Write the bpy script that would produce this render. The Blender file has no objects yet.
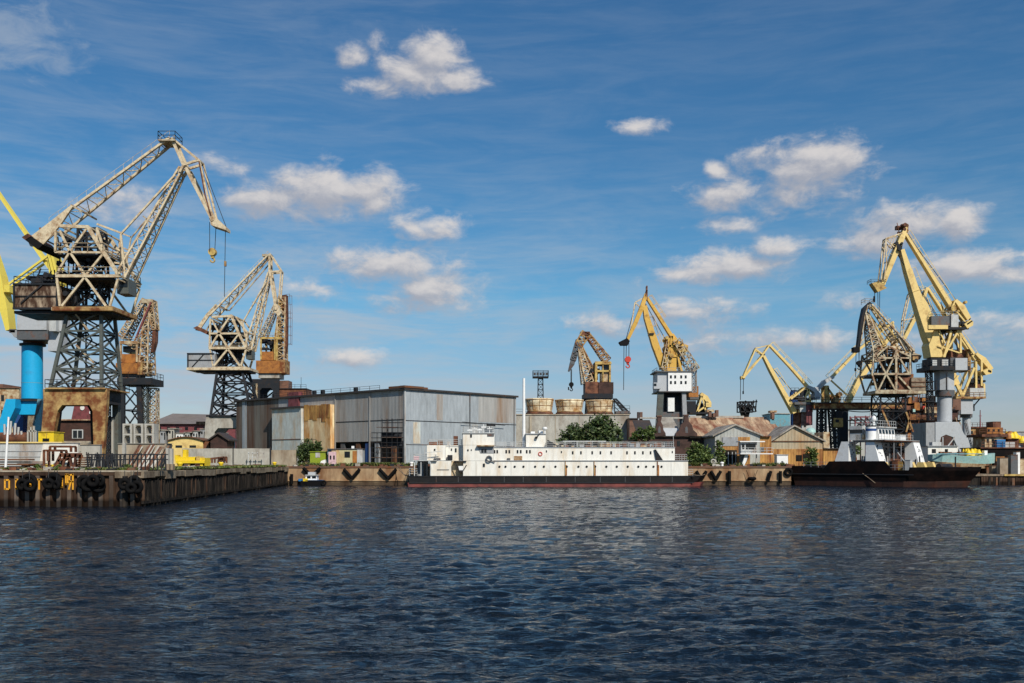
# Harbour with level-luffing portal cranes, ships and sheds on a sunny day
import bpy, bmesh, math, random
import numpy as np
from mathutils import Vector, Matrix
R = math.radians
random.seed(7)
F = 1000.0       # focal length in pixels of a 1024 wide frame
HC = 4.2         # eye height above the water
HY = 461.5       # row of the horizon
G = 3.35         # height of the quay ground above the water
scene = bpy.context.scene
COL = scene.collection

# ------------------------------------------------------------------ mesh helper
class MB:
    def __init__(s):
        s.v = []; s.f = []; s.mi = []; s.m = 0; s.sm = []
    def add(s, vs, fs, smooth=False):
        n = len(s.v); s.v.extend([tuple(q) for q in vs])
        for f in fs:
            s.f.append(tuple(n + i for i in f)); s.mi.append(s.m); s.sm.append(smooth)
    def box(s, x0, x1, y0, y1, z0, z1):
        s.add([(x0,y0,z0),(x1,y0,z0),(x1,y1,z0),(x0,y1,z0),(x0,y0,z1),(x1,y0,z1),(x1,y1,z1),(x0,y1,z1)],
              [(0,3,2,1),(4,5,6,7),(0,1,5,4),(1,2,6,5),(2,3,7,6),(3,0,4,7)])
    def hexa(s, q):     # eight corners, bottom ring then top ring
        s.add(q, [(0,3,2,1),(4,5,6,7),(0,1,5,4),(1,2,6,5),(2,3,7,6),(3,0,4,7)])
    def beam(s, a, b, w, h=None):
        a = Vector(a); b = Vector(b); d = b - a
        if d.length < 1e-5: return
        d.normalize(); h = h or w
        up = Vector((0,1,0)) if abs(d.y) < .9 else Vector((0,0,1))
        x = d.cross(up).normalized(); y = x.cross(d).normalized()
        x *= w/2; y *= h/2
        s.hexa([a-x-y, a+x-y, a+x+y, a-x+y, b-x-y, b+x-y, b+x+y, b-x+y])
    def tube(s, a, b, r0, r1=None, n=8, smooth=True):
        a = Vector(a); b = Vector(b); r1 = r0 if r1 is None else r1
        d = (b-a).normalized(); up = Vector((0,0,1)) if abs(d.z) < .9 else Vector((1,0,0))
        x = d.cross(up).normalized(); y = d.cross(x).normalized()
        vs = []
        for c, r in ((a,r0),(b,r1)):
            for i in range(n):
                t = 2*math.pi*i/n; vs.append(c + x*(r*math.cos(t)) + y*(r*math.sin(t)))
        s.add(vs, [(i,(i+1)%n,n+(i+1)%n,n+i) for i in range(n)], smooth)
        s.add(vs[:n], [tuple(range(n))]); s.add(vs[n:], [tuple(range(n))])
    def prism(s, poly, y0, y1):   # polygon in x,z pulled along y
        n = len(poly)
        vs = [(p[0],y0,p[1]) for p in poly] + [(p[0],y1,p[1]) for p in poly]
        s.add(vs, [(i,(i+1)%n,n+(i+1)%n,n+i) for i in range(n)] + [tuple(range(n)), tuple(range(2*n-1,n-1,-1))])
    def prismx(s, poly, x0, x1):  # polygon in y,z pulled along x
        n = len(poly)
        vs = [(x0,p[0],p[1]) for p in poly] + [(x1,p[0],p[1]) for p in poly]
        s.add(vs, [(i,(i+1)%n,n+(i+1)%n,n+i) for i in range(n)] + [tuple(range(n)), tuple(range(2*n-1,n-1,-1))])
    def lathe(s, c, prof, n=20, smooth=True):
        vs = []
        for r, z in prof:
            for i in range(n):
                t = 2*math.pi*i/n; vs.append((c[0]+r*math.cos(t), c[1]+r*math.sin(t), c[2]+z))
        fs = []
        for j in range(len(prof)-1):
            for i in range(n):
                fs.append((j*n+i, j*n+(i+1)%n, (j+1)*n+(i+1)%n, (j+1)*n+i))
        s.add(vs, fs, smooth)
        s.add(vs[:n], [tuple(range(n))]); s.add(vs[-n:], [tuple(range(n))])
    def torus(s, c, RR, r, axis='y', n=20, m=8, sq=1.0):
        vs = []
        for i in range(n):
            t = 2*math.pi*i/n
            for j in range(m):
                q = 2*math.pi*j/m; rr = RR + r*math.cos(q); h = r*sq*math.sin(q)
                p = (rr*math.cos(t), h, rr*math.sin(t)) if axis == 'y' else (h, rr*math.cos(t), rr*math.sin(t)) if axis == 'x' else (rr*math.cos(t), rr*math.sin(t), h)
                vs.append((c[0]+p[0], c[1]+p[1], c[2]+p[2]))
        s.add(vs, [(i*m+j, ((i+1)%n)*m+j, ((i+1)%n)*m+(j+1)%m, i*m+(j+1)%m) for i in range(n) for j in range(m)], True)
    def lat4(s, c0, c1, n, cw, bw):      # lattice box between two rings of four corners
        c0 = [Vector(q) for q in c0]; c1 = [Vector(q) for q in c1]
        for a, b in zip(c0, c1): s.beam(a, b, cw)
        ring = lambda t: [a.lerp(b, t) for a, b in zip(c0, c1)]
        for k in range(n+1):
            r = ring(k/n)
            for i in range(4): s.beam(r[i], r[(i+1)%4], bw)
            if k < n:
                q = ring((k+1)/n)
                for i in range(4):
                    j = (i+1)%4
                    if k%2: s.beam(r[i], q[j], bw)
                    else: s.beam(r[j], q[i], bw)
    def rail(s, pts, h, step, w=.05, bars=2):
        pts = [Vector(q) for q in pts]
        for a, b in zip(pts, pts[1:]):
            L = (b-a).length; k = max(1, int(L/step))
            for i in range(k+1):
                q = a.lerp(b, i/k); s.beam(q, q+Vector((0,0,h)), w)
            for j in range(bars):
                z = Vector((0,0,h*(j+1)/bars)); s.beam(a+z, b+z, w)
    def build(s, name, mats, parent=None):
        me = bpy.data.meshes.new(name)
        me.from_pydata(s.v, [], s.f)
        if not isinstance(mats, (list, tuple)): mats = [mats]
        for m in mats: me.materials.append(MAT(m))
        me.polygons.foreach_set('material_index', s.mi)
        me.polygons.foreach_set('use_smooth', s.sm)
        bm = bmesh.new(); bm.from_mesh(me)
        bmesh.ops.recalc_face_normals(bm, faces=bm.faces)
        bm.to_mesh(me); bm.free(); me.update()
        o = bpy.data.objects.new(name, me); COL.objects.link(o)
        if parent: o.parent = parent
        return o

def tag(o, label=None, cat=None, group=None, kind=None):
    if label: o['label'] = label
    if cat: o['category'] = cat
    if group: o['group'] = group
    if kind: o['kind'] = kind
    return o
def thing(name, label, cat, loc=(0,0,0), rz=0, group=None):
    o = bpy.data.objects.new(name, None); COL.objects.link(o)
    o.location = loc; o.rotation_euler = (0,0,rz); o.empty_display_size = .5
    return tag(o, label, cat, group)

def X(px, d): return (px-512)/F*d
def Z(py, d): return HC + (HY-py)/F*d

class Fr:   # an upright plane through a base point: turns picture positions on it into local metres
    def __init__(s, px, d, th=0.0, g=G):
        s.px = px; s.d = d; s.th = R(th); s.bx = X(px, d); s.by = d; s.g = g
        s.c = math.cos(s.th); s.s = math.sin(s.th); s.k = d/F
    def u(s, px, v=0.0):
        t = (px-512)/F
        return (t*(s.by+v*s.c) - (s.bx-v*s.s))/(s.c - t*s.s)
    def p(s, px, py, v=0.0, ref=0.0):     # read off the plane REF metres behind the base point, put V metres behind it
        u = s.u(px, ref); dep = s.by + u*s.s + ref*s.c
        z = 0.0 if py is None else Z(py, dep) - s.g
        return Vector((u, v, z))
    def z(s, py, px=None):
        return s.p(s.px if px is None else px, py).z
    def thing(s, name, label, cat, group=None):
        return thing(name, label, cat, (s.bx, s.by, s.g), s.th, group)
    def box(s, mb, x0, x1, y0, y1, v0, v1):   # y0 top row, y1 bottom row (None = ground)
        a = s.p(x0, y0, 0, v0); b = s.p(x1, y0, 0, v0)
        zb = 0.0 if y1 is None else s.p((x0+x1)/2, y1, 0, v0).z
        mb.box(a.x, b.x, v0, v1, zb, (a.z+b.z)/2)
    def poly(s, mb, pts, v0, v1, ref=None):
        ref = v0 if ref is None else ref
        mb.prism([(q.x, q.z) for q in (s.p(t[0],t[1],0,ref) for t in pts)], v0, v1)

# ------------------------------------------------------------------ materials
SPEC = {}
_mats = {}
def spec(name, c, **k): SPEC[name] = dict(c=c, **k)
RUST = (.17, .055, .018); RUSTL = (.36, .15, .04)
#        name            colour             options
spec('cream',   (.66,.55,.37), rust=.42, sc=1.3, r2=(.30,.17,.08), g0=.72)
spec('cream_dim',(.50,.43,.29), rust=.45, sc=1.1)
spec('steel_green', (.085,.095,.085), rust=.36, sc=.9, r2=(.07,.05,.035))
spec('steel_dark', (.026,.029,.034), rust=.36, sc=1.0, r2=(.055,.036,.026))
spec('black', (.011,.011,.012), rough=.7)
spec('cable', (.02,.02,.02), rough=.6)
spec('rubber', (.0055,.0055,.006), rough=.8, r2=(.012,.011,.010), rust=.4, sc=2.5)
spec('gold_rust', (.50,.34,.13), rust=.53, sc=.75, r2=RUST)
spec('rust', (.20,.075,.035), rust=.5, sc=.8, r2=(.065,.025,.015))
spec('rust_orange', (.40,.16,.035), rust=.45, sc=.9, r2=(.2,.07,.02))
spec('rust_pale', (.54,.44,.28), rust=.47, sc=1.0, r2=(.24,.10,.03))
spec('drum', (.78,.68,.47), rust=.46, sc=.55, r2=(.34,.17,.05))
spec('rust_house', (.42,.32,.22), rust=.57, sc=1.6, r2=(.06,.028,.015), streak=.35)
spec('yellow_pale', (.76,.56,.21), rust=.34, sc=.6, r2=(.38,.22,.08), g0=.85, g1=1.06)
spec('yellow_deep', (.62,.37,.07), rust=.34, sc=.7, g0=.9, g1=1.06)
spec('yellow_old', (.55,.39,.12), rust=.44, sc=.9)
spec('yellow_bright', (.78,.55,.02), rust=.34, sc=1.3, g0=.9, g1=1.06)
spec('lemon', (.74,.60,.10), rust=.25, sc=.7, g0=.9, g1=1.06)
spec('white', (.80,.78,.71), rust=.37, sc=.5, streak=.22, r2=(.60,.46,.29), g0=.86, g1=1.06)
spec('white_clean', (.80,.80,.78), rust=.28, sc=.5, r2=(.5,.42,.32), g0=.9, g1=1.06)
spec('white_grey', (.48,.49,.48), rust=.36, sc=.6, streak=.3, r2=(.28,.2,.14))
spec('grey_paint', (.31,.32,.33), rust=.34, sc=.6, streak=.35, r2=(.2,.15,.11))
spec('grey_light', (.42,.44,.46), rust=.30, sc=.5, r2=(.28,.25,.22), g0=.9, g1=1.06)
spec('grey_dark', (.10,.105,.11), rust=.35, sc=.8)
spec('blue_paint', (.010,.36,.66), rust=.28, sc=.6, r2=(.05,.22,.38), g0=.9, g1=1.06)
spec('blue_pale', (.13,.33,.40), rust=.38, sc=.8, r2=(.25,.22,.17))
spec('blue_dark', (.02,.07,.22), rust=.3)
spec('cyan_hull', (.30,.50,.48), rust=.36, sc=.7, r2=(.38,.42,.36))
spec('concrete', (.42,.36,.27), rust=.45, sc=.35, streak=.4, r2=(.19,.13,.08))
spec('concrete_old', (.30,.245,.17), rust=.52, sc=.8, streak=.6, r2=(.13,.095,.06))
spec('concrete_pale', (.42,.40,.35), rust=.42, sc=.4, streak=.5, r2=(.22,.18,.14))
spec('concrete_quay', (.43,.30,.17), rust=.50, sc=.32, streak=.35, r2=(.20,.10,.045), wet=.55)
spec('sheet_pile', (.085,.052,.034), rust=.50, sc=.7, streak=.25, r2=(.035,.02,.014), wet=.6)
spec('sheet_rib', (.15,.115,.09), rust=.5, sc=.7, streak=.25, r2=(.06,.04,.028), wet=.6)
spec('tarred', (.010,.009,.008), rust=.42, sc=1.5, streak=.2, r2=(.05,.04,.032))
spec('brick_dark', (.085,.040,.03), rust=.45, sc=.5, r2=(.03,.018,.014), brick=True)
spec('brick', (.20,.10,.065), rust=.4, sc=.5, r2=(.10,.06,.045), brick=True)
spec('corr_grey', (.37,.365,.35), rust=.38, sc=.3, streak=.10, r2=(.25,.16,.10), corr=.42)
spec('corr_clean', (.35,.385,.41), rust=.36, sc=.25, streak=.3, r2=(.24,.26,.275), corr=.42)
spec('corr_brown', (.17,.155,.13), rust=.48, sc=.4, streak=.08, r2=(.10,.05,.03), corr=.5)
spec('corr_pale', (.56,.60,.57), rust=.42, sc=.3, streak=.4, r2=(.50,.30,.12), corr=.42)
spec('corr_orange', (.88,.72,.44), rust=.49, sc=.36, streak=.3, r2=(.50,.20,.03), corr=.42)
spec('sheet_orange', (.60,.33,.09), rust=.50, sc=.5, streak=.35, r2=(.22,.08,.025), corr=.5)
spec('roof_rust', (.62,.47,.30), rust=.51, sc=.55, kx=1.0, ky=.22, streak=.3, r2=(.22,.075,.04), corr=.7, g0=.6, g1=1.2, panel=True)
spec('roof_grey', (.38,.345,.29), rust=.45, sc=.4, r2=(.15,.12,.095), corr=.6)
spec('roof_dark', (.045,.04,.038), rust=.42, sc=.6, r2=(.07,.045,.035))
spec('roof_far', (.20,.165,.14), rust=.4, sc=.1, r2=(.15,.12,.10))
spec('timber_gable', (.42,.36,.25), rust=.42, sc=.4, streak=.25, r2=(.36,.22,.10), corr=.6)
spec('gable_pale', (.40,.41,.38), rust=.4, sc=.4, streak=.3, r2=(.28,.25,.2), corr=.6)
spec('maroon', (.20,.055,.06), rust=.4, sc=1.2, r2=(.09,.03,.03))
spec('pink', (.62,.42,.44), rust=.3, sc=1)
spec('lime', (.24,.30,.02), rust=.3, sc=1, r2=(.15,.2,.03))
spec('cabin_yellow', (.50,.46,.26), rust=.42, sc=.5, streak=.3, r2=(.45,.19,.04))
spec('hull_black', (.018,.018,.019), rust=.42, sc=.3, streak=2.0, r2=(.03,.026,.024), rough=.55)
spec('hull_red', (.22,.055,.045), rust=.45, sc=.4, r2=(.07,.03,.03), rough=.6)
spec('hull_rust', (.075,.028,.018), rust=.5, sc=.5, r2=(.035,.018,.014))
spec('hull_dark', (.006,.005,.005), rust=.42, sc=.4, r2=(.018,.009,.007))
spec('deck', (.12,.075,.05), rust=.45, sc=.8)
spec('glass', (.012,.015,.018), rough=.12)
spec('red', (.5,.05,.03), rough=.5)
spec('tarp_blue', (.03,.18,.42), rust=.3, sc=2)
spec('wood', (.12,.085,.055), rust=.5, sc=1.2)
spec('wood_pale', (.30,.24,.16), rust=.5, sc=1.2, r2=(.15,.10,.07))
spec('orange_letters', (.80,.38,.03), rust=.27, sc=2.2, r2=(.25,.12,.04))
spec('dome_teal', (.35,.55,.52), rust=.3, sc=.5, r2=(.45,.6,.58))
spec('ground', (.14,.125,.08), rust=.52, sc=.15, r2=(.055,.075,.02), rough=.95)
spec('earth', (.07,.055,.04), rust=.5, sc=.5, r2=(.035,.03,.02), rough=.95)

def nd(nt, t, **k):
    n = nt.nodes.new(t)
    for a, b in k.items(): setattr(n, a, b)
    return n
def MAT(name):
    if name in _mats: return _mats[name]
    m = bpy.data.materials.new(name); m.use_nodes = True; _mats[name] = m
    nt = m.node_tree; L = nt.links.new
    bs = nt.nodes['Principled BSDF']
    if name == 'leaf' or name == 'leaf_weed' or name == 'leaf_light':
        geo = nd(nt, 'ShaderNodeNewGeometry'); cr = nd(nt, 'ShaderNodeValToRGB')
        L(geo.outputs['Random Per Island'], cr.inputs['Fac'])
        pal = {'leaf': ((.018,.036,.010),(.050,.085,.020),(.10,.13,.035)),
               'leaf_light': ((.035,.065,.012),(.075,.12,.022),(.14,.18,.04)),
               'leaf_weed': ((.05,.08,.015),(.10,.14,.025),(.20,.19,.07))}[name]
        e = cr.color_ramp.elements
        e[0].color = (*pal[0],1); e[1].color = (*pal[2],1)
        q = e.new(.55); q.color = (*pal[1],1)
        L(cr.outputs['Color'], bs.inputs['Base Color']); bs.inputs['Roughness'].default_value = .6
        bs.inputs['Subsurface Weight'].default_value = 0
        return m
    s = SPEC[name]
    bs.inputs['Roughness'].default_value = s.get('rough', .62)
    bs.inputs['Specular IOR Level'].default_value = .08 if name in ('tarred','rubber','hull_dark','hull_black','black','steel_dark','sheet_pile','earth','ground') else .35
    if 'rust' not in s:
        bs.inputs['Base Color'].default_value = (*s['c'],1)
        return m
    sc = s.get('sc', 1.0); st = s.get('streak')
    tc = nd(nt, 'ShaderNodeTexCoord'); mp = nd(nt, 'ShaderNodeMapping')
    L(tc.outputs['Object'], mp.inputs['Vector'])
    mp.inputs['Scale'].default_value = (sc*s.get('kx',1), sc*s.get('ky',1), sc*(st if st else 1))
    mp.inputs['Location'].default_value = (hash(name)%97*.37 if False else len(name)*1.7+ord(name[0])*.31, ord(name[-1])*.23, 0)
    n1 = nd(nt, 'ShaderNodeTexNoise'); n1.inputs['Scale'].default_value = 1.0
    n1.inputs['Detail'].default_value = 6; n1.inputs['Roughness'].default_value = .62
    L(mp.outputs['Vector'], n1.inputs['Vector'])
    # patches of rust / dirt
    r1 = nd(nt, 'ShaderNodeMapRange'); th = 1 - s['rust']
    r1.inputs['From Min'].default_value = th - .13; r1.inputs['From Max'].default_value = th + .12
    L(n1.outputs['Fac'], r1.inputs['Value'])
    # fine grime
    n2 = nd(nt, 'ShaderNodeTexNoise'); n2.inputs['Scale'].default_value = 4.5
    n2.inputs['Detail'].default_value = 6; n2.inputs['Roughness'].default_value = .7
    L(mp.outputs['Vector'], n2.inputs['Vector'])
    r2 = nd(nt, 'ShaderNodeMapRange'); r2.inputs['From Min'].default_value = .3; r2.inputs['From Max'].default_value = .7
    r2.inputs['To Min'].default_value = s.get('g0',.78); r2.inputs['To Max'].default_value = s.get('g1',1.14)
    L(n2.outputs['Fac'], r2.inputs['Value'])
    mix = nd(nt, 'ShaderNodeMix', data_type='RGBA')
    mix.inputs[6].default_value = (*s['c'],1); mix.inputs[7].default_value = (*(s.get('r2') or s.get('c2') or RUST),1)
    L(r1.outputs['Result'], mix.inputs[0])
    col = mix.outputs[2]
    if s.get('brick'):
        br = nd(nt, 'ShaderNodeTexBrick'); br.inputs['Scale'].default_value = 1.0
        br.inputs['Brick Width'].default_value = .9; br.inputs['Row Height'].default_value = .35; br.inputs['Mortar Size'].default_value = .03
        br.inputs['Color1'].default_value = (1,1,1,1); br.inputs['Color2'].default_value = (.7,.7,.7,1); br.inputs['Mortar'].default_value = (.85,.8,.75,1)
        sw = nd(nt, 'ShaderNodeMapping'); sw.inputs['Rotation'].default_value = (R(90),0,0)
        L(tc.outputs['Object'], sw.inputs['Vector']); L(sw.outputs['Vector'], br.inputs['Vector'])
        mb = nd(nt, 'ShaderNodeMix', data_type='RGBA', blend_type='MULTIPLY'); mb.inputs[0].default_value = .8
        L(col, mb.inputs[6]); L(br.outputs['Color'], mb.inputs[7]); col = mb.outputs[2]
    if s.get('panel'):     # single sheets that have weathered differently
        br = nd(nt, 'ShaderNodeTexBrick'); br.inputs['Scale'].default_value = 1.0; br.offset = .37
        br.inputs['Brick Width'].default_value = 1.25; br.inputs['Row Height'].default_value = 4.1; br.inputs['Mortar Size'].default_value = .03; br.inputs['Bias'].default_value = -.25
        br.inputs['Color1'].default_value = (1,1,1,1); br.inputs['Color2'].default_value = (.36,.19,.15,1); br.inputs['Mortar'].default_value = (.55,.42,.36,1)
        L(tc.outputs['Object'], br.inputs['Vector'])
        mb = nd(nt, 'ShaderNodeMix', data_type='RGBA', blend_type='MULTIPLY'); mb.inputs[0].default_value = .8
        L(col, mb.inputs[6]); L(br.outputs['Color'], mb.inputs[7]); col = mb.outputs[2]
    mul = nd(nt, 'ShaderNodeMix', data_type='RGBA', blend_type='MULTIPLY'); mul.inputs[0].default_value = 1
    L(col, mul.inputs[6]); L(r2.outputs['Result'], mul.inputs[7]); col = mul.outputs[2]
    if s.get('wet'):   # dark band of slime above the waterline, wobbling with the noise
        gp = nd(nt, 'ShaderNodeNewGeometry'); sx = nd(nt, 'ShaderNodeSeparateXYZ'); L(gp.outputs['Position'], sx.inputs[0])
        ad = nd(nt, 'ShaderNodeMath', operation='MULTIPLY_ADD'); L(n1.outputs['Fac'], ad.inputs[0]); ad.inputs[1].default_value = -.5; L(sx.outputs['Z'], ad.inputs[2])
        rr = nd(nt, 'ShaderNodeMapRange'); L(ad.outputs[0], rr.inputs['Value'])
        rr.inputs['From Min'].default_value = s['wet']-.35; rr.inputs['From Max'].default_value = s['wet']; rr.inputs['To Min'].default_value = .22; rr.inputs['To Max'].default_value = 1
        m3 = nd(nt, 'ShaderNodeMix', data_type='RGBA', blend_type='MULTIPLY'); m3.inputs[0].default_value = 1
        L(col, m3.inputs[6]); L(rr.outputs['Result'], m3.inputs[7]); col = m3.outputs[2]
    L(col, bs.inputs['Base Color'])
    rg = nd(nt, 'ShaderNodeMapRange'); rg.inputs['To Min'].default_value = s.get('rough', .5); rg.inputs['To Max'].default_value = .85
    L(r1.outputs['Result'], rg.inputs['Value']); L(rg.outputs['Result'], bs.inputs['Roughness'])
    bp = nd(nt, 'ShaderNodeBump'); bp.inputs['Strength'].default_value = .35; bp.inputs['Distance'].default_value = .03
    if s.get('corr'):
        sx = nd(nt, 'ShaderNodeSeparateXYZ'); L(tc.outputs['Object'], sx.inputs[0])
        a = nd(nt, 'ShaderNodeMath', operation='ADD'); L(sx.outputs['X'], a.inputs[0]); L(sx.outputs['Y'], a.inputs[1])
        b = nd(nt, 'ShaderNodeMath', operation='MULTIPLY'); L(a.outputs[0], b.inputs[0]); b.inputs[1].default_value = 2*math.pi/s['corr']
        c = nd(nt, 'ShaderNodeMath', operation='SINE'); L(b.outputs[0], c.inputs[0])
        e = nd(nt, 'ShaderNodeMath', operation='ADD'); L(c.outputs[0], e.inputs[0]); L(n2.outputs['Fac'], e.inputs[1])
        L(e.outputs[0], bp.inputs['Height']); bp.inputs['Distance'].default_value = .03; bp.inputs['Strength'].default_value = .7
    else:
        L(n1.outputs['Fac'], bp.inputs['Height'])
    L(bp.outputs['Normal'], bs.inputs['Normal'])
    return m
# ------------------------------------------------------------------ camera, sun, sky
cam = bpy.data.cameras.new('camera'); co = bpy.data.objects.new('camera', cam); COL.objects.link(co)
co.location = (0,0,HC); co.rotation_euler = (R(90),0,0)
cam.sensor_width = 36; cam.lens = 36*F/1024; cam.shift_y = (HY-341.5)/1024
cam.clip_start = .5; cam.clip_end = 20000
scene.camera = co
SAZ, SEL = 27, 40          # sun: degrees to the right of straight behind the camera, and height
sdir = Vector((math.sin(R(SAZ))*math.cos(R(SEL)), -math.cos(R(SAZ))*math.cos(R(SEL)), math.sin(R(SEL))))
sun = bpy.data.lights.new('sun', 'SUN'); sun.energy = 4.6; sun.angle = R(.55); sun.color = (1,.93,.82)
so = bpy.data.objects.new('sun', sun); COL.objects.link(so); so.location = (100,-100,100)
so.rotation_euler = sdir.to_track_quat('Z','Y').to_euler()
scene.view_settings.view_transform = 'Standard'; scene.view_settings.look = 'None'
scene.view_settings.exposure = 0.0; scene.view_settings.gamma = 1

w = bpy.data.worlds.new('World'); scene.world = w; w.use_nodes = True
nt = w.node_tree; L = nt.links.new
bg = nt.nodes['Background']
sky = nd(nt, 'ShaderNodeTexSky', sky_type='NISHITA'); sky.sun_disc = False
sky.sun_elevation = R(SEL); sky.sun_rotation = R(180-SAZ); sky.air_density = 1.0; sky.dust_density = .35; sky.ozone_density = 2.2; sky.altitude = 300
def M(op, a, b=None, c=None):
    n = nd(nt, 'ShaderNodeMath', operation=op)
    for i, q in enumerate((a,b,c)):
        if q is None: continue
        if isinstance(q, (int,float)): n.inputs[i].default_value = q
        else: L(q, n.inputs[i])
    return n.outputs[0]
def smooth(v, a, b, t0=0., t1=1.):
    n = nd(nt, 'ShaderNodeMapRange', interpolation_type='SMOOTHSTEP'); L(v, n.inputs['Value'])
    n.inputs['From Min'].default_value = a; n.inputs['From Max'].default_value = b
    n.inputs['To Min'].default_value = t0; n.inputs['To Max'].default_value = t1
    return n.outputs['Result']
tcw = nd(nt, 'ShaderNodeTexCoord'); sx = nd(nt, 'ShaderNodeSeparateXYZ'); L(tcw.outputs['Generated'], sx.inputs[0])
az = M('ARCTAN2', sx.outputs['X'], sx.outputs['Y']); el = M('ARCSINE', sx.outputs['Z'])
cb = nd(nt, 'ShaderNodeCombineXYZ'); L(az, cb.inputs[0]); L(el, cb.inputs[1]); cb.inputs[2].default_value = 0
P = cb.outputs[0]
def AE(px, py):
    a = math.atan((px-512)/F); return a, math.atan((HY-py)/F*math.cos(a))
# cumulus: direction in the sky, half sizes in pixels, thinness
CL = [(432,56,26,18,0),(415,74,40,15,.1),(456,80,34,10,.3),(378,84,34,10,.45),(350,55,18,11,.35),(376,36,10,12,.6),
      (266,200,38,17,.05),(318,192,42,22,0),(366,191,32,17,.05),(306,212,56,10,.45),(426,228,36,13,.4),(395,264,58,17,.25),
      (430,292,44,18,0),(395,300,30,12,.5),(640,128,24,8,.5),(800,166,40,22,0),(832,164,36,20,0),(792,192,46,20,.4),(752,154,24,11,.55),(840,192,28,11,.6),
      (727,194,34,14,.2),(716,172,11,9,.3),(905,222,40,19,.1),(884,240,40,14,.3),(960,222,26,14,.2),(968,266,54,13,.2),(1010,272,30,10,.4),
      (738,267,54,15,.2),(690,276,50,9,.5),(774,250,30,11,.25),(725,225,30,8,.4),(690,312,64,18,.45),(606,324,40,13,.4),(790,338,60,11,.5),(350,358,36,11,.5),
      (225,166,30,10,.6),(965,335,70,18,.6),(120,205,46,18,.68),(715,344,60,16,.55),(860,300,40,12,.75),(300,290,60,18,.8)]
def chain(vec):
    d = None
    for px, py, rx, ry, t in CL:
        a, e = AE(px, py); ka = F/(rx*1.36); ke = F/(ry*1.4)
        n = nd(nt, 'ShaderNodeVectorMath', operation='MULTIPLY_ADD'); L(vec, n.inputs[0])
        n.inputs[1].default_value = (ka, ke, 0); n.inputs[2].default_value = (-a*ka, -e*ke, t)
        q = nd(nt, 'ShaderNodeVectorMath', operation='LENGTH'); L(n.outputs[0], q.inputs[0])
        d = q.outputs['Value'] if d is None else M('SMOOTH_MIN', d, q.outputs['Value'], .22)
    return d
def noise(vec, scale, detail, rough=.6, dist=0.):
    n = nd(nt, 'ShaderNodeTexNoise'); L(vec, n.inputs['Vector'])
    n.inputs['Scale'].default_value = scale; n.inputs['Detail'].default_value = detail; n.inputs['Roughness'].default_value = rough; n.inputs['Distortion'].default_value = dist
    return n.outputs['Fac']
def vma(vec, mul, add=(0,0,0)):
    n = nd(nt, 'ShaderNodeVectorMath', operation='MULTIPLY_ADD'); L(vec, n.inputs[0]); n.inputs[1].default_value = mul; n.inputs[2].default_value = add
    return n.outputs[0]
Pn = vma(P, (1,1.7,1), (3.1,1.7,.4))
nz = noise(Pn, 30, 9, .62, .25); nzb = noise(Pn, 11, 4, .5)
dist = chain(P)
dens = M('ADD', M('SUBTRACT', 1.0, dist), M('MULTIPLY', M('SUBTRACT', nz, .5), 1.7))
dens = M('ADD', dens, M('MULTIPLY', M('SUBTRACT', nzb, .5), .7))
cum = smooth(dens, -.06, .72)
up = chain(vma(P, (1,1,1), (.006,.010,0)))      # the same clouds looked up at a little towards the sun: bellies come out greyer
nz2 = noise(vma(Pn, (1,1,1), (.006,.017,0)), 30, 9, .62, .25)
dup_ = M('ADD', M('SUBTRACT', 1.0, up), M('MULTIPLY', M('SUBTRACT', nz2, .5), 1.7))
lit = smooth(M('SUBTRACT', dens, dup_), -.35, .75)
# thin veils
ve = vma(P, (1,5.5,1), (.3,.9,0)); 
veil = noise(ve, 7, 8, .62, .6)
veil2 = noise(vma(P, (1,9,1), (5.3,2.2,1)), 12, 9, .66, .4)
hm = smooth(el, .02, .34, 1.35, .22)
lm = smooth(az, -.45, .25, 1.0, .45)
vm = M('MULTIPLY', M('MULTIPLY', smooth(M('ADD', M('MULTIPLY', veil, .7), M('MULTIPLY', veil2, .3)), .36, .70), M('MULTIPLY', hm, lm)), .92)
ripple = M('MULTIPLY', M('MULTIPLY', smooth(noise(vma(P, (1,3.2,1), (1,1,7)), 45, 4, .6, .5), .42, .75), smooth(veil, .42, .62)), M('MULTIPLY', smooth(az, -.55,.1,1,0), smooth(el, .12,.30,.22,0)))
al, ae = AE(20, 40)
tl = nd(nt, 'ShaderNodeVectorMath', operation='LENGTH'); L(vma(P, (F/75,F/55,0), (-al*F/75,-ae*F/55,0)), tl.inputs[0])
wisp = M('MULTIPLY', smooth(M('ADD', M('SUBTRACT', 1.0, tl.outputs['Value']), M('MULTIPLY', M('SUBTRACT', noise(vma(P,(1,2,1),(2,2,2)), 22, 8, .62, .6), .5), 2.6)), .1, 1.3), .5)
vm = M('MAXIMUM', M('ADD', vm, ripple), wisp)
SKYG = nd(nt, 'ShaderNodeMix', data_type='RGBA', blend_type='MULTIPLY'); SKYG.inputs[0].default_value = 1
L(sky.outputs[0], SKYG.inputs[6])
air = nd(nt, 'ShaderNodeValToRGB'); L(M('MULTIPLY', el, 2.0), air.inputs['Fac']); ce = air.color_ramp.elements
ce[0].position = 0; ce[0].color = (.76,.74,.84,1); ce[1].position = 1.0; ce[1].color = (.42,.84,1.10,1)
for ps,cl in ((.12,(.70,.77,.92)),(.32,(.53,.94,1.08)),(.6,(.40,.83,1.05))):
    q_ = ce.new(ps); q_.color = (*cl,1)
L(air.outputs['Color'], SKYG.inputs[7])
mv = nd(nt, 'ShaderNodeMix', data_type='RGBA'); L(vm, mv.inputs[0]); L(SKYG.outputs[2], mv.inputs[6]); mv.inputs[7].default_value = (5.3,5.9,6.6,1)
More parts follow.
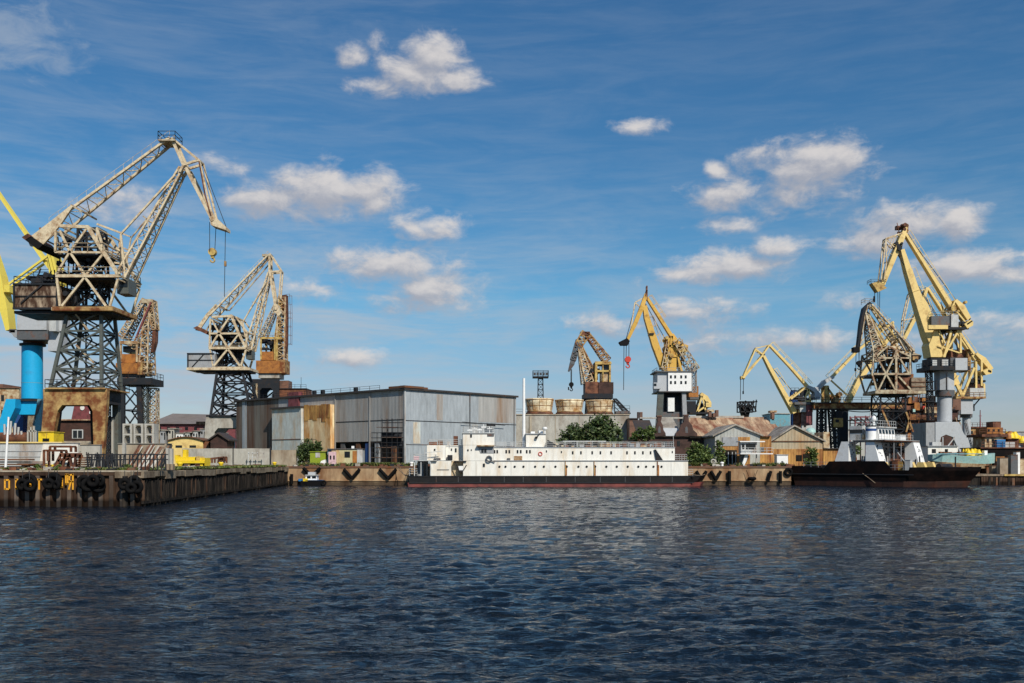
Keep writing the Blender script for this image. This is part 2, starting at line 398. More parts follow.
cc = nd(nt, 'ShaderNodeMix', data_type='RGBA'); L(lit, cc.inputs[0]); cc.inputs[6].default_value = (4.5,4.7,5.4,1); cc.inputs[7].default_value = (8.2,7.8,7.6,1)
mc = nd(nt, 'ShaderNodeMix', data_type='RGBA'); L(M('MULTIPLY', cum, .93), mc.inputs[0]); L(mv.outputs[2], mc.inputs[6]); L(cc.outputs[2], mc.inputs[7])
L(mc.outputs[2], bg.inputs['Color']); bg.inputs['Strength'].default_value = .085

# ------------------------------------------------------------------ water
def water():
    ys = [5.0]
    while ys[-1] < 212: ys.append(ys[-1]+min(max(ys[-1]**2/4200*.55, .06), .46))
    Y = np.array(ys)
    nx = 620
    t = np.linspace(-.8, .8, nx)
    XX = t[None,:]*(Y[:,None]+22); YY = np.repeat(Y[:,None], nx, 1)
    dy = np.gradient(Y)[:,None]; dxx = (t[1]-t[0])*(Y[:,None]+22)
    rng = np.random.RandomState(3); H = np.zeros_like(XX)
    for i in range(170):
        lam = .20*(3.0/.20)**(rng.rand()**.95)
        th = R(-72) + rng.randn()*.75
        k = 2*math.pi/lam; amp = .0026*lam**.60*(.5+rng.rand())
        kx, ky = math.cos(th)*k, math.sin(th)*k
        fade = np.clip((lam/np.maximum(np.abs(dy*math.sin(th)), np.abs(dxx*math.cos(th)))-1.8)/2.2, 0, 1)
        ph = XX*kx+YY*ky+rng.rand()*6.28
        H += fade*amp*(np.sin(ph)+.25*np.sin(2*ph+.4))
    # long-wave gustiness
    g = .88+.42*np.sin(XX*.05+YY*.11+1+.8*np.sin(XX*.09))*np.sin(XX*.021-YY*.05)+YY*.0022
    H *= g
    n = len(Y)
    co_ = np.stack([XX, YY, H], -1).reshape(-1,3)
    i = np.arange(n-1)[:,None]*nx+np.arange(nx-1)[None,:]
    q = np.stack([i, i+1, i+nx+1, i+nx], -1).reshape(-1,4)
    me = bpy.data.meshes.new('water'); me.vertices.add(len(co_)); me.vertices.foreach_set('co', co_.ravel().astype(np.float32))
    me.loops.add(q.size); me.loops.foreach_set('vertex_index', q.ravel().astype(np.int32))
    me.polygons.add(len(q)); me.polygons.foreach_set('loop_start', np.arange(0,q.size,4).astype(np.int32))
    me.polygons.foreach_set('use_smooth', np.ones(len(q), bool)); me.update(); me.validate()
    m = bpy.data.materials.new('water'); m.use_nodes = True; t_ = m.node_tree; lk = t_.links.new; bs = t_.nodes['Principled BSDF']
    bs.inputs['Base Color'].default_value = (.0035,.0070,.012,1); bs.inputs['Roughness'].default_value = .07; bs.inputs['IOR'].default_value = 1.33; bs.inputs['Specular IOR Level'].default_value = .34
    tc = nd(t_, 'ShaderNodeTexCoord'); last = None
    for sc, rz, dist, stg, rough in ((.33,12,.42,.75,.6),(1.1,20,.17,.7,.62),(3.6,28,.06,.6,.6)):
        mp = nd(t_, 'ShaderNodeMapping'); mp.inputs['Rotation'].default_value = (0,0,R(rz)); mp.inputs['Scale'].default_value = (.55,1.25,1)
        lk(tc.outputs['Object'], mp.inputs['Vector'])
        no = nd(t_, 'ShaderNodeTexNoise'); no.inputs['Scale'].default_value = sc; no.inputs['Detail'].default_value = 5; no.inputs['Roughness'].default_value = rough; no.inputs['Distortion'].default_value = .5
        lk(mp.outputs['Vector'], no.inputs['Vector'])
        bp = nd(t_, 'ShaderNodeBump'); bp.inputs['Strength'].default_value = stg; bp.inputs['Distance'].default_value = dist*2.2
        lk(no.outputs['Fac'], bp.inputs['Height'])
        if last: lk(last.outputs['Normal'], bp.inputs['Normal'])
        last = bp
    lk(last.outputs['Normal'], bs.inputs['Normal'])
    me.materials.append(m); o = bpy.data.objects.new('water', me); COL.objects.link(o); tag(o, kind='structure')
    me2 = bpy.data.meshes.new('river_bed_water'); s_ = 9000
    me2.from_pydata([(-s_,-s_,-.7),(s_,-s_,-.7),(s_,s_,-.7),(-s_,s_,-.7)], [], [(0,1,2,3)]); me2.materials.append(m)
    o2 = bpy.data.objects.new('deep_water', me2); COL.objects.link(o2); tag(o2, kind='structure')
water()

# ------------------------------------------------------------------ land
def sheet(name, poly, z, mat):
    me = bpy.data.meshes.new(name); me.from_pydata([(x,y,z) for x,y in poly], [], [tuple(range(len(poly)))])
    me.materials.append(MAT(mat)); o = bpy.data.objects.new(name, me); COL.objects.link(o); tag(o, kind='structure'); return o
QX = X(141, 93)       # corner of the near quay
FX = -39.6            # inner corner of the basin
QD = 176.0
RX = X(791, QD)
sheet('ground', [(-9000,93.6),(QX-.6,93.6),(FX-.6,QD+.6),(RX+.6,QD+.6),(RX+1,178.6),(61,188.6),(66,190),(9000,190),(9000,9000),(-9000,9000)], G, 'ground')

# near quay wall: steel sheet piling with a concrete cap
t = thing('quay_wall', 'brown sheet pile quay wall with orange letters facing the water', 'quay wall', (QX,93,0))
mb = MB(); x = -120.0; pts = []
P0 = .98
while x < 0:
    for dx, yy in ((0,.30),(.30,.30),(.42,0),(.80,0),(.92,.30)):
        if x+dx*P0/.98 < 0: pts.append((x+dx, yy))
    x += P0
pts.append((0,.30))
n = len(pts)
vs = [(a,b,-1.2) for a,b in pts]+[(a,b,G-.45) for a,b in pts]
for i in range(n-1):
    mb.m = 1 if pts[i][1] < .01 and pts[i+1][1] < .01 else 0
    mb.add([vs[i],vs[i+1],vs[n+i+1],vs[n+i]], [(0,1,2,3)])
mb.build('sheet_piling', ['sheet_pile','sheet_rib'], t)
mb = MB(); mb.box(-120,.0,-.02,.9,G-.45,G-.12); mb.build('waling', 'sheet_pile', t)
mb = MB(); mb.box(-120,.05,-.06,1.6,G-.12,G+.02); mb.build('coping', 'concrete', t)
def strokes(mb, segs, ox, oz, wd, ht, y):
    for (a,b,c,d_) in segs:
        p = Vector((ox+a*wd, y, oz+b*ht)); q = Vector((ox+c*wd, y, oz+d_*ht)); e = (q-p).normalized()*.06
        mb.beam(p-e, q+e, .15, .03)
LT = {'D':[(0,0,0,1),(.1,1,.8,1),(1,.88,1,.12),(.8,0,.1,0)], 'L':[(0,0,0,1),(0,0,.8,0),(0,1,.5,1)], 'U':[(0,1,0,0),(0,0,1,0),(1,0,1,1)],
      'T':[(0,1,1,1),(.5,1,.5,0)], 'J':[(1,1,1,0),(1,0,.2,0),(.4,1,1,1)], '0':[(0,0,0,1),(0,1,1,1),(1,1,1,0),(1,0,0,0)], 'Я':[(1,0,1,1),(1,1,.1,.95),(.1,.95,.1,.55),(.1,.55,1,.5),(.5,.5,0,0)]}
for ch, px0, px1, py0, py1 in (('D',5,9.3,480,489),('L',16,19,479.5,488.5),('U',27,30.5,482,485.5),('T',37,41.5,479.5,489),('J',59,62.3,479,487),('0',66,68,474.5,484),('Я',69,73,474.5,489)):
    mb = MB(); strokes(mb, LT[ch], X(px0,93)-QX, Z(py1,93), X(px1,93)-X(px0,93), (py1-py0)*.093, -.02)
    mb.build('painted_letter', 'orange_letters', t)
# side of the near quay: a deck on dark piles
Ld = Vector((FX-QX, QD-93)); ang = math.atan2(Ld.y, Ld.x); LL = Ld.length
t = thing('quay_wall', 'dark timber piled quay side under a crumbling concrete edge running away from the water corner', 'quay wall', (QX,93,0), ang)
mb = MB(); xs = 0.0; random.seed(5)
while xs < LL:
    l = 3.6; z0 = G-.72+random.uniform(-.16,.16); y0 = -.3+random.uniform(-.05,.05)
    mb.box(xs+.02, min(xs+l-.02,LL), y0, 2.4, z0, G-.1+random.uniform(-.05,.04)); xs += l
mb.build('concrete_edge', 'concrete_old', t)
mb = MB(); mb.box(0,LL,1.2,1.7,-1.2,G-.5); mb.build('back_wall', 'tarred', t)
mb = MB(); xs = .5
while xs < LL-.4:
    mb.m = 0 if random.random() < .86 else 1
    r = random.uniform(.14,.24)
    mb.tube((xs,.05+random.uniform(-.2,.2),-1.2),(xs+random.uniform(-.15,.15),.0,G-random.uniform(.8,1.0)), r, r*.9, 7); xs += random.uniform(.42,.8)
mb.build('fender_piles', ['tarred','sheet_pile'], t)
mb = MB(); mb.box(0,LL,-.25,.0,.25,.5); mb.build('waling', 'tarred', t)
# far quay
t = thing('quay_wall', 'tan concrete quay wall with black fenders behind the white ship', 'quay wall', (FX,QD,0))
mb = MB(); xs = 0.0; W = RX-FX
while xs < W:
    l = 7.6; mb.box(xs+.015, min(xs+l-.015,W), random.uniform(-.02,.02), 2.2, -1.2, G-.28); xs += l
mb.build('concrete_face', 'concrete_quay', t)
mb = MB(); mb.box(-.2,W+.1,-.12,2.6,G-.28,G+.03); mb.build('coping', 'deck', t)
mb = MB(); mb.box(0,W,-.22,.0,.75,.92); mb.build('rubbing_strip', 'concrete_quay', t)
# fenders on it
def vee(px, w, y0, y1, label):
    d = QD-.2; a = MB(); z0 = Z(y1,d); z1 = Z(y0,d); r = .28; hw = w*.088
    a.tube((-hw,0,z1),(0,0,z0+.1), r, r, 8); 
    b = MB(); b.tube((0,-.02,z0),(hw,0,z1), r, r, 8)
    th_ = thing('vee_fender', label, 'fender', (X(px,d), d-.3, 0), 0, 'black V fenders on the tan quay wall')
    a.build('fender_arm','rubber',th_); b.build('fender_arm','rubber',th_)
vee(312,17,468,476,'black V fender on tan quay wall behind small blue boat')
vee(352,16,469,478.5,'black V fender on tan quay wall below the yellow cabin')
vee(388,17,469,478.5,'black V fender on tan quay wall left of the white ship')
vee(701,10,471,480,'black V fender just off the bow of the white ship')
vee(715.5,10,471,480,'black V fender on tan quay wall below the round green bush')
def bar(px0,py0,px1,py1,r,label,name='bar_fender'):
    d = QD-.2; m_ = MB(); c = X((px0+px1)/2,d)
    m_.tube((X(px0,d)-c,0,Z(py0,d)),(X(px1,d)-c,0,Z(py1,d)), r, r, 8)
    o = m_.build(name,'rubber'); o.location = (c,d-.32,0); tag(o,label,'fender','upright black fenders on the tan quay wall')
bar(292,474,292,484,.28,'upright black fender left of small blue boat')
bar(729,471,729,484,.30,'upright black fender below gable of pale warehouse')
bar(770.5,471,767.5,481,.28,'tilted black fender on tan quay below white kiosk')
bar(780,471,780,483.5,.28,'upright black fender at tan quay right below white kiosk')
bar(282.5,470,281.5,479,.3,'short black fender in the corner of the two quays')
m_ = MB(); m_.torus((0,0,0),.55,.24,'y'); o = m_.build('tyre_fender','rubber'); o.location=(X(788,QD),QD-.3,Z(472,QD)); tag(o,'black tyre hung at the dark ship stern','tyre')
m_ = MB(); m_.torus((0,0,0),.5,.28,'z'); m_.tube((-.4,0,0),(-1.0,.1,1.5),.04); m_.tube((.4,0,0),(1.0,.1,1.5),.04); o = m_.build('tyre_fender','rubber'); o.location=(X(751,QD),QD-.7,Z(478.5,QD)); tag(o,'flat black tyre slung on two ropes below the signal cabin','tyre')
# tyres on the near quay
tyres = [(28.6,482.6,.74,.30,'black tyre over the U of orange letters'),(22.5,484.5,.72,.26,'lower black tyre left behind the tyre with the orange U'),(29.5,485.5,.70,.26,'lower black tyre tucked right behind tyre with orange U'),
         (54,480.6,.62,.36,'thick black tyre between orange T and J'),(48.5,483.5,.62,.28,'black tyre just right of the orange T'),(56.5,485,.5,.26,'small black tyre below left of the orange J'),
         (84,482,.82,.30,'tall tyre at left of the big black clump'),(88,485,.80,.30,'lowest tyre of the big black clump right of letters'),(93,481,.74,.30,'tyre in the middle of big black clump'),(98.5,486,.80,.30,'low right tyre of the big black clump'),(100,480.5,.72,.28,'upper right tyre of big black clump'),
         (124.5,484,.70,.30,'lone narrow tyre near the quay corner'),(134,482,.78,.30,'upper left tyre at the quay corner'),(137,487,.76,.30,'lower tyre at the quay corner'),(131,488,.60,.28,'small low tyre left of the quay corner tyres')]
for k,(px,py,rr,r,lab) in enumerate(tyres):
    d = 92.6-.22*(k%3)
    t = thing('hanging_tyre', lab, 'tyre', (X(px,d), d, Z(py,d)), R((-25,10,30,-8,18)[k%5] if k not in (0,) else 0), 'tyres hung as fenders on the near quay wall')
    rr *= (.86 if k in (0,3) else .56); r *= .70
    a = MB(); a.torus((0,0,0), rr, r, 'y', 26, 10, .95); a.build('tyre','rubber',t)
    a = MB(); top = G-Z(py,d)
    a.beam((0,0,rr+r*.6),(0,.1,top),.05); a.build('chain','cable',t)
# ------------------------------------------------------------------ cranes
def seg(fr, mb, l, v, wpx, ref=0.0):
    x0,y0,x1,y1 = l[:4]; w_ = (l[4] if len(l) > 4 else wpx)*fr.k
    mb.beam(fr.p(x0,y0,v,ref), fr.p(x1,y1,v,ref), w_)
def crane(name, label, fr, parts, group='portal cranes of the shipyard'):
    t = fr.thing(name, label, 'crane', group)
    mbs = {}
    for pt in parts:
        nm, mat, kind = pt[:3]; a = pt[3:]
        mb = MB(); k = fr.k
        if kind == 'side':          # the same lines on the two side planes, tied across
            lat, wp, lines = a[:3]; vc = a[3] if len(a) > 3 else 0
            ends = set()
            for l in lines:
                for v in (vc-lat, vc+lat): seg(fr, mb, l, v, wp, vc-lat)
                ends.add(l[:2]); ends.add(l[2:4])
            for e in ends: mb.beam(fr.p(*e,vc-lat,vc-lat), fr.p(*e,vc+lat,vc-lat), wp*.7*k)
        elif kind == 'lines':
            v, wp, lines = a
            for l in lines: seg(fr, mb, l, v, wp, v)
        elif kind == 'lat':         # four-chord lattice boom
            x0,y0,x1,y1,d0,d1,l0,l1,n,cw,bw = a
            dx,dy = x1-x0,y1-y0; L_ = math.hypot(dx,dy); nx,ny = -dy/L_,dx/L_
            def ring(x,y,dd,ll): 
                return [fr.p(x+nx*dd/2,y+ny*dd/2,-ll),fr.p(x-nx*dd/2,y-ny*dd/2,-ll),fr.p(x-nx*dd/2,y-ny*dd/2,ll),fr.p(x+nx*dd/2,y+ny*dd/2,ll)]
            mb.lat4(ring(x0,y0,d0,l0), ring(x1,y1,d1,l1), n, cw*k, bw*k)
        elif kind == 'ladder':      # two rails side by side with rungs
            x0,y0,x1,y1,l0,l1,n,cw,bw = a
            A = [fr.p(x0,y0,-l0),fr.p(x0,y0,l0)]; B = [fr.p(x1,y1,-l1),fr.p(x1,y1,l1)]
            for i in (0,1): mb.beam(A[i],B[i],cw*k,cw*k*1.3)
            for i in range(n+1):
                q = [A[j].lerp(B[j],i/n) for j in (0,1)]; mb.beam(q[0],q[1],bw*k)
                if i < n:
                    r = [A[j].lerp(B[j],(i+1)/n) for j in (0,1)]; mb.beam(q[i%2],r[1-i%2],bw*k)
            # hand rail above the upper rail
            if bw > .45:
                up = Vector((0,0,1.0))
                for j in (0,1):
                    mb.beam(A[j]+up,B[j]+up,.25*k)
                    for i in range(0,n+1): 
                        q = A[j].lerp(B[j],i/n); mb.beam(q,q+up,.25*k)
        elif kind == 'boxjib':      # welded box boom: stations (x, y, half depth px, half width m)
            st = a[0]; vc = a[1] if len(a) > 1 else 0; rings = []
            for i,(x,y,h,lat) in enumerate(st):
                p_ = st[max(0,i-1)]; q_ = st[min(len(st)-1,i+1)]
                dx,dy = q_[0]-p_[0],q_[1]-p_[1]; L_ = math.hypot(dx,dy); nx,ny = -dy/L_,dx/L_
                rings.append([fr.p(x+nx*h,y+ny*h,vc-lat),fr.p(x-nx*h,y-ny*h,vc-lat),fr.p(x-nx*h,y-ny*h,vc+lat),fr.p(x+nx*h,y+ny*h,vc+lat)])
            for r0,r1 in zip(rings,rings[1:]): mb.hexa(r0+r1)
            # walkway handrail and stiffener collars
            for r0,r1 in zip(rings,rings[1:]):
                i_ = 0 if r0[0].z+r1[0].z > r0[1].z+r1[1].z else 1; j_ = 3 if i_ == 0 else 2
                dn = (r0[i_]-r0[1-i_]).normalized(); L_ = (r1[0]-r0[0]).length
                if L_ < 6 or fr.d < 180: continue
                for m_ in (i_,j_):
                    mb.beam(r0[m_]+dn*1.0, r1[m_]+dn*1.0, .09)
                    for q_ in range(int(L_/2.4)+1):
                        h_ = r0[m_].lerp(r1[m_], q_*2.4/L_); mb.beam(h_, h_+dn*1.0, .08)
            for i,(r0,r1) in enumerate(zip(rings,rings[1:])):
                L_ = (r1[0]-r0[0]).length; n = int(L_/5)
                for j in range(1,n):
                    q = [r0[m].lerp(r1[m], j/n) for m in range(4)]; c = sum(q,Vector())/4
                    q = [c+(x-c)*1.05 for x in q]
                    for m in range(4): mb.beam(q[m],q[(m+1)%4],.12)
        elif kind == 'box':
            fr.box(mb, *a)
        elif kind == 'poly':
            fr.poly(mb, *a)
        elif kind == 'polys':       # the same polygon as a front and a rear frame
            for (v0,v1) in a[1][1:]:
                m2 = MB(); fr.poly(m2, a[0], v0, v1, a[1][0][0]); m2.build(nm, mat, t)
            fr.poly(mb, a[0], *a[1][0])
        elif kind == 'cyl':
            x0,x1,y0,y1 = a[:4]; vc = a[4] if len(a) > 4 else 0; n = a[5] if len(a) > 5 else 20; tp = a[6] if len(a) > 6 else 1
            c0 = fr.p((x0+x1)/2,y0); r = (fr.u(x1)-fr.u(x0))/2; zb = 0 if y1 is None else fr.p((x0+x1)/2,y1).z
            mb.tube((c0.x,vc,zb),(c0.x,vc,c0.z), r*tp, r, n, n > 9)
        elif kind == 'rail':
            x0,x1,y,v0,v1 = a[:5]; h = a[5] if len(a) > 5 else 1.1
            z_ = fr.p((x0+x1)/2,y,0,v0).z; u0,u1 = fr.u(x0,v0),fr.u(x1,v0)
            mb.rail([(u0,v0,z_),(u1,v0,z_),(u1,v1,z_),(u0,v1,z_),(u0,v0,z_)], h, 1.6, .07)
        elif kind == 'rope':
            for l in a[0]:
                v = l[4] if len(l) > 4 else 0; mb.tube(fr.p(l[0],l[1],v), fr.p(l[2],l[3],v), .055*fr.d/160, None, 5)
        elif kind == 'hook':
            x,y,s_ = a; c = fr.p(x,y); s_ *= k
            mb.tube((c.x,-.35*s_,c.z+s_*.3),(c.x,.35*s_,c.z+s_*.3), .48*s_, None, 12)
            mb.prism([(c.x-.3*s_,c.z+.3*s_),(c.x+.3*s_,c.z+.3*s_),(c.x+.16*s_,c.z-.45*s_),(c.x-.16*s_,c.z-.45*s_)], -.2*s_, .2*s_)
            q = [(c.x+.28*s_*math.cos(R(g_)), 0, c.z-.72*s_+.28*s_*math.sin(R(g_))) for g_ in (100,40,-20,-80,-140,-190)]
            for e,f in zip(q,q[1:]): mb.tube(e,f,.1*s_,None,6)
        elif kind == 'tower':       # lattice tower, square plan, legs spread to the base
            xl0,xr0,y0,xl1,xr1,y1,n,cw,bw = a[:9]; vc = a[9] if len(a) > 9 else 0
            h0 = (fr.u(xr0)-fr.u(xl0))/2; h1 = (fr.u(xr1)-fr.u(xl1))/2
            c0 = fr.p((xl0+xr0)/2,y0,0,vc-h0); c1 = fr.p((xl1+xr1)/2,y1,0,vc-h1) if y1 is not None else Vector((fr.u((xl1+xr1)/2,vc-h1),0,0))
            rg = lambda c,h: [(c.x-h,vc-h,c.z),(c.x+h,vc-h,c.z),(c.x+h,vc+h,c.z),(c.x-h,vc+h,c.z)]
            r0 = [Vector(q) for q in rg(c1,h1)]; r1 = [Vector(q) for q in rg(c0,h0)]
            for p_,q_ in zip(r0,r1): mb.beam(p_,q_,cw*k)
            for i in range(n+1):
                A = [p_.lerp(q_,i/n) for p_,q_ in zip(r0,r1)]
                for j in range(4): mb.beam(A[j],A[(j+1)%4],bw*k*1.2)
                if i < n:
                    B = [p_.lerp(q_,(i+1)/n) for p_,q_ in zip(r0,r1)]
                    for j in range(4):
                        mb.beam(A[j],B[(j+1)%4],bw*k); mb.beam(A[(j+1)%4],B[j],bw*k)
        elif kind == 'leg':         # battered plated leg: top x0,x1,y; bottom x0,x1 at ground; v range
            xa,xb,y0,xc,xd,v0,v1 = a
            A=fr.p(xa,y0,0,v0); B=fr.p(xb,y0,0,v0)
            mb.prism([(A.x,A.z),(B.x,B.z),(fr.u(xd,v0),0),(fr.u(xc,v0),0)], v0, v1)
        elif kind == 'stair':
            x0,y0,x1,y1,v = a
            A=fr.p(x0,y0,v) if y0 is not None else Vector((fr.u(x0),v,0)); B=fr.p(x1,y1,v)
            for dv in (0,.8):
                o_ = Vector((0,dv,0)); mb.beam(A+o_,B+o_,.12,.2); mb.beam(A+o_+Vector((0,0,1)),B+o_+Vector((0,0,1)),.06)
            n=int((B-A).length/.6)
            for i in range(n+1):
                q=A.lerp(B,i/n); mb.box(q.x-.12,q.x+.12,v,v+.8,q.z-.02,q.z+.02)
        elif kind == 'clutter':     # winches, pulleys and boxes on a machine deck
            x0,x1,y0,y1,v0,v1,n,seed = a; rr = random.Random(seed)
            A=fr.p(x0,y1); B=fr.p(x1,y0)
            for i in range(n):
                cx=rr.uniform(A.x,B.x); cv=rr.uniform(v0,v1); cz=rr.uniform(A.z,B.z); s_=rr.uniform(.25,.8)*fr.d/160
                if i%3==0: mb.tube((cx,cv-s_,cz),(cx,cv+s_,cz),s_*.6,None,10)
                elif i%3==1: mb.box(cx-s_*.7,cx+s_*.7,cv-s_*.5,cv+s_*.5,cz-s_*.5,cz+s_*.5)
                else: mb.beam((cx,cv,A.z),(cx+rr.uniform(-1,1),cv,cz+s_),.14)
        key = nm+'|'+str(mat)
        par = t
        if '>' in nm:
            pn, nm = nm.split('>'); par = mbs.get(pn, t)
        o = mb.build(nm, mat, par)
        mbs.setdefault(nm, o)
    return t

# --- the big white lattice crane on the left
f1 = Fr(80,140)
crane('portal_crane', 'large cream lattice crane on rust gold portal, tallest at left', f1, [
 ('portal','gold_rust','polys',[(43,389),(107,389),(106.5,403),(102,None),(94,None),(92.5,411),(89,405),(62,405),(57.5,411),(47,None),(38.5,None),(43.5,403)],[(-4.0,-3.1)]),
 ('portal','steel_dark','polys',[(47,391),(103,391),(102.5,403),(99,None),(92,None),(90,411),(87,406),(63,406),(59,411),(53,None),(46,None),(48,403)],[(3.2,4.2)]),
 ('portal_beam','steel_dark','box',44,54,390,403,-3.1,3.2), ('portal_beam','steel_dark','box',93,103,390,403,-3.1,3.2),
 ('portal_deck','gold_rust','box',45,105,387.6,389,-4.4,4.4),
 ('handrail','steel_dark','rail',45,105,387.6,-4.3,4.3),
 ('leg','steel_green','leg',112,118,391,112.5,118.5,3.4,4.4),
 ('ladder_cage','steel_dark','tower',104,109,388,104,109,None,12,.55,.5,2.2),
 ('tower','steel_green','tower',68,101,312,51,101,388,4,3.0,1.5),
 ('cable_run','cream_dim','lines',-2.6,1.6,[(75,313,88,330),(76,345,94,363),(94,366,71,386)]),
 ('tower_stair','steel_dark','lines',0,1.2,[(80,388,92,372),(92,372,80,356),(80,356,92,340),(92,340,82,324),(86,312,86,388)]),
 ('machine_platform','gold_rust','box',52,113,306.5,310.5,-4.4,4.4),
 ('machine_platform>support_girder','steel_dark','box',14,112,310.8,313.5,-3.4,3.4),
 ('turntable','steel_dark','cyl',66,104,313.6,318,0,20),
 ('machinery_house','rust_house','box',13,58,284.5,308,-3.6,3.4),
 ('machinery_house>wall_post','steel_dark','lines',-3.72,1.5,[(14,284,14,308),(57,284,57,308),(13,284,58,284),(13,296,58,296,.8),(21,303,42,285,1.3),(13,308.5,58,308.5,2)]),
 ('machinery_house>roof_rail','steel_dark','rail',14,57,284.3,-3.4,3.2),
 ('roof_winch','steel_dark','clutter',36,50,273,283,-2,2,14,3),
 ('frame','cream','side',3.9,2.0,[(52,309,113,309,3.0),(56,276,119,276,2.8),(55,252,104,252.5),(60,226,89,227,3),(88,227,70,252),(70,252,56,275),(60,231,70,252,2),(70,252,85,275),(88,227,104,253,3.2),(104,253,119,275,3.2),(104,253,86,275,2),
    (85,277,62,306),(85,277,106,306),(57,278,60,306,2),(118,279,110,306),(55.5,231,55.5,252),(97,228,104,250,2),(97,228,97,240,1.6)]),
 ('inner_column','steel_dark','tower',78,98,228,76,100,306,5,2.0,1.2),
 ('winch_gear','steel_dark','clutter',62,108,240,300,-2.5,2.5,60,11),
 ('deck_floor','steel_dark','box',56,112,277.5,279.5,-3.6,3.6), ('deck_floor','steel_dark','box',57,103,254,255.6,-3.4,3.4),
 ('deck_rail','cream_dim','rail',57,118,275,-4.1,4.1), ('deck_rail','cream_dim','rail',57,103,251,-4.1,4.1),
 ('operator_cabin','steel_green','box',117,128.5,279,293.5,-1.5,1.5),
 ('operator_cabin>window','glass','box',119,127.5,281,287,-1.56,-1.5), ('operator_cabin>window','glass','box',128.5,128.8,281,288,-1.1,1.1),
 ('luffing_rack','cream','lines',0,1.8,[(97,224,121,233),(121,233,121,272),(106,252,130,253,1.4),(121,233,131,237,1.3),(121,247,133,252,1.2),(108,262,125,264)]),
 ('counterweight_arm','cream','poly',[(71,205),(73,206),(60,225),(42,246),(30,246),(27,239),(52,220)],-2.6,-2.2),
 ('counterweight_arm','cream','poly',[(71,205),(73,206),(60,225),(42,246),(30,246),(27,239),(52,220)],2.2,2.6),
 ('arm_brace','cream_dim','side',2.4,1.8,[(42,244,55,233),(45,240,40,228),(71,205,82,211)]),
 ('counterweight','black','poly',[(22,237.5),(27.5,234),(43,244.5),(37.5,249.5)],-3.2,3.2),
 ('counterweight>end_plate','rust','poly',[(21.6,237.2),(27.6,233.4),(31,236),(25,240)],-3.3,3.3),
 ('tie_boom','cream','ladder',57,229,172,140,2.4,1.0,13,2.2,.7),
 ('head_platform','cream_dim','box',158,175,139,140.6,-1.6,1.6), ('head_rail','steel_dark','rail',158,175,139,-1.5,1.5),
 ('jib','cream','lat',125.5,279,183,169,9.5,3.5,2.0,.8,12,1.8,.65),
 ('jib_stay','cream','lines',-2.0,1.7,[(121,234,173,177),(121,234,125,276,1.5)]), ('jib_stay','cream_dim','lines',2.0,1.5,[(121,234,171,180),(131,238,163,200,1.2),(143,216,150,222,1.2),(131,238,124,276,1.2)]),
 ('beak','cream','side',1.0,2.2,[(172,139,184,166,2.6),(172,138,199,160,1.7),(183,165,199,160),(186,168,213,221,3.0),(199,160,213,218,1.8),(183,166,180,172)]),
 ('beak>nose','cream','poly',[(209,218),(214,216),(226,227),(226,230),(211,225)],-1.1,1.1),
 ('ladder','rust','lines',-1.2,1.1,[(199,161,205,195),(205,195,211,216)]),
 ('rope','cable','rope',[(210.8,223,210.8,252,-.5),(215,224,213.8,250,.5),(225.5,229,224.4,297,0),(201,162,226,228,.4)]),
 ('hook_block','yellow_old','hook',212.6,254.5,8), ('hook_block','gold_rust','box',224,225.8,261,266,-.2,.2),
])
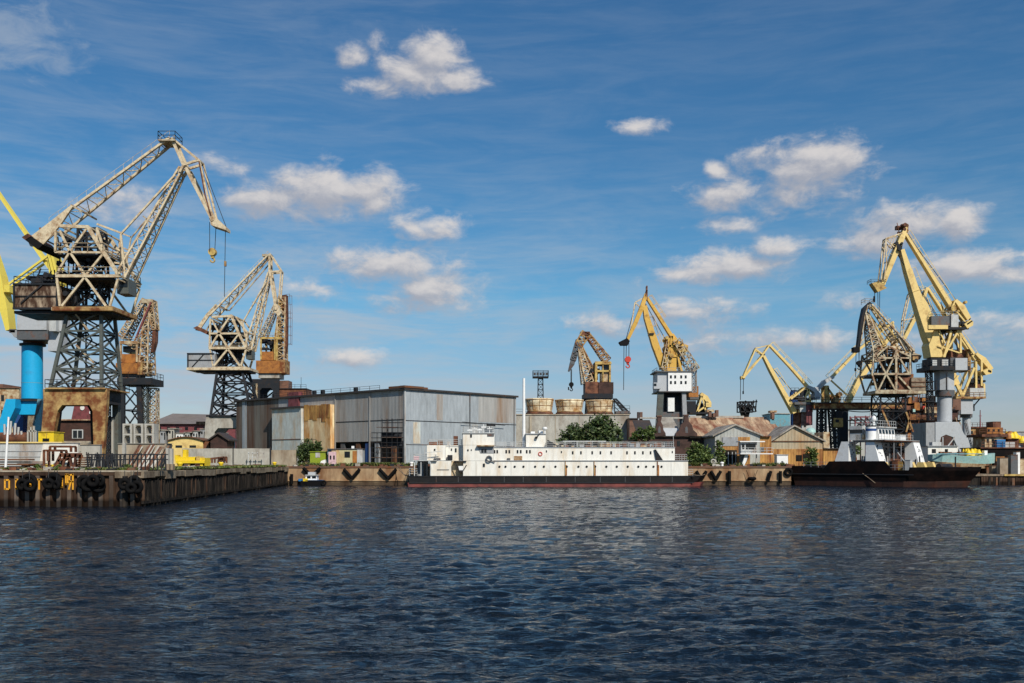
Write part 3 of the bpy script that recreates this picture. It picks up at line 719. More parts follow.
# --- the cream lattice crane further back
f3 = Fr(231,243)
crane('portal_crane', 'smaller cream lattice crane on dark tower left of the grey hangar', f3, [
 ('portal','concrete_pale','polys',[(206,417),(262,417),(262,427),(258,None),(250,None),(248,432),(245,428),(218,428),(214.5,432),(212,None),(203,None),(205,427)],[(-4.6,-3.6),(3.6,4.6)]),
 ('portal_deck','steel_dark','box',206,262,415,417,-4.6,4.6),
 ('tower','steel_dark','tower',217.5,242,370,211,251,416,4,2.2,1.1),
 ('tower_stair','steel_green','lines',0,1.0,[(224,415,236,405),(236,405,224,395),(224,395,236,384),(236,384,226,374)]),
 ('machine_platform','cream','box',186.5,249.5,367.5,370,-4.2,4.2), ('machine_platform>support_girder','steel_dark','box',196,249,370.2,372,-3.2,3.2),
 ('turntable','steel_dark','cyl',216,244,372,374.5,0,20),
 ('machinery_house','grey_paint','box',187,215,353.5,367.5,-4,3.6),
 ('machinery_house>wall_post','steel_dark','lines',-4.12,1,[(188,353,188,367),(187,353.5,214,353.5),(187,360,214,360,.6),(192,367,204,354,.8)]),
 ('frame','cream','side',3.9,1.8,[(212,368,247,368,2.4),(209,348,246,348,2.4),(210,333.5,238,333.5),(212,317,231,316,2),(231,315,219,333),(219,333,210,348),(212,320,219,333,1.4),(219,333,228,348),(231,315,239,334,2.2),(239,334,246,348,2.2),(239,334,228,348,1.4),
    (228,349,214,366),(228,349,240,366),(210,349,213,366,1.4),(246,350,241,366),(210.5,319,209.5,347,1.6),(236,317,247,332,1.5),(247,332,246,347,1.5)]),
 ('inner_column','steel_dark','tower',224,236,317,222,238,367,5,1.5,.9),
 ('winch_gear','steel_dark','clutter',214,243,324,364,-2.5,2.5,46,21),
 ('deck_floor','steel_dark','box',211,246,349,350.3,-3.5,3.5), ('deck_floor','steel_dark','box',211,239,334.5,335.6,-3.5,3.5),
 ('deck_rail','cream_dim','rail',211,246,347.5,-4,4),
 ('operator_cabin','steel_green','box',246,252,350,359,-1.4,1.4), ('operator_cabin>window','glass','box',247,251.5,351,355,-1.46,-1.4),
 ('counterweight_arm','cream','poly',[(215,304.5),(216.5,305),(209,316),(199,331),(195,330),(206,314)],-2.4,-1.9),
 ('counterweight_arm','cream','poly',[(215,304.5),(216.5,305),(209,316),(199,331),(195,330),(206,314)],1.9,2.4),
 ('arm_brace','cream_dim','side',2.2,1.2,[(206,331,212,321),(215,304.5,222,308)]),
 ('counterweight','rust','poly',[(193,328),(197,326),(208,331.5),(206,334)],-3,3),
 ('tie_boom','cream','ladder',213,317,269,256,2.8,1.0,12,1.5,.7), ('tie_boom','cream_dim','side',1.4,1.0,[(226,309,269,259)]),
 ('head_platform','cream_dim','box',262,271,254,256,-1.3,1.3),
 ('jib','cream','lat',250,350,270,273,7,2.5,2.0,.8,10,1.3,.5),
 ('jib_stay','cream','lines',-2,1.2,[(243,322,266,282),(243,322,247,348)]), ('jib_stay','cream_dim','lines',2,1,[(243,322,267,282),(252,302,262,304,.8)]),
 ('beak','cream','side',1,1.6,[(269.5,254.5,269.5,273,2),(270,254,281,271,1.2),(269.5,272,281,271),(270,273,276,310,2.2),(281,271,279,298,1.3)]),
 ('beak>nose','cream','poly',[(273,306),(277,304),(281,313),(279,316),(274,312)],-1,1),
])
# --- the small rusty lattice cranes
def rusty(fr, label, cab, house, top, mat, mat2, extra, tower):
    pass
f2 = Fr(131,190)
crane('portal_crane', 'small rusty crane with orange house behind the concrete hoops', f2, [
 ('leg','steel_dark','leg',118.5,124,384,118,124,-3,-2.2), ('leg','steel_dark','leg',136,141,384,139,144,-3,-2.2), ('leg','steel_dark','leg',118.5,124,384,118,124,2.4,3.2), ('leg','steel_dark','leg',136,141,384,139,144,2.4,3.2),
 ('tower_brace','steel_dark','side',2.7,1.2,[(121,388,139,410),(139,388,121,410),(121,410,139,436),(139,410,121,436),(121,410,140,410)]),
 ('lattice_mast','cream_dim','tower',147,156,388,147,156,None,9,.9,.7,1.5), ('ladder_cage','steel_green','tower',142,147,384,142,147,None,13,.6,.5,-2),
 ('portal_deck','steel_dark','box',117,151,378,384.5,-3.4,3.4), ('portal_deck>handrail','steel_dark','rail',117,151,378,-3.3,3.3),
 ('slew_ring','grey_dark','box',118,136,374.5,378,-2.4,2.4),
 ('machinery_house','rust_orange','box',115.7,137,363,374,-3,3), ('machinery_house','gold_rust','box',137.3,142,362,374.5,-2.6,2.6),
 ('operator_cabin','rust_pale','side',2.4,1.7,[(121,343,121,362),(137,343,137,362),(120,342.5,138,342.5,3)]), ('operator_cabin','rust_orange','box',121,136,354,362.8,-2.2,2.2), ('operator_cabin>window','glass','box',123,134,346,352,-1.8,1.8),
 ('roof_rail','rust_pale','rail',120,138,341,-2.6,2.6,.9),
 ('tie_boom','rust_pale','lat',124,338,146,300,6,4,1.9,1.0,11,.9,.8), ('tie_boom','maroon','lines',-1.9,1.4,[(136,338,151,302)]),
 ('jib','rust_pale','lat',147,374,149,308,9,4,2.2,1.1,12,1.2,.8), ('jib','rust_pale','lat',137,350,150,310,3.5,2.5,1.9,1,9,.9,.6),
 ('head_sheaves','cream_dim','box',141,152,299,303,-1.3,1.3),
 ('beak','rust_pale','lat',152,301,155.5,330,5,4,1.2,.9,6,1.1,.8), ('beak','rust','boxjib',[(155.7,326,1.4,.8),(155,342,1.6,.8),(153,352,1.2,.6)]),
 ('rope','cable','rope',[(151,352,150.5,364)]), ('hook_block','yellow_old','hook',150.6,366,4),
])
f4 = Fr(270,276)
crane('portal_crane', 'rusty orange housed crane rising behind the hangar left end', f4, [
 ('portal','steel_dark','polys',[(252,379),(279,379),(279,386),(280,None),(274,None),(273,391),(271,388),(262,388),(259.5,391),(258,None),(252,None)],[(-4.5,-3.6),(3.6,4.5)]),
 ('leg_ribs','rust_pale','tower',252.5,256.5,384,252.5,256.5,None,12,.9,.8,-4.8),
 ('portal_brace','steel_dark','lines',3,1.3,[(262,401,277,389),(266,405,281,393)]),
 ('slew_ring','concrete_pale','box',258.5,279,373.5,378,-3,3),
 ('machinery_house','rust_orange','box',256,279.5,360.5,373,-3.6,3.6), ('machinery_house','gold_rust','box',279.8,285,359.5,373,-3,3),
 ('operator_cabin','rust_orange','box',261,275,351.5,360,-2.6,2.6),
 ('house_frame','yellow_old','side',2.9,1.5,[(261,338,261,360),(275,338,275,360),(260,338,282,338,2),(277,338,277,372)]), ('house_frame>rail','yellow_old','rail',260,282,337,-3,3),
 ('winch_gear','steel_dark','clutter',263,274,341,350,-2,2,16,5),
 ('jib','rust_pale','lat',281.5,372,283,298,8,7,2.2,1.4,14,1.3,.8), ('jib','yellow_old','lat',276,360,282,300,4,3,2.0,1.2,10,1,.6),
 ('tie_boom','cream_dim','lat',263,338,279,300,5,3,2.0,1.2,11,.8,.6),
 ('beak','rust','boxjib',[(283,296,4.2,1.4),(286.3,318,1.5,1),(286.5,345,1.2,.8),(284.5,358,.9,.6)]),
])
f5 = Fr(598,250)
crane('portal_crane', 'small rusty lattice crane behind the three cooling drums', f5, [
 ('tower','steel_dark','tower',588,606,399,584,610,None,5,2,1.1),
 ('slew_ring','steel_dark','box',584,613,393.5,398.5,-4,4), ('slew_ring>lower_ring','black','cyl',583,611,397,401,0,24),
 ('machinery_house','rust','box',585.3,598.5,381.8,393.4,-3.6,3.6), ('machinery_house','hull_rust','box',598.7,613.5,382.2,393.6,-3.8,3.8),
 ('operator_cabin','rust_pale','box',601,609.5,371,381.8,-2,2), ('operator_cabin>window','glass','box',602,608.5,364,370.5,-1.8,1.8),
 ('house_frame','yellow_old','side',2.4,1.7,[(596,364,596,382,2.4),(610,362,610,382),(595,363,611,363,3),(595,371,610,371),(603,362,603,382,1)]),
 ('winch_gear','steel_dark','clutter',588,598,368,380,-2,2,20,8),
 ('jib','rust_pale','lat',589,383,579.5,347,8,3.5,2.4,1.0,10,1.1,.8), ('jib','gold_rust','lat',594,374,581,347,3,2.5,2.0,1.0,7,.9,.7), ('jib','cream_dim','lat',583,384,579,349,3,2,2.2,1,9,.7,.5),
 ('tie_boom','gold_rust','lat',607,361,587.5,335,7,4.5,2.2,1.1,9,1.0,.7),
 ('beak','gold_rust','lat',586,333.5,578,346,9,7,1.3,1.2,4,1.3,.8), ('beak','grey_dark','lat',579,341,573,360,6,5,1.2,1,6,1.0,.9), ('beak','grey_dark','boxjib',[(575,352,2.2,.9),(572,364,2.4,.9),(568.6,371.5,.8,.5)]),
 ('head_sheaves','rust','box',580.5,590,331.5,335,-1.4,1.4),
 ('rope','cable','rope',[(570.8,369,570.8,383,-.4),(571.8,369,571.6,383,.4)]), ('hook_block','black','hook',571.3,386,5), ('hook_block','black','box',568,569.2,387,390,-.2,.2),
])
# --- solid yellow box-jib cranes
f6 = Fr(672,245)
crane('portal_crane', 'deep yellow box jib crane on grey legs with a white windowed house', f6, [
 ('leg','steel_green','leg',658,664,391,653.5,659.5,-4,-3), ('leg','steel_green','leg',663,666,391,667,672,3,4), ('leg','grey_paint','leg',682,686,391,684.5,689.5,-4,-3), ('leg','steel_green','leg',678,682,391,690,694,3,4),
 ('column','steel_dark','box',664,683,391,417,-1.5,3), ('service_cabin','white_clean','box',668,674.5,397.5,411.5,-3.2,-1.6), ('service_cabin','grey_dark','box',662,682,412,None,-2.8,2.8),
 ('slew_ring','steel_dark','cyl',664,684,391.2,395,0,20),
 ('machinery_house','white_clean','box',668.2,691.5,372.3,391,-4.2,4.2), ('machinery_house','grey_light','box',657.5,668,372,391.2,-3.6,4.2), ('machinery_house>base_plate','grey_dark','box',657,692,391,392,-4.6,4.6),  # grey left box paints the shaded side of the white house
 *[('machinery_house>window','glass','box',x,x+1.9,y,y+3,-4.26,-4.2) for y in (375.3,381.0) for x in (670,674.3,680.3,684.8)],
 ('operator_cabin','grey_light','box',653.8,661,382.5,388.8,-5.6,-3.7), ('operator_cabin>window','glass','box',654,656.5,383.5,386,-5.66,-5.6),
 ('deck_rail','grey_paint','rail',657,692,372.2,-4.2,4.2),
 ('side_stair','grey_paint','tower',692,696.5,364,692,696.5,392,5,.8,.5), ('platform','grey_dark','box',655,694,371,372,-4.4,4.4),
 ('rear_box','rust_orange','box',683,698.5,386,397,3.2,7), ('rear_box','grey_dark','box',684,699,397.2,399.5,2.8,7.2),
 ('slew_column','yellow_deep','box',668,676.5,338,372,-1.6,1.6), ('column_head','yellow_deep','side',1.6,2,[(672,336,665,372),(672,336,682,372),(666,356,680,356),(668,346,677,346)]),
 ('winch_gear','yellow_old','clutter',664,684,338,368,-2.4,2.4,40,14),
 ('rear_lattice','cream_dim','lat',675,341,694,371,7,9,2.4,2.4,7,.9,.7), ('rear_lattice','cream_dim','lat',663,369,668,342,5,4,2.2,1.5,5,.8,.6),
 ('jib','yellow_deep','boxjib',[(644.6,306,2,.8),(646.5,318,2.6,1),(655,345,3.4,1.2),(662.5,366,3.0,1.3),(667,372,2,1.3)]),
 ('jib>foot','yellow_deep','side',1.5,2,[(666,371,671,355),(666,371,676,370)]),
 ('tie_boom','yellow_deep','boxjib',[(647,298,1.3,.7),(661,320,1.5,.8),(673,339,1.7,.9)]),
 ('rocker','yellow_deep','boxjib',[(671,335,2,1.2),(677,344,2.4,1.3),(686,349,3,1.6)]), ('counterweight','yellow_old','box',681.5,688,346.5,351.5,-2.4,2.4),
 ('beak','yellow_deep','boxjib',[(646,294,1.5,.7),(642,307,2.2,.9),(635,324,2,.8),(627.5,340,1.4,.6)]), ('beak','cream','lines',0,1.1,[(645,297,635,302.5),(635,302.5,629.5,337,1.2),(635,302.5,642,309)]),
 ('beak>nose','black','poly',[(619,342),(627,338),(630,341),(628,345),(621,345)],-1,1),
 ('mast_head','rust','side',.6,1.2,[(645,297,647,290),(647,286,647,300)]), ('jib_head','steel_dark','cyl',642,646.5,305,311,0,10), ('jib_ladder','steel_dark','box',649.5,654,333,334.5,-1.5,1.5),
 ('rope','cable','rope',[(628.7,343,628.7,362,-.4),(626.5,344,626.2,362,.4),(624,343,623.6,390),(643,300,668,345,-.5),(636,303,626,340,.5)]), ('hook_block','red','hook',627.8,361.5,6.5),
])
f7 = Fr(797,242)
crane('portal_crane', 'pale yellow slim jib crane behind the rusty roofed brick works', f7, [
 ('column','rust','cyl',793,801,411,None,0,16), ('column>cap','gold_rust','cyl',792,802,409.5,413,0,16),
 ('a_frame','yellow_pale','side',1.6,1.6,[(808.5,389,799,412),(808.5,389,812,412),(803,401,810.5,401),(791,399,806,387)]),
 ('machine_deck','grey_dark','box',795,815,402,404.5,-3,3), ('machine_deck>handrail','grey_dark','rail',795,815,402,-2.9,2.9),
 ('machinery_house','maroon','box',806.5,812.5,405,425,-2.4,2.4), ('lower_cabin','white_grey','box',800,806,404.8,412,-2.2,2.2), ('winch_gear','steel_dark','clutter',797,812,392,402,-2,2,14,31),
 ('jib','yellow_pale','boxjib',[(763.2,356,1.2,.8),(771,371,1.7,1),(783,393,2.0,1.1),(794,413,2.2,1.2)]),
 ('tie_boom','yellow_pale','boxjib',[(769.5,345.5,.9,.6),(789,366,1.1,.6),(808,387.5,1.3,.7)]),
 ('rocker','white_grey','boxjib',[(806,386.5,1.4,1),(813,390,2,1.2),(819,397,2,1.2)]), ('counterweight','grey_light','box',815,820.5,393,399,-1.8,1.8),
 ('beak','yellow_pale','side',.7,1.2,[(769.5,345,763,354.5,1.4),(763,354.5,755.5,349),(755.5,349,743.5,377,1.1),(763,355,743,378,1.7),(761,357,744,378,1.1),(769,345,756,348,.6)]), ('beak>nose','yellow_old','box',741,745,376,379,-.7,.7),
 ('jib_head','steel_dark','cyl',761,765,353,358,0,10), ('rope','cable','rope',[(756,349,800,400),(743.4,379,743.3,392),(740.6,379,740.4,400)]), ('hook_block','black','box',742.8,743.9,391,394,-.2,.2),
])
f8 = Fr(842,268)
crane('portal_crane', 'pale yellow crane leaning right with white rocker arm by the brown gantry', f8, [
 ('column','steel_dark','cyl',838,848,404,None,0,16), ('machine_deck','steel_dark','box',822,849,402.5,405,-3,3),
 ('a_frame','yellow_old','side',1.5,1.7,[(826,386,826,402,2.6),(828,386,829,402),(826,386,838,402)]), ('winch_gear','gold_rust','clutter',828,842,394,402,-2,2,16,41),
 ('jib','yellow_pale','boxjib',[(846.5,404,2.2,1.3),(858,381,2.4,1.2),(874,358,2,1),(892,333,1.4,.8)]),
 ('tie_boom','yellow_pale','boxjib',[(830,379,1.3,.7),(858,350,1.2,.7),(893,322,1,.6)]), ('rack','yellow_pale','lines',0,1.4,[(830.5,380,847,395)]),
 ('rocker','white_grey','boxjib',[(833,377,1.3,.9),(824,382,1.9,1.1),(817.5,389,1.6,1)]), ('counterweight','grey_light','box',815,820,387,391,-1.7,1.7),
 ('beak','yellow_pale','side',.7,1.2,[(893,322,892,333),(892,333,899,352),(893,322,899,352,.9)]),
])
# --- the lattice crane in front of the big yellow one
f9 = Fr(892,225)
crane('portal_crane', 'dingy cream lattice crane with plank sided house above the rusty clutter', f9, [
 ('tower','steel_dark','tower',881,905,393,878,907,None,4,1.5,.7), ('tower_stay','gold_rust','lines',-3.4,1.6,[(906,412,913,432),(906,432,911,414),(882,410,890,428)]),
 ('machine_platform','cream_dim','box',875.5,926,391,393.5,-4,4), ('turntable','steel_dark','cyl',880,906,393.6,397,0,20),
 ('machinery_house','wood_pale','box',911.5,925.5,377.5,391,-4,4), ('machinery_house','rust','box',897,911.2,377,391,-3.4,3.4), ('machinery_house>wall_post','wood','lines',-4.1,.8,[(911.5,382,925.5,382),(911.5,386.5,925.5,386.5)]),  # rust box gives the plank house its unlit side in colour
 ('frame','cream_dim','side',3.8,1.5,[(876,391,912,391,2.2),(873.5,374,910,374,1.9),(874,358,910,358),(872,374,877,391),(874,352,872,374),(896,350,896,391,2),(910,353,910,374),(874,352,886,374),(886,374,896,352),(896,352,909,374),(886,374,878,391),(886,374,896,391),(899,377,912,391),(888,346,874,358),(888,346,909,356)]),
 ('inner_column','steel_dark','tower',886,900,350,884,902,391,4,1.3,.9), ('winch_gear','gold_rust','clutter',875,911,345,388,-3,3,60,51), ('winch_gear','steel_dark','clutter',875,911,352,388,-3,3,22,52),
 ('deck_floor','steel_dark','box',873,911,375,376.4,-3.4,3.4), ('roof_hood','cream','box',889,896,346,348.5,-2,2),
 ('tie_boom','cream_dim','ladder',908,353,870.5,305,3.6,.9,12,1.6,.8), ('tie_boom','yellow_old','side',2.0,1.0,[(905,350,872,307)]),
 ('counterweight_arm','cream','side',2.4,2.4,[(898,334,914,354),(909,356,899,338)]), ('counterweight','black','poly',[(905,355),(922,355.5),(920,359.5),(908,359.5)],-3.2,3.2), ('counterweight>top_plate','cream_dim','poly',[(905,353),(912,352),(921.5,355),(905,355)],-3,3),
 ('jib','cream_dim','lat',876.5,362,866,314,10,3,2.6,.9,13,1.2,.7), ('jib','yellow_old','lat',882,346,867,316,2.5,2,1.8,.9,8,1.1,.6),
 ('beak','steel_dark','boxjib',[(870,303.5,1.6,.8),(864,309,1.7,.9),(861,322,1.5,.8),(859,338,1.4,.7),(857.5,349,1.3,.6)]), ('beak','cream_dim','side',.8,1,[(868,305,865,316),(865,316,860.5,345),(870,304,868,330,.8)]), ('beak>nose','black','box',854,860,347,352,-.9,.9),
 ('head_rail','cream_dim','rail',865,873,303.5,-1.2,1.2), ('rope','cable','rope',[(858.2,351,858.4,362,-.4),(859.8,351,859.6,362,.4),(856,352,855.6,377)]), ('hook_block','black','hook',859,364.5,5), ('hook_block','black','box',855,856.4,368,371,-.2,.2),
])
# --- the big yellow one
f10 = Fr(945,241)
crane('portal_crane', 'tallest pale yellow box jib crane on a light grey portal at right', f10, [
 ('portal','grey_light','polys',[(935.5,422.5),(959,422.5),(964,434),(974,444),(977,None),(966,None),(957,446),(953,437),(946,434.5),(941,437),(939,447),(939,None),(935.5,None)],[(-4.6,-3.8)]),
 ('leg','grey_paint','leg',953,962,424,955,964,3.6,4.5),
 ('portal_side','grey_paint','box',926,935.4,422.6,None,-4.4,4.4), ('portal_top','grey_light','box',935.5,959,422,424,-3.8,3.8),  # portal side: darker grey paints in the shaded flank
 ('leg','grey_light','leg',966,981.5,436,967,981.5,1.5,4.4),
 ('column','grey_light','cyl',937.5,951.5,397,422,0,24), ('column>collar','grey_dark','cyl',935.5,954,390.5,396.5,0,24),
 ('upper_column','grey_light','cyl',934,954,369,390.5,0,8), ('upper_column>cable_post','steel_dark','lines',-4.2,1,[(946.5,371,946.5,390),(936,380,936,390)]),
 ('ladder_cage','steel_dark','tower',927,932,366,929,934,420,9,.7,.5,-1), ('spiral_landing','steel_dark','box',926,934,381,382,-2,2), ('spiral_landing','steel_dark','box',926,935,401,402,-2,2), ('spiral_landing','steel_dark','box',926,936,390,391,-2,2),
 ('stair','grey_dark','stair',968,None,957,424,-4.9),
 ('machine_platform','steel_dark','box',930,970,366,370,-4,4), ('platform_room','steel_dark','box',931,949,358,366,-2.6,2.6), ('platform_room','white_grey','box',942,949,359.5,366,-3,-2.6), ('platform_room','white_grey','box',932.5,937,360,366,-3,-2.6),
 ('handrail','steel_dark','rail',930,970,366,-4,4),
 ('machinery_house','grey_light','box',955.5,967.5,358,370,-4.2,4), ('machinery_house','grey_dark','box',950.5,955.3,357.6,370,-3.6,4), ('rear_box','rust','box',951,969,349.5,357.5,-1,4), ('rear_box','gold_rust','box',967.8,971,349,371,-2,3),
 ('a_frame','yellow_pale','side',2.4,1.9,[(951,331,944,357,2.2),(960.5,327,960.5,353),(943,357,958,331),(956,327,974,354,2.2),(938,346,960,353,1.2),(945,343,939,330,1.2)]), ('a_frame','steel_dark','side',2.0,1.1,[(939,345,944,331),(944,331,949,345),(955,333,958,352)]),
 ('upper_house','grey_dark','box',931.5,951,316,326,-2.6,3), ('upper_house','white_grey','box',951.2,958.5,314.5,328,-3,3), ('upper_house>floor_girder','steel_dark','box',938,966,327,329.5,-3.4,3.4), ('upper_house>floor_girder','yellow_pale','box',928.5,948,325,329,-3.8,-3.2),
 ('upper_house>handrail','cream_dim','rail',932,958,315.8,-2.8,2.8), ('winch_gear','steel_dark','clutter',938,966,322,330,-3,3,18,61), ('winch_gear','yellow_old','clutter',944,964,303,314,-2,2,14,62),
 ('jib','yellow_pale','boxjib',[(901.2,250,1.9,.9),(907,270,2.8,1.1),(921,313,4.6,1.4),(929,334,6.2,1.7),(935,348,6.4,1.8),(938.5,358,3.8,1.8)]),
 ('jib>foot','yellow_pale','poly',[(937,326),(939,335),(943,357),(931,357),(929,345)],-2.2,2.2),
 ('tie_boom','yellow_pale','boxjib',[(904.5,233.5,1.2,.7),(928,271,1.6,.8),(952,310,2,1)]), ('tie_boom>walkway_rail','steel_dark','lines',0,.6,[(908,234,955,309)]),
 ('rocker','yellow_pale','boxjib',[(953,301,1.4,1.6),(959,308,3,1.8),(966,320,2.2,1.8)]), ('rocker','yellow_pale','side',1.8,1.4,[(955,301,951,309),(957,312,966,323),(951,310,957,330)]),
 ('counterweight','yellow_pale','poly',[(964.5,324),(971,319.5),(973.5,322),(973,325.5),(967.5,328.5)],-3,3), ('counterweight>slot','black','poly',[(967,323.5),(972,320.3),(972.8,321.2),(967.6,324.8)],-3.05,-2.9),
 ('beak','yellow_pale','boxjib',[(905,228,1.4,.8),(901,238,2.6,1),(891,262,2.4,1),(882,285,2,.8)]), ('beak','cream','side',.9,1,[(902,233,886,238.5,1.4),(886,238.5,881,280,1.2),(887,240,894,247),(886,239,886.5,262),(886.5,262,884,280)]), ('beak>nose','yellow_old','poly',[(872,283),(879,281),(887,288),(878,292)],-1.1,1.1), ('beak>nose_rail','steel_dark','rail',871,886,283,-1.3,1.3,.9),
 ('head_mast','rust','clutter',899,909,225,233,-1,1,12,63), ('head_mast','gold_rust','side',.6,1.2,[(903,233,908,225),(908,225,907,233)]), ('jib_head','steel_dark','clutter',891,901,243,251,-.9,.9,10,65),
 ('rope','cable','rope',[(877,291,877.4,320,-.5),(880.5,291,880,330,.5),(874.6,290,874.6,296,0),(886,238.5,936,318,-.6),(894,246,940,318,.6),(903,229,958,303,0)]), ('hook_block','yellow_old','hook',881,327,5), ('hook_block','black','box',874,875.2,296,302,-.25,.25),
])
f11 = Fr(966,276)
crane('portal_crane', 'second pale yellow jib crane standing behind the tallest yellow crane', f11, [
 ('column','grey_light','cyl',962.5,970.5,417,None,0,20), ('column>collar','grey_dark','cyl',960.5,972,414,417.5,0,20), ('upper_column','grey_light','box',961,973,399,414,-2.6,2.6), ('upper_column>side_plate','grey_dark','box',958.5,960.8,397,414,-2.4,2.4),
 ('machinery_house','white_grey','box',970,984.5,388,397,-3.2,3.2), ('machinery_house','rust','box',975,985,384,388,-2,2), ('machine_platform','gold_rust','box',956,986,396.5,398.5,-3.4,3.4), ('handrail','gold_rust','rail',956,986,396.5,-3.3,3.3),
 ('a_frame','yellow_pale','side',2,1.8,[(957,385,962.5,397,3),(962.5,396,974,368,2.2),(976,362,976,388),(981.5,360,981.5,386),(984,384,984,397),(952,384,958,376)]),
 ('tie_boom','yellow_pale','boxjib',[(927,288,1,.7),(951,325,1.3,.8),(975,360,1.5,.9)]),
 ('jib','yellow_pale','boxjib',[(923.5,300,1.4,.8),(940,345,2.4,1.2),(955,385,3,1.4)]),
 ('rocker','yellow_pale','boxjib',[(974,354,1.2,1.5),(981,360,2.6,1.7),(989,370,2,1.7)]), ('counterweight','yellow_pale','poly',[(983,371),(989,368),(992.5,370),(992,373.5),(986,375)],-3,3), ('counterweight>slot','black','poly',[(988.5,369.5),(991.5,370.8),(991.3,372.6),(988,371.6)],-3.06,-2.9),
 ('beak','yellow_pale','boxjib',[(926.5,288,1.3,.8),(919,309,1.8,.9),(903.5,339,1.6,.8)]), ('beak','cream','side',.8,1,[(926,289,910,293.5),(910,294,904,320,1.2),(904,320,903,338),(904,320,915,318)]),
 ('winch_gear','steel_dark','clutter',970,984,376,386,-2,2,20,71), ('under_stair','steel_dark','lines',-2,1,[(972,408,980,398.5),(974,404,974,411)]),
])
# --- the blue one
fb = Fr(32,172)
crane('portal_crane', 'blue columned crane with lemon yellow jib at far left edge', fb, [
 ('column','blue_paint','cyl',22.5,42,345,399,0,28,1.03), ('column>flange','steel_dark','cyl',20.5,45,344,346,0,28), ('column>neck','rust','cyl',24,43.5,339,344,0,24), ('column>seam','blue_pale','cyl',22.2,42.3,383,383.5,0,28),
 ('slew_platform','grey_dark','box',17,48,330,339.5,-3.4,3.4), ('slew_platform>bracket','grey_paint','poly',[(9,330),(17,330),(17,337),(14,337)],-2,2),
 ('portal_beam','blue_paint','box',15,40,401,414.5,-2.4,2.4), ('portal_beam>top_flange','steel_dark','box',14,44,398.8,401,-2.9,2.9),
 ('leg','blue_paint','poly',[(6,399),(15.5,399),(15,408),(6,428),(-6,460),(-22,460),(-8,440),(1,416)],-4.6,-2.6), ('leg','blue_dark','poly',[(14,404),(24,404),(22,445),(20,462),(12,462)],2.4,4),
 ('leg','blue_pale','poly',[(37.5,399),(42,399),(40,425),(43,462),(34,462),(33,425)],-4.6,-2.6), ('leg','blue_dark','poly',[(37,404),(43,404),(46,462),(40,462)],2.6,4.2), ('leg>ladder','grey_dark','lines',-4.7,1,[(36.5,414,41,401),(33,425,38,405)]),
 ('machinery_house','grey_light','box',17,46.5,315,329.8,-3.6,3.6), ('machinery_house','grey_paint','box',46.7,51,315,330,-3,3),
 ('electrical_cabinet','white_grey','box',49,56,315,331,-4.4,-2.6), ('electrical_cabinet','grey_light','box',48,60,331,351,-3,0),('electrical_cabinet','grey_light','box',56,62,316,331,-3.2,0),
 ('mast','lemon','boxjib',[(56,285,2.4,1.2),(53,254,3.2,1.2)]), ('mast','lemon','side',1.4,2.4,[(49,254,56,284),(52,254,59,283)]),
 ('luffing_screw','lemon','lines',-1.2,2.0,[(9,284,49,255)]), ('luffing_screw','lemon','lines',1.6,1.8,[(12,286,44,264)]),
 ('tie_boom','lemon','boxjib',[(55,274,1.4,.8),(42,256,1.4,.8),(26,233,1.3,.7),(0,195,1.2,.6),(-30,151,1.2,.6)]),
 ('jib','lemon','boxjib',[(11,331,2.0,1.2),(7,310,3.8,1.3),(0,277,4.4,1.2),(-14,230,3.0,1.0),(-30,170,1.8,.9)]), ('jib>foot_pin','grey_dark','box',9,15,329,332.5,-2,2), ('jib>bracket','lemon','box',4,9.5,285,292,-1.6,1.6),
 ('deck_rail','steel_dark','rail',28,50,276,-1,1), ('winch_gear','steel_dark','clutter',30,46,276,284,-1.5,1.5,12,81), ('winch_deck','steel_dark','box',28,50,276,277,-1.2,1.2),
])
# --- a low one far behind
fs = Fr(704,300)
crane('portal_crane', 'low pale yellow crane top showing right of the white housed crane', fs, [
 ('column','grey_dark','cyl',696,706,414,None,0,16), ('machine_deck','steel_dark','box',690,709,412,414,-3,3), ('machinery_house','steel_dark','box',686,696,401,412,-3,3),
 ('a_frame','yellow_pale','side',2,1.6,[(702,396,697,412),(702,396,706,412),(697,412,709,404)]), ('winch_gear','steel_dark','clutter',692,706,402,412,-2,2,18,91),
 ('rocker','yellow_pale','boxjib',[(700,394,1.6,1.5),(705,398,2.4,1.6),(709,404,1.8,1.6)]), ('counterweight','yellow_pale','box',706,711.5,402.5,407,-2.4,2.4),
])
# --- brown gantry bridge
fg = Fr(860,240)
t = fg.thing('gantry', 'long brown girder bridge on dark lattice legs behind the dark ship', 'gantry')
mb = MB(); fg.box(mb,814,903,403.5,408.5,-1.6,1.6); mb.build('girder','gold_rust',t)
mb = MB(); fg.box(mb,812,905,402.3,403.4,-2,2); fg.box(mb,812,905,408.6,409.4,-2,2); mb.build('flange','steel_dark',t)
mb = MB(); mb.rail([fg.p(814,402.3,-1.9),fg.p(904,402.3,-1.9)],1.1,2,.08); mb.build('handrail','steel_dark',t)
for x0,x1,x2,x3,nm in ((819,824,818,824,'leg'),(830,836,834,838,'leg'),(881,885,880,886,'leg')):
    mb=MB(); A=fg.p(x0,409); B=fg.p(x1,409); C=Vector((fg.u(x2),0,0)); D=Vector((fg.u(x3),0,0))
    mb.lat4([C+Vector((0,-1.4,0)),D+Vector((0,-1.4,0)),D+Vector((0,1.4,0)),C+Vector((0,1.4,0))],[A+Vector((0,-1.4,0)),B+Vector((0,-1.4,0)),B+Vector((0,1.4,0)),A+Vector((0,1.4,0))],9,.4,.22); mb.build(nm,'steel_dark',t)
mb=MB(); fg.box(mb,834.5,843,418,427,-2.6,-.2); mb.build('operator_cabin','yellow_old',t)
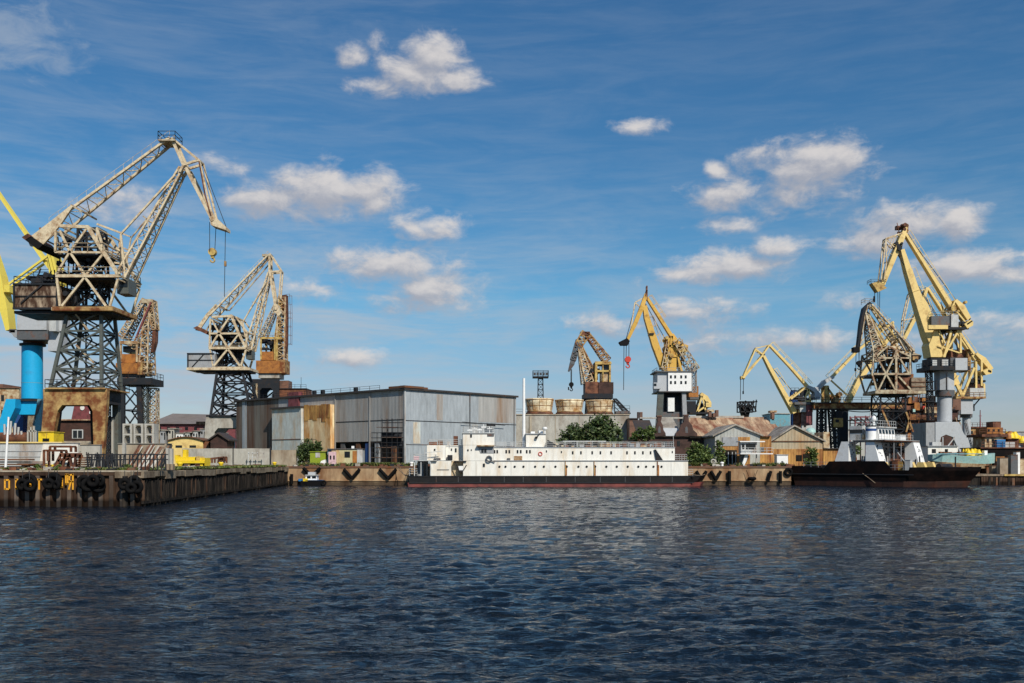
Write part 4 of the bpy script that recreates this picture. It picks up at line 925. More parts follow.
mb=MB(); fg.box(mb,836,842,411,418,-2.3,-.5); fg.box(mb,835.5,839,419.5,422.5,-2.66,-2.6); mb.build('cabin_window','steel_dark',t)
mb=MB(); 
for i in range(8): mb.tube(fg.p(843+i*4.6,410.5+ (1.6 if i not in (0,) else 0)*math.sin(i/8*3.14),-.8), fg.p(843+(i+1)*4.6,410.5+1.6*math.sin((i+1)/8*3.14),-.8), .12,None,5)
mb.build('cable_festoon','cable',t)
# ------------------------------------------------------------------ buildings and trees
# the grey hangar, corner towards us
HA = R(47.7)
t = thing('hangar', 'big grey corrugated metal hangar with its corner to the water', 'building', (-20.9,195,G), HA)
HH = 14.85
def sl(px):
    q=(px-512)/F; return (195*q+20.9)/(-.754-.657*q)
def hz(py, s): return Z(py, 195+.657*s)-G
def panel(name, mat, s0, s1, z0, z1, out, parent=None, back=.0):
    mb = MB(); mb.box(-out, back, s0, s1, z0, z1); return mb.build(name, mat, parent or t)
s1_,s2_,s3_ = sl(333),sl(305),sl(275); LW = 59.3
mb = MB(); mb.box(0,32.4,0,.3,0,HH); mb.build('wall','corr_clean',t)
mb = MB(); mb.box(.0,.3,.31,s3_,4.9,HH); mb.build('wall','corr_grey',t)
mb = MB(); mb.box(.0,.3,s3_+.01,LW,0,HH); mb.build('wall','corr_brown',t)
mb = MB(); mb.box(.6,.9,.31,s3_,0,4.9); mb.build('recessed_wall','tarred',t)
mb = MB(); mb.box(32.1,32.4,.3,LW,0,HH); mb.box(0,32.4,LW-.3,LW,0,HH-.05); mb.build('wall','corr_grey',t)
mb = MB(); mb.box(-.5,32.7,-.45,LW+.4,HH+.01,HH+.38); rf = mb.build('roof','roof_dark',t)
mb = MB(); mb.box(1.0,8,2.0,6,HH+.38,HH+.95); mb.box(-.6,4.5,-.6,.8,HH+.39,HH+.8); mb.build('roof_ridge','deck',rf)
mb = MB(); 
for y in (sl(352),sl(318),30,45): mb.box(.6,1.3,y,y+.7,HH+.38,HH+1.3)
mb.build('roof_vent','steel_dark',rf)
mb = MB(); mb.rail([(.4,8,HH+.38),(.4,52,HH+.38)],.9,3,.06); mb.build('roof_rail','steel_dark',rf)
for z in (9.0,): 
    mb = MB(); mb.box(-.06,-.005,.3,s1_,z,z+.14); mb.box(-.005,32.4,-.06,-.005,z-.2,z-.06); mb.build('girt','steel_dark',t)
mb = MB(); mb.box(.3,32,-.05,-.004,4.1,4.25); mb.build('girt','grey_dark',t)
for x0,x1,z0,z1,m_ in ((2.2,4.1,4.4,8.6,'corr_pale'),(8.5,10.2,9.2,14.4,'corr_grey'),(13.2,17.0,.3,4.0,'corr_grey'),(18.6,20.4,4.4,8.6,'corr_grey'),(20.6,32.2,9.2,14.7,'corr_grey'),(25.2,27.6,.3,4.0,'corr_pale')):
    mb = MB(); mb.box(x0,x1,-.03,-.004,z0,z1); mb.build('patch_panel',m_,t)
for x in (17.9,31.6):
    mb = MB(); mb.tube((x,-.16,.2),(x,-.16,HH-.1),.09,None,6); mb.build('downpipe','grey_dark',t)
mb = MB(); mb.box(-.12,.12,-.12,.12,0,HH); mb.build('corner_post','white_grey',t)
for s in (sl(369),sl(333)-.2): 
    mb = MB(); mb.box(-.14,-.01,s-.15,s+.15,0,HH); mb.build('wall_post','corr_grey',t)
for s,mm in ((3,'wood'),(8,'grey_paint'),(11,'blue_dark'),(14,'wood'),(19,'grey_dark')):
    mb = MB(); mb.box(.2,.55,s,s+1.3,.1,4.6); mb.build('doorway_post',mm,t)
p_ = panel('lean_to','corr_pale',s2_,s3_,0,hz(409.5,s3_),1.7)
mb=MB(); mb.box(-2.1,0,s2_-.2,s3_+.3,hz(409.5,s3_)+.01,hz(409.5,s3_)+.35); mb.build('lean_to_roof','roof_dark',p_)
mb=MB(); mb.box(-1.78,-1.71,s2_,s3_,5.6,5.75); mb.build('girt','wood',p_)
p_ = panel('lean_to','corr_orange',s1_+.1,s2_-.25,0,hz(404.5,s1_),1.1)
mb=MB(); 
zt_=hz(404.5,s1_)
for i in range(6):
    y=s1_+.12+i*(s2_-.4-s1_)/6; w_=(s2_-.4-s1_)/6; mb.box(-1.15-.02*(i%2),-1.1,y,y+w_-.02,zt_-random.uniform(2.6,3.6),zt_+random.uniform(-.1,.25))
mb.build('torn_sheet','sheet_orange',p_)
mb=MB(); mb.box(-2.6,-1.1,s1_+3,s1_+8,4.2,4.4); mb.rail([(-2.6,s1_+3,4.4),(-2.6,s1_+8,4.4)],1.1,1.2,.08); mb.beam((-2.5,s1_+3.2,4.2),(-2.5,s1_+6,0),.15); mb.beam((-2.5,s1_+7.8,4.2),(-2.5,s1_+7.8,0),.15); mb.build('landing','steel_dark',p_)
mb=MB(); mb.box(-.35,.8,sl(297),sl(286.5),hz(408.5,40),HH+1.2); mb.build('roof_box','maroon',t)
mb=MB(); mb.box(-.1,-.01,sl(241),sl(238),0,HH); mb.box(-.1,-.01,sl(242.5),sl(241.8),0,HH); mb.build('wall_strip','corr_clean',t)
mb=MB(); mb.box(-.5,-.01,s3_+.5,sl(243),1.2,3.2); mb.build('low_band','tarred',t)
mb=MB(); mb.beam((15,-.8,9.0),(28,-.8,8.6),.10); mb.beam((24,-.2,8.7),(24,-1.2,8.7),.18); mb.box(22,24.4,-1.3,-1.0,8.3,8.9); mb.build('wall_lamp','steel_dark',t)
fx=Fr(291,272)
t=fx.thing('rusty_plant','rust brown plant block with a stepped roof behind the hangar roof','building')
mb=MB(); fx.box(mb,276.5,306,389,None,0,8); mb.build('wall','rust',t)
mb=MB(); fx.box(mb,278,288.5,380.5,388.9,.5,5); mb.build('tank_room','brick',t)
mb=MB(); fx.box(mb,276,306.5,388.2,388.9,-.3,.4); fx.box(mb,288.6,306.5,388.2,388.9,.41,8.3); mb.build('roof_edge','steel_dark',t)
mb=MB(); mb.rail([fx.p(289,388.2,.2),fx.p(306,388.2,.2)],1,1.3,.07); mb.tube(fx.p(298,388,4),fx.p(298,376,4),.06,None,5); mb.build('handrail','steel_dark',t)
# scaffold in front of the hangar
fsc = Fr(387,186)
t = fsc.thing('scaffold', 'tall dark tube scaffold against the hangar near its corner', 'scaffold')
mb=MB(); x0,x1=fsc.u(371),fsc.u(402.5); top=fsc.z(418.5)
nx=7
for i in range(nx):
    x=x0+(x1-x0)*i/(nx-1)
    for v in (0,1.6): mb.tube((x,v,0),(x,v,top if i>1 else top-2.6),.05,None,5)
for j in range(9):
    z=top*(j+.6)/9.4
    for v in (0,1.6): mb.tube((x0 if z<top-2.6 else x0+(x1-x0)*2/6,v,z),(x1,v,z),.05,None,5)
for i in range(nx-1):
    x=x0+(x1-x0)*i/(nx-1); xn=x0+(x1-x0)*(i+1)/(nx-1); mb.tube((x,1.6,(i%3)*2),(xn,1.6,(i%3)*2+3),.045,None,5)
mb.build('tube_frame','steel_dark',t)
mb=MB()
for j,(a,b) in enumerate(((0,6),(1,4),(2,6),(1,5))):
    z=top*(j*2+1.6)/9.4+.06; mb.box(x0+(x1-x0)*a/6,x0+(x1-x0)*b/6,.1,1.5,z,z+.07)
mb.build('plank_deck','wood',t)
mb=MB(); mb.box(x0+(x1-x0)*.28,x0+(x1-x0)*.95,1.7,1.75,top*.42,top*.72); mb.build('netting','steel_dark',t)

def gable(name,label,fr,x0,x1,ye,xa,ya,depth,wall,roof,cat='building',over=.5,group=None):
    t=fr.thing(name,label,cat,group); a=fr.p(x0,ye); b=fr.p(x1,ye); c=fr.p(xa,ya)
    mb=MB(); mb.prism([(a.x,0),(b.x,0),(b.x,b.z),(c.x,c.z),(a.x,a.z)],0,depth); mb.build('wall',wall,t)
    mb=MB(); th=.28
    for q,sg in ((a,-1),(b,1)):
        dx=q.x-c.x; dz=q.z-c.z; e=Vector((q.x+sg*over,0,q.z+dz/dx*sg*over))
        mb.prism([(c.x,c.z+.02),(e.x,e.z+.02),(e.x,e.z+.02+th),(c.x,c.z+.02+th)],-over,depth+over)
    mb.build('roof',roof,t); return t
def wins(t,fr,lst,v,mat='glass',name='window',th=.06):
    for x0,x1,y0,y1 in lst:
        mb=MB(); fr.box(mb,x0,x1,y0,y1,v-th,v); mb.build(name,mat,t)
# pale warehouse gables
fw=Fr(737,186)
t=gable('warehouse','pale gabled shed with grey roof and tall rusty door, left of signal cabin',fw,715,760,435.5,735,425.5,26,'gable_pale','roof_grey')
mb=MB(); fw.box(mb,722.5,750,437,None,-.12,0); d_=mb.build('sliding_door','sheet_orange',t)
mb=MB(); fw.box(mb,722.5,738,437,446,-.2,-.13); mb.build('door_panel','grey_paint',d_)
mb=MB(); fw.box(mb,725,737,450,None,-.3,-.2); mb.build('dark_opening','tarred',d_)
mb=MB(); 
for x in (728,732,735.5): fw.box(mb,x,x+.7,452,None,-.42,-.31)
mb.build('door_post','white_grey',d_)
fw2=Fr(798,190)
t=gable('warehouse','wider timber gabled shed beside the dark ship stern',fw2,771.5,822.5,441,794,426.5,24,'timber_gable','roof_grey')
mb=MB(); fw2.box(mb,770.5,823,440.8,441.6,-.2,0); mb.build('eaves_beam','wood',t)
mb=MB(); fw2.box(mb,771,822.8,449,None,-.14,0); q=mb.build('lower_wall','sheet_orange',t)
mb=MB(); fw2.box(mb,803,813,454,461,-.22,-.15); fw2.box(mb,796,802,455,461,-.22,-.15); mb.build('dark_opening','tarred',q)
# link between the sheds and the rest of the orange sheet wall
fl=Fr(765,189)
t=fl.thing('shed','orange rusty sheet shed between the two gabled sheds','building')
mb=MB(); fl.box(mb,750.5,771.3,436.5,None,0,10); mb.build('wall','sheet_orange',t)
mb=MB(); fl.box(mb,749,771,435.8,436.4,-.6,10.4); mb.build('roof','roof_rust',t)
wins(t,fl,[(753,756.5,447,451.5),(760,764,447,452),(757,759.5,456,463)],0,'grey_dark','shutter')
fl2=Fr(833,194)
t=fl2.thing('shed','low orange rusty sheet annex right of the timber gabled shed','building')
mb=MB(); fl2.box(mb,823.5,843,449,None,0,9); mb.build('wall','sheet_orange',t)
mb=MB(); fl2.box(mb,823.2,843.5,448.2,448.9,-.4,9.4); mb.build('roof','roof_dark',t)
mb=MB(); fl2.box(mb,823.5,829.5,432,448,2,8); fl2.box(mb,818,823,436,448.5,3,8); mb.build('brick_tower','rust_pale',t)
# brick works
fk=Fr(690,197)
t=fk.thing('brick_works','long dark brick works with two ornate gables and patchy rusty roof','building')
mb=MB(); fk.box(mb,638,716,437,None,0,16); mb.build('wall','brick_dark',t)
mb=MB(); fk.box(mb,716.2,790,437.5,None,4,16); mb.build('wall','brick_dark',t)
mb=MB()
for i in range(7):
    x=700+i*2.3 if i<6 else 713.5
    fk.box(mb,x,x+1.3,440,446,-.08,0)
for o_ in ((663,667),(670,674),(677,680)): fk.box(mb,*o_,441,446,-.08,0)
mb.build('window_row','glass',t)
mb=MB(); fk.box(mb,638,715.8,436,437,-.5,0); fk.box(mb,690,716,437.2,438.2,-.7,-.1); mb.build('cornice','tarred',t)
mb=MB(); fk.box(mb,712.5,715.2,438,None,-.4,0); mb.build('pilaster','tarred',t)
for cx,hw,yt in ((659.5,6.5,416.5),(686.5,11,415.5)):
    mb=MB(); fk.poly(mb,[(cx-hw,437),(cx-hw+.5,433),(cx-hw*.62,430),(cx-hw*.5,425),(cx-hw*.22,421.5),(cx-2.2,yt+2),(cx-2.2,yt),(cx+2.2,yt),(cx+2.2,yt+2),(cx+hw*.22,421.5),(cx+hw*.5,425),(cx+hw*.62,430),(cx+hw-.5,433),(cx+hw,437)],-.25,1.0)
    g_=mb.build('gable','brick_dark',t)
    mb=MB(); fk.poly(mb,[(cx-1.3,433),(cx-1.3,428),(cx,426),(cx+1.3,428),(cx+1.3,433)],-.32,-.26); mb.build('gable_window','grey_dark',g_)
    mb=MB(); fk.box(mb,cx-2.6,cx+2.6,yt-1,yt,-.4,1.2); mb.build('gable_cap','brick',g_)
def slope(x0,x1,yb,yt,v0,v1,mat,nm='roof'):
    mb=MB(); a=fk.p(x0,yb); b=fk.p(x1,yb); 
    da=fk.p(x0,yt); sc_=1+v1/fk.d   # ridge is further away
    zt=(Z(yt,fk.d+v1)-G)
    mb.add([(a.x,v0,a.z),(b.x,v0,b.z),(b.x,v1,zt),(a.x,v1,zt),(a.x,v0,a.z-.2),(b.x,v0,b.z-.2),(b.x,v1,zt-.2),(a.x,v1,zt-.2)],[(0,1,2,3),(4,7,6,5),(0,4,5,1),(1,5,6,2),(2,6,7,3),(3,7,4,0)])
    return mb.build(nm,mat,t)
slope(695,744,436,424,-.3,8.0,'roof_rust'); slope(695,746,424.2,417.5,8.0,12,'roof_rust')
slope(744.2,787,437,424,1.0,8.5,'roof_rust'); slope(744.5,783,424,417,8.5,13,'roof_rust')
slope(664,680,428,418,2,9,'roof_grey'); slope(664,680,435.5,428,0.4,2,'grey_light'); slope(638,656,434,420,1,9,'roof_dark')
mb=MB(); fk.box(mb,690,744,415.8,418,11.9,13); fk.box(mb,640,690,417.2,418.6,9,10); mb.build('ridge','concrete_pale',t)
mb=MB(); 
for x,y,h in ((709,411,6),(713,413,4),(716,410,6.5),(772,412,7),(640,412,8)): fk.box(mb,x,x+2.6,y,y+h,10,11.5)
mb.build('chimney','brick',t)
mb=MB(); fk.box(mb,707,714,409.5,412,10,12); fk.box(mb,770.5,777,410.5,412.5,10,12); mb.build('chimney_cap','rust_pale',t)
fbk=Fr(634,218)
t=fbk.thing('brick_annex','small dark brick house with chimney right of the concrete hall','building')
mb=MB(); fbk.box(mb,629.5,638,419,None,0,6); mb.build('wall','brick',t)
mb=MB(); fbk.box(mb,629,638.5,418,419,-.3,6.3); mb.build('roof','roof_dark',t)
mb=MB(); fbk.box(mb,637.5,639,412,418,1,2); mb.build('chimney','brick_dark',t)
# low shed under it
fu=Fr(640,192)
t=fu.thing('lean_to_shed','low black roofed lean-to behind the bow half of the white ship','building')
mb=MB(); fu.box(mb,618,662,442,None,0,4); mb.build('wall','tarred',t)
mb=MB(); fu.box(mb,617,662.5,440.5,441.8,-1.2,4.3); mb.build('roof','roof_dark',t)
# concrete hall with three drums
fh=Fr(570,223)
t=fh.thing('concrete_hall','flat pale concrete hall carrying three rusty drums','building')
mb=MB(); fh.box(mb,515,629.5,415,None,0,18); mb.build('wall','concrete_pale',t)
mb=MB(); fh.box(mb,514,630,414,415,-.2,18.2); mb.build('parapet','concrete',t)
mb=MB()
for x in (531,555,579,603): fh.box(mb,x,x+.6,415.2,None,-.06,0)
fh.box(mb,529.5,531.5,416,440,-.3,-.07); mb.build('joint','concrete',t)
mb=MB(); mb.rail([fh.p(515,414,.2),fh.p(528,414,.2)],1.1,1.5,.06); mb.build('handrail','steel_dark',t)
for i,(c,y0,lab) in enumerate(((540,397.6,'leftmost rusty banded drum on the concrete hall, under the floodlight tower'),(570.5,398.6,'middle rusty banded drum on the concrete hall'),(601.5,399.2,'rightmost rusty banded drum on the concrete hall, below the small rusty crane'))):
    tt=fh.thing('cooling_drum',lab,'drum','rusty drums on the concrete hall'); r=14*fh.k; z0=fh.z(414); z1=fh.z(y0); u=fh.u(c); cv=4.5
    H=z1-z0
    mb=MB(); mb.lathe((u,cv,z0),[(r*.9,.05),(r*.9,H*.3),(r*.93,H*.5),(r*.98,H*.75),(r*1.05,H),(r*1.0,H),(r*.9,H*.7)],28); mb.build('shell','drum',tt)
    mb=MB()
    for q in (.2,.55,.93): rq=r*(.9 if q<.3 else .94 if q<.6 else 1.03); mb.lathe((u,cv,z0),[(rq,H*q-.09),(rq+.1,H*q),(rq,H*q+.09)],28)
    mb.build('hoop','gold_rust',tt)
    mb=MB()
    for k in range(12):
        a=2*math.pi*k/12; mb.beam((u+r*.91*math.cos(a),cv+r*.91*math.sin(a),z0+H*.3),(u+r*1.055*math.cos(a),cv+r*1.055*math.sin(a),z0+H*.98),.07)
    mb.build('stave','gold_rust',tt)
    mb=MB(); mb.lathe((u,cv,z0),[(r*.97,.02),(r*1.0,.06),(r*1.0,H*.13),(r*.95,H*.16)],28); mb.build('base_ring','rust',tt)
t=fh.thing('roof_winch','skeletal hoist frame at right end of the concrete hall roof','hoist')
mb=MB(); A=fh.p(616,398,3); B=fh.p(629,413,3); C=fh.p(616,414,3)
mb.lat4([B+Vector((-.6,-.8,0)),B+Vector((.6,-.8,0)),B+Vector((.6,.8,0)),B+Vector((-.6,.8,0))],[A+Vector((-.3,-.6,0)),A+Vector((.3,-.6,0)),A+Vector((.3,.6,0)),A+Vector((-.3,.6,0))],7,.2,.12); mb.beam(A,C,.2); mb.beam(fh.p(616,406,3),fh.p(623,413,3),.15); mb.build('boom','steel_dark',t)
mb=MB(); fh.box(mb,616,630,411,413.5,1,5); mb.build('winch_house','grey_dark',t)
mb=MB(); mb.rail([fh.p(606,411,.5),fh.p(630,411,.5)],1.2,1.5,.07); mb.build('handrail','steel_dark',t)
# floodlight tower
ff=Fr(540.5,235)
t=ff.thing('floodlight_tower','slim dark lattice floodlight mast above the leftmost drum','mast')
mb=MB(); w_=.55
mb.lat4([(-.9,-.9,0),(.9,-.9,0),(.9,.9,0),(-.9,.9,0)],[(-w_,-w_,ff.z(379)),(w_,-w_,ff.z(379)),(w_,w_,ff.z(379)),(-w_,w_,ff.z(379))],16,.2,.1); mb.build('lattice','steel_dark',t)
mb=MB(); zt=ff.z(378); mb.box(-1.8,1.8,-1.6,1.6,zt,zt+.2); mb.rail([(-1.8,-1.6,zt),(1.8,-1.6,zt),(1.8,1.6,zt),(-1.8,1.6,zt),(-1.8,-1.6,zt)],1.6,.9,.1,3); mb.build('platform','steel_dark',t)
for i in range(5):
    mb=MB(); x=-1.4+i*.7; mb.tube((x,-1.7,zt+.8),(x,-1.2,zt+1),.28,.2,10); mb.build('floodlight','grey_dark',t)
# far buildings
fd=Fr(192,340)
t=fd.thing('long_hall','far long low hall with brown roof and brick band behind yellow shed','building')
mb=MB(); fd.box(mb,150,235,424,None,0,30); mb.build('wall','maroon',t)
mb=MB(); a=fd.p(148,424); b=fd.p(238,424); zt=fd.z(413)
mb.add([(a.x,-1,a.z),(b.x,-1,b.z),(b.x-4,16,zt),(a.x+3,16,zt+.6),(a.x,31,a.z),(b.x,31,b.z)],[(0,1,2,3),(3,2,5,4),(0,3,4),(1,5,2),(0,4,5,1)]); mb.build('roof','roof_far',t)
mb=MB(); 
for i in range(8): fd.box(mb,158+i*9,161+i*9,427,430,-.1,0)
mb.build('window_row','glass',t)
mb=MB(); fd.box(mb,196,206,421.5,424.5,-1.2,-.9); mb.build('dark_vent','tarred',t)
fd2=Fr(180,300); rr=random.Random(4)
for i in range(9):
    x=152+i*8.0; h=rr.uniform(428.5,434); m_=('white_grey','grey_paint','concrete_pale','white_clean','gable_pale')[i%5]
    lab=['white box hut','grey flat roofed hut','pale concrete block hut','small white clean hut','pale ribbed metal hut'][i%5]+' far off, '+['behind the concrete hoops','just right of the hoops','above the low wall of hoops','left half behind yellow shed','above yellow shed left end','above the yellow shed middle','above the yellow shed right end','between yellow shed and dark hut','beside the grey crane portal'][i]
    tt=fd2.thing('storage_hut',lab,'hut','far pale huts behind the yellow shed'); mb=MB(); fd2.box(mb,x,x+rr.uniform(5,7.6),h,None,i*1.0,i*1.0+5); w1=mb.build('wall',m_,tt)
    mb=MB(); fd2.box(mb,x-.3,x+8,h-.8,h-.1,i-.3,i+5.3); mb.build('roof','roof_grey',tt)
    mb=MB(); fd2.box(mb,x+1,x+2.6,h+2,h+4.5,i-.08,i); fd2.box(mb,x+4,x+5,h+2,h+9,i-.08,i); mb.build('opening','glass',tt)
fy=Fr(186,187)
t=fy.thing('yellow_shed','low yellow shed with shallow arched roof and two dark windows','building')
pts=[(168,None),(202,None),(203,441)]+[(203-35*i/10,441-3.6*math.sin(math.pi*i/10)) for i in range(1,10)]+[(168,441)]
mb=MB(); fy.poly(mb,pts,0,6); mb.build('wall','yellow_pale',t)
mb=MB(); arc=[(204-37*i/12,440.8-3.6*math.sin(math.pi*i/12)) for i in range(13)]; fy.poly(mb,arc+[(x,y-.8) for x,y in arc[::-1]],-.4,6.4); mb.build('roof','wood',t)
wins(t,fy,[(175.5,182,445.3,447.6),(189.5,196,445.3,447.6)],0)
mb=MB(); fy.box(mb,203.2,209,441.5,None,.4,5); mb.build('annex','wood',t)
fq=Fr(219,186)
t=gable('gabled_hut','small dark brown gabled hut right of the yellow shed',fq,210.5,227,439.5,218.5,434,5,'brick_dark','roof_dark')
ft=Fr(230,190)
t=ft.thing('cabinet','teal metal cabinet between dark hut and hangar','cabinet'); mb=MB(); ft.box(mb,227.8,232.3,439,None,0,2); mb.build('body','blue_pale',t); mb=MB(); ft.box(mb,228.4,231.6,440.5,447,-.08,0); mb.build('door','steel_green',t)
# long concrete wall
fc=Fr(240,183)
t=fc.thing('yard_wall','long low pale concrete yard wall in front of the hangar','wall')
mb=MB(); xs=[182,196,204,219,233,247,258,270.5]
for a,b in zip(xs,xs[1:]): fc.box(mb,a+.06,b-.06,448.5+random.uniform(-.2,.2),None,0,.4)
mb.build('wall_panel','concrete_pale',t)
mb=MB(); fc.box(mb,271,296,450,None,0,.4); mb.build('wall_panel','concrete',t)
mb=MB(); fc.box(mb,269.8,271,447.5,None,-.2,.5); fc.box(mb,232.7,233.4,447,None,-.15,.4); mb.build('post','steel_dark',t)
fr_=Fr(256,181)
t=fr_.thing('metal_rack','pale tube rack leaning on the concrete yard wall','rack')
mb=MB()
for x in (248,252,257,263): mb.beam((fr_.u(x),0,0),(fr_.u(x),.5,fr_.z(452)),.12)
for y in (453,457): mb.beam(fr_.p(247.5,y,.3),fr_.p(264,y,.3),.12)
mb.build('tube_frame','white_grey',t)
# left edge buildings
fo=Fr(8,262)
t=fo.thing('brick_block','far pale orange brick block at the left edge behind blue crane','building')
mb=MB(); fo.box(mb,-40,19,388,None,0,14); mb.build('wall','rust_pale',t)
mb=MB(); fo.box(mb,-40,3,384,387.9,0,14); fo.box(mb,-41,19.5,387.2,388,-.4,.0); mb.build('parapet','brick',t)
wins(t,fo,[(1,4,395,401),(1,4,410,416),(-8,-5,395,401)],0)
fm=Fr(75,180)
t=fm.thing('brown_shed','dark brown shed with a white framed window seen through crane portal','building')
mb=MB(); fm.box(mb,52,97,420.5,None,0,8); mb.build('wall','brick_dark',t)
mb=MB(); fm.box(mb,51.5,97.5,419.2,420.4,-.5,8.4); mb.build('roof','roof_rust',t)
mb=MB(); fm.box(mb,72,83,429.5,438.5,-.12,0); q=mb.build('window','white_grey',t); mb=MB(); fm.box(mb,73,77,430.5,437.8,-.18,-.13); fm.box(mb,78,82,430.5,437.8,-.18,-.13); mb.build('pane','glass',q)
mb=MB(); fm.box(mb,62,90,441,None,-1.2,-.6); mb.build('kerb_wall','concrete',t)
fv=Fr(83,196)
t=fv.thing('pressure_vessel','maroon slanted hull section with two white discs behind brown shed','hull section')
mb=MB(); fv.poly(mb,[(71,421),(74.5,404),(78,402),(88,404),(95,415),(96,421)],0,4); mb.build('plate','maroon',t)
for x,y,r in ((82.5,408,2.2),(91.5,412.5,2.0)):
    mb=MB(); c=fv.p(x,y); mb.tube((c.x,-.15,c.z),(c.x,-.01,c.z),r*fv.k,None,18); mb.build('disc','white_clean',t)
fv2=Fr(120,200)
t=fv2.thing('low_store','low grey flat store behind crane legs left of the hoops','building')
mb=MB(); fv2.box(mb,98,124,430,None,0,6); mb.build('wall','white_grey',t); mb=MB(); fv2.box(mb,97.5,124.5,429,429.9,-.3,6.3); mb.build('roof','roof_dark',t)
wins(t,fv2,[(100,104,433,440),(107,110,433,442),(114,118,433,440)],0)
# far right haze buildings
for i,(x0,x1,y,d,m_,lab) in enumerate(((770,790,414,330,'blue_pale','far pale blue block behind the rusty roof left of slim jib crane'),(735,772,418.5,360,'grey_paint','far low grey roof over the brick works'),(844,858,430,340,'white_grey','far white tank house between gantry legs'),(802,812,421,320,'white_grey','far white structure beside maroon crane house'),(1000,1060,432,420,'grey_paint','far grey shed at the right edge'))):
    fx=Fr((x0+x1)/2,d); t=fx.thing('far_block',lab,'building'); mb=MB(); fx.box(mb,x0,x1,y,None,0,10); mb.build('wall',m_,t); mb=MB(); fx.box(mb,x0-.5,x1+.5,y-.7,y-.1,-.3,10.3); mb.build('roof','roof_grey',t)
    mb=MB(); fx.box(mb,x0+2,x0+4,y+3,y+6,-.1,0); mb.build('window','glass',t)
for i,(x,y,r,lab) in enumerate(((810.5,433,5.5,'pale teal dome tank just right of the slim jib crane'),(816,436,4,'smaller teal dome tank left of gantry leg'),(828.5,427,2.6,'small white ball tank on a post between gantry legs'))):
    fx=Fr(x,300); t=fx.thing('dome_tank',lab,'tank'); mb=MB(); q=r*fx.k; z=fx.z(y)
    mb.lathe((0,0,0),[(q,0),(q,z)]+[(q*math.cos(R(a)),z+q*math.sin(R(a))) for a in (15,35,55,75,88)],20); mb.build('shell','dome_teal' if i<2 else 'white_clean',t); mb=MB(); mb.lathe((0,0,0),[(q*1.01,z-.1),(q*1.03,z),(q*1.01,z+.1)],20); mb.build('band','grey_paint',t)
ft2=Fr(797,262)
t=ft2.thing('storage_silo','dark blue silo behind the slim pale yellow crane','silo')
mb=MB(); r=4*ft2.k; mb.lathe((0,3,0),[(r*.8,0),(r*.8,ft2.z(409)),(r,ft2.z(405)),(r,ft2.z(392)),(r*.7,ft2.z(389.5))],18); mb.build('shell','blue_dark',t); mb=MB(); mb.rail([(-r,3-r,ft2.z(392)),(r,3-r,ft2.z(392))],1.2,1,.1); mb.build('handrail','steel_dark',t)
ft3=Fr(746,260)
t=ft3.thing('hopper','dark roofless hopper frame standing above the rusty roof','hopper')
mb=MB()
for v in (-1.5,1.5):
    for x0,y0,x1,y1 in ((738.5,402,738.5,412),(744,401,744,414),(750,402,750,411),(755,400,754,412),(738,402,756,402),(738,407,755,407),(738,412,754,412),(738.5,402,744,412),(750,402,755,412),(744,401,750,411)): mb.beam(ft3.p(x0,y0,v),ft3.p(x1,y1,v),.28)
mb.build('frame','steel_dark',t); mb=MB(); ft3.poly(mb,[(740,405),(752,405),(749,416),(743,416)],-1.2,1.2); q=mb.build('bin','hull_dark',t)
mb=MB(); ft3.box(mb,743,749,416,None,-1,1); mb.build('leg','steel_dark',t)
# red scaffold tower
fz=Fr(861,205)
t=fz.thing('scaffold_tower','red posted lattice work tower left of the dark ship wheelhouse','tower')
mb=MB()
for x in (852.5,863,870.5):
    for v in (-1.5,1.5): mb.tube((fz.u(x),v,0),(fz.u(x),v,fz.z(416)),.14,None,6)
for y in (417,423,430,437): 
    for v in (-1.5,1.5): mb.beam(fz.p(852,y,v),fz.p(871,y,v),.16)
mb.build('post','maroon',t)
mb=MB()
for v in (-1.5,1.5):
    for a in ((853,418,863,425),(863,418,871,424),(853,431,863,423),(863,437,853,430),(871,430,863,424),(863,437,871,430),(853,444,863,437)): mb.beam(fz.p(a[0],a[1],v),fz.p(a[2],a[3],v),.24)
fz.box(mb,852,871,419.5,420.4,-1.6,1.6); mb.build('brace','steel_dark',t)

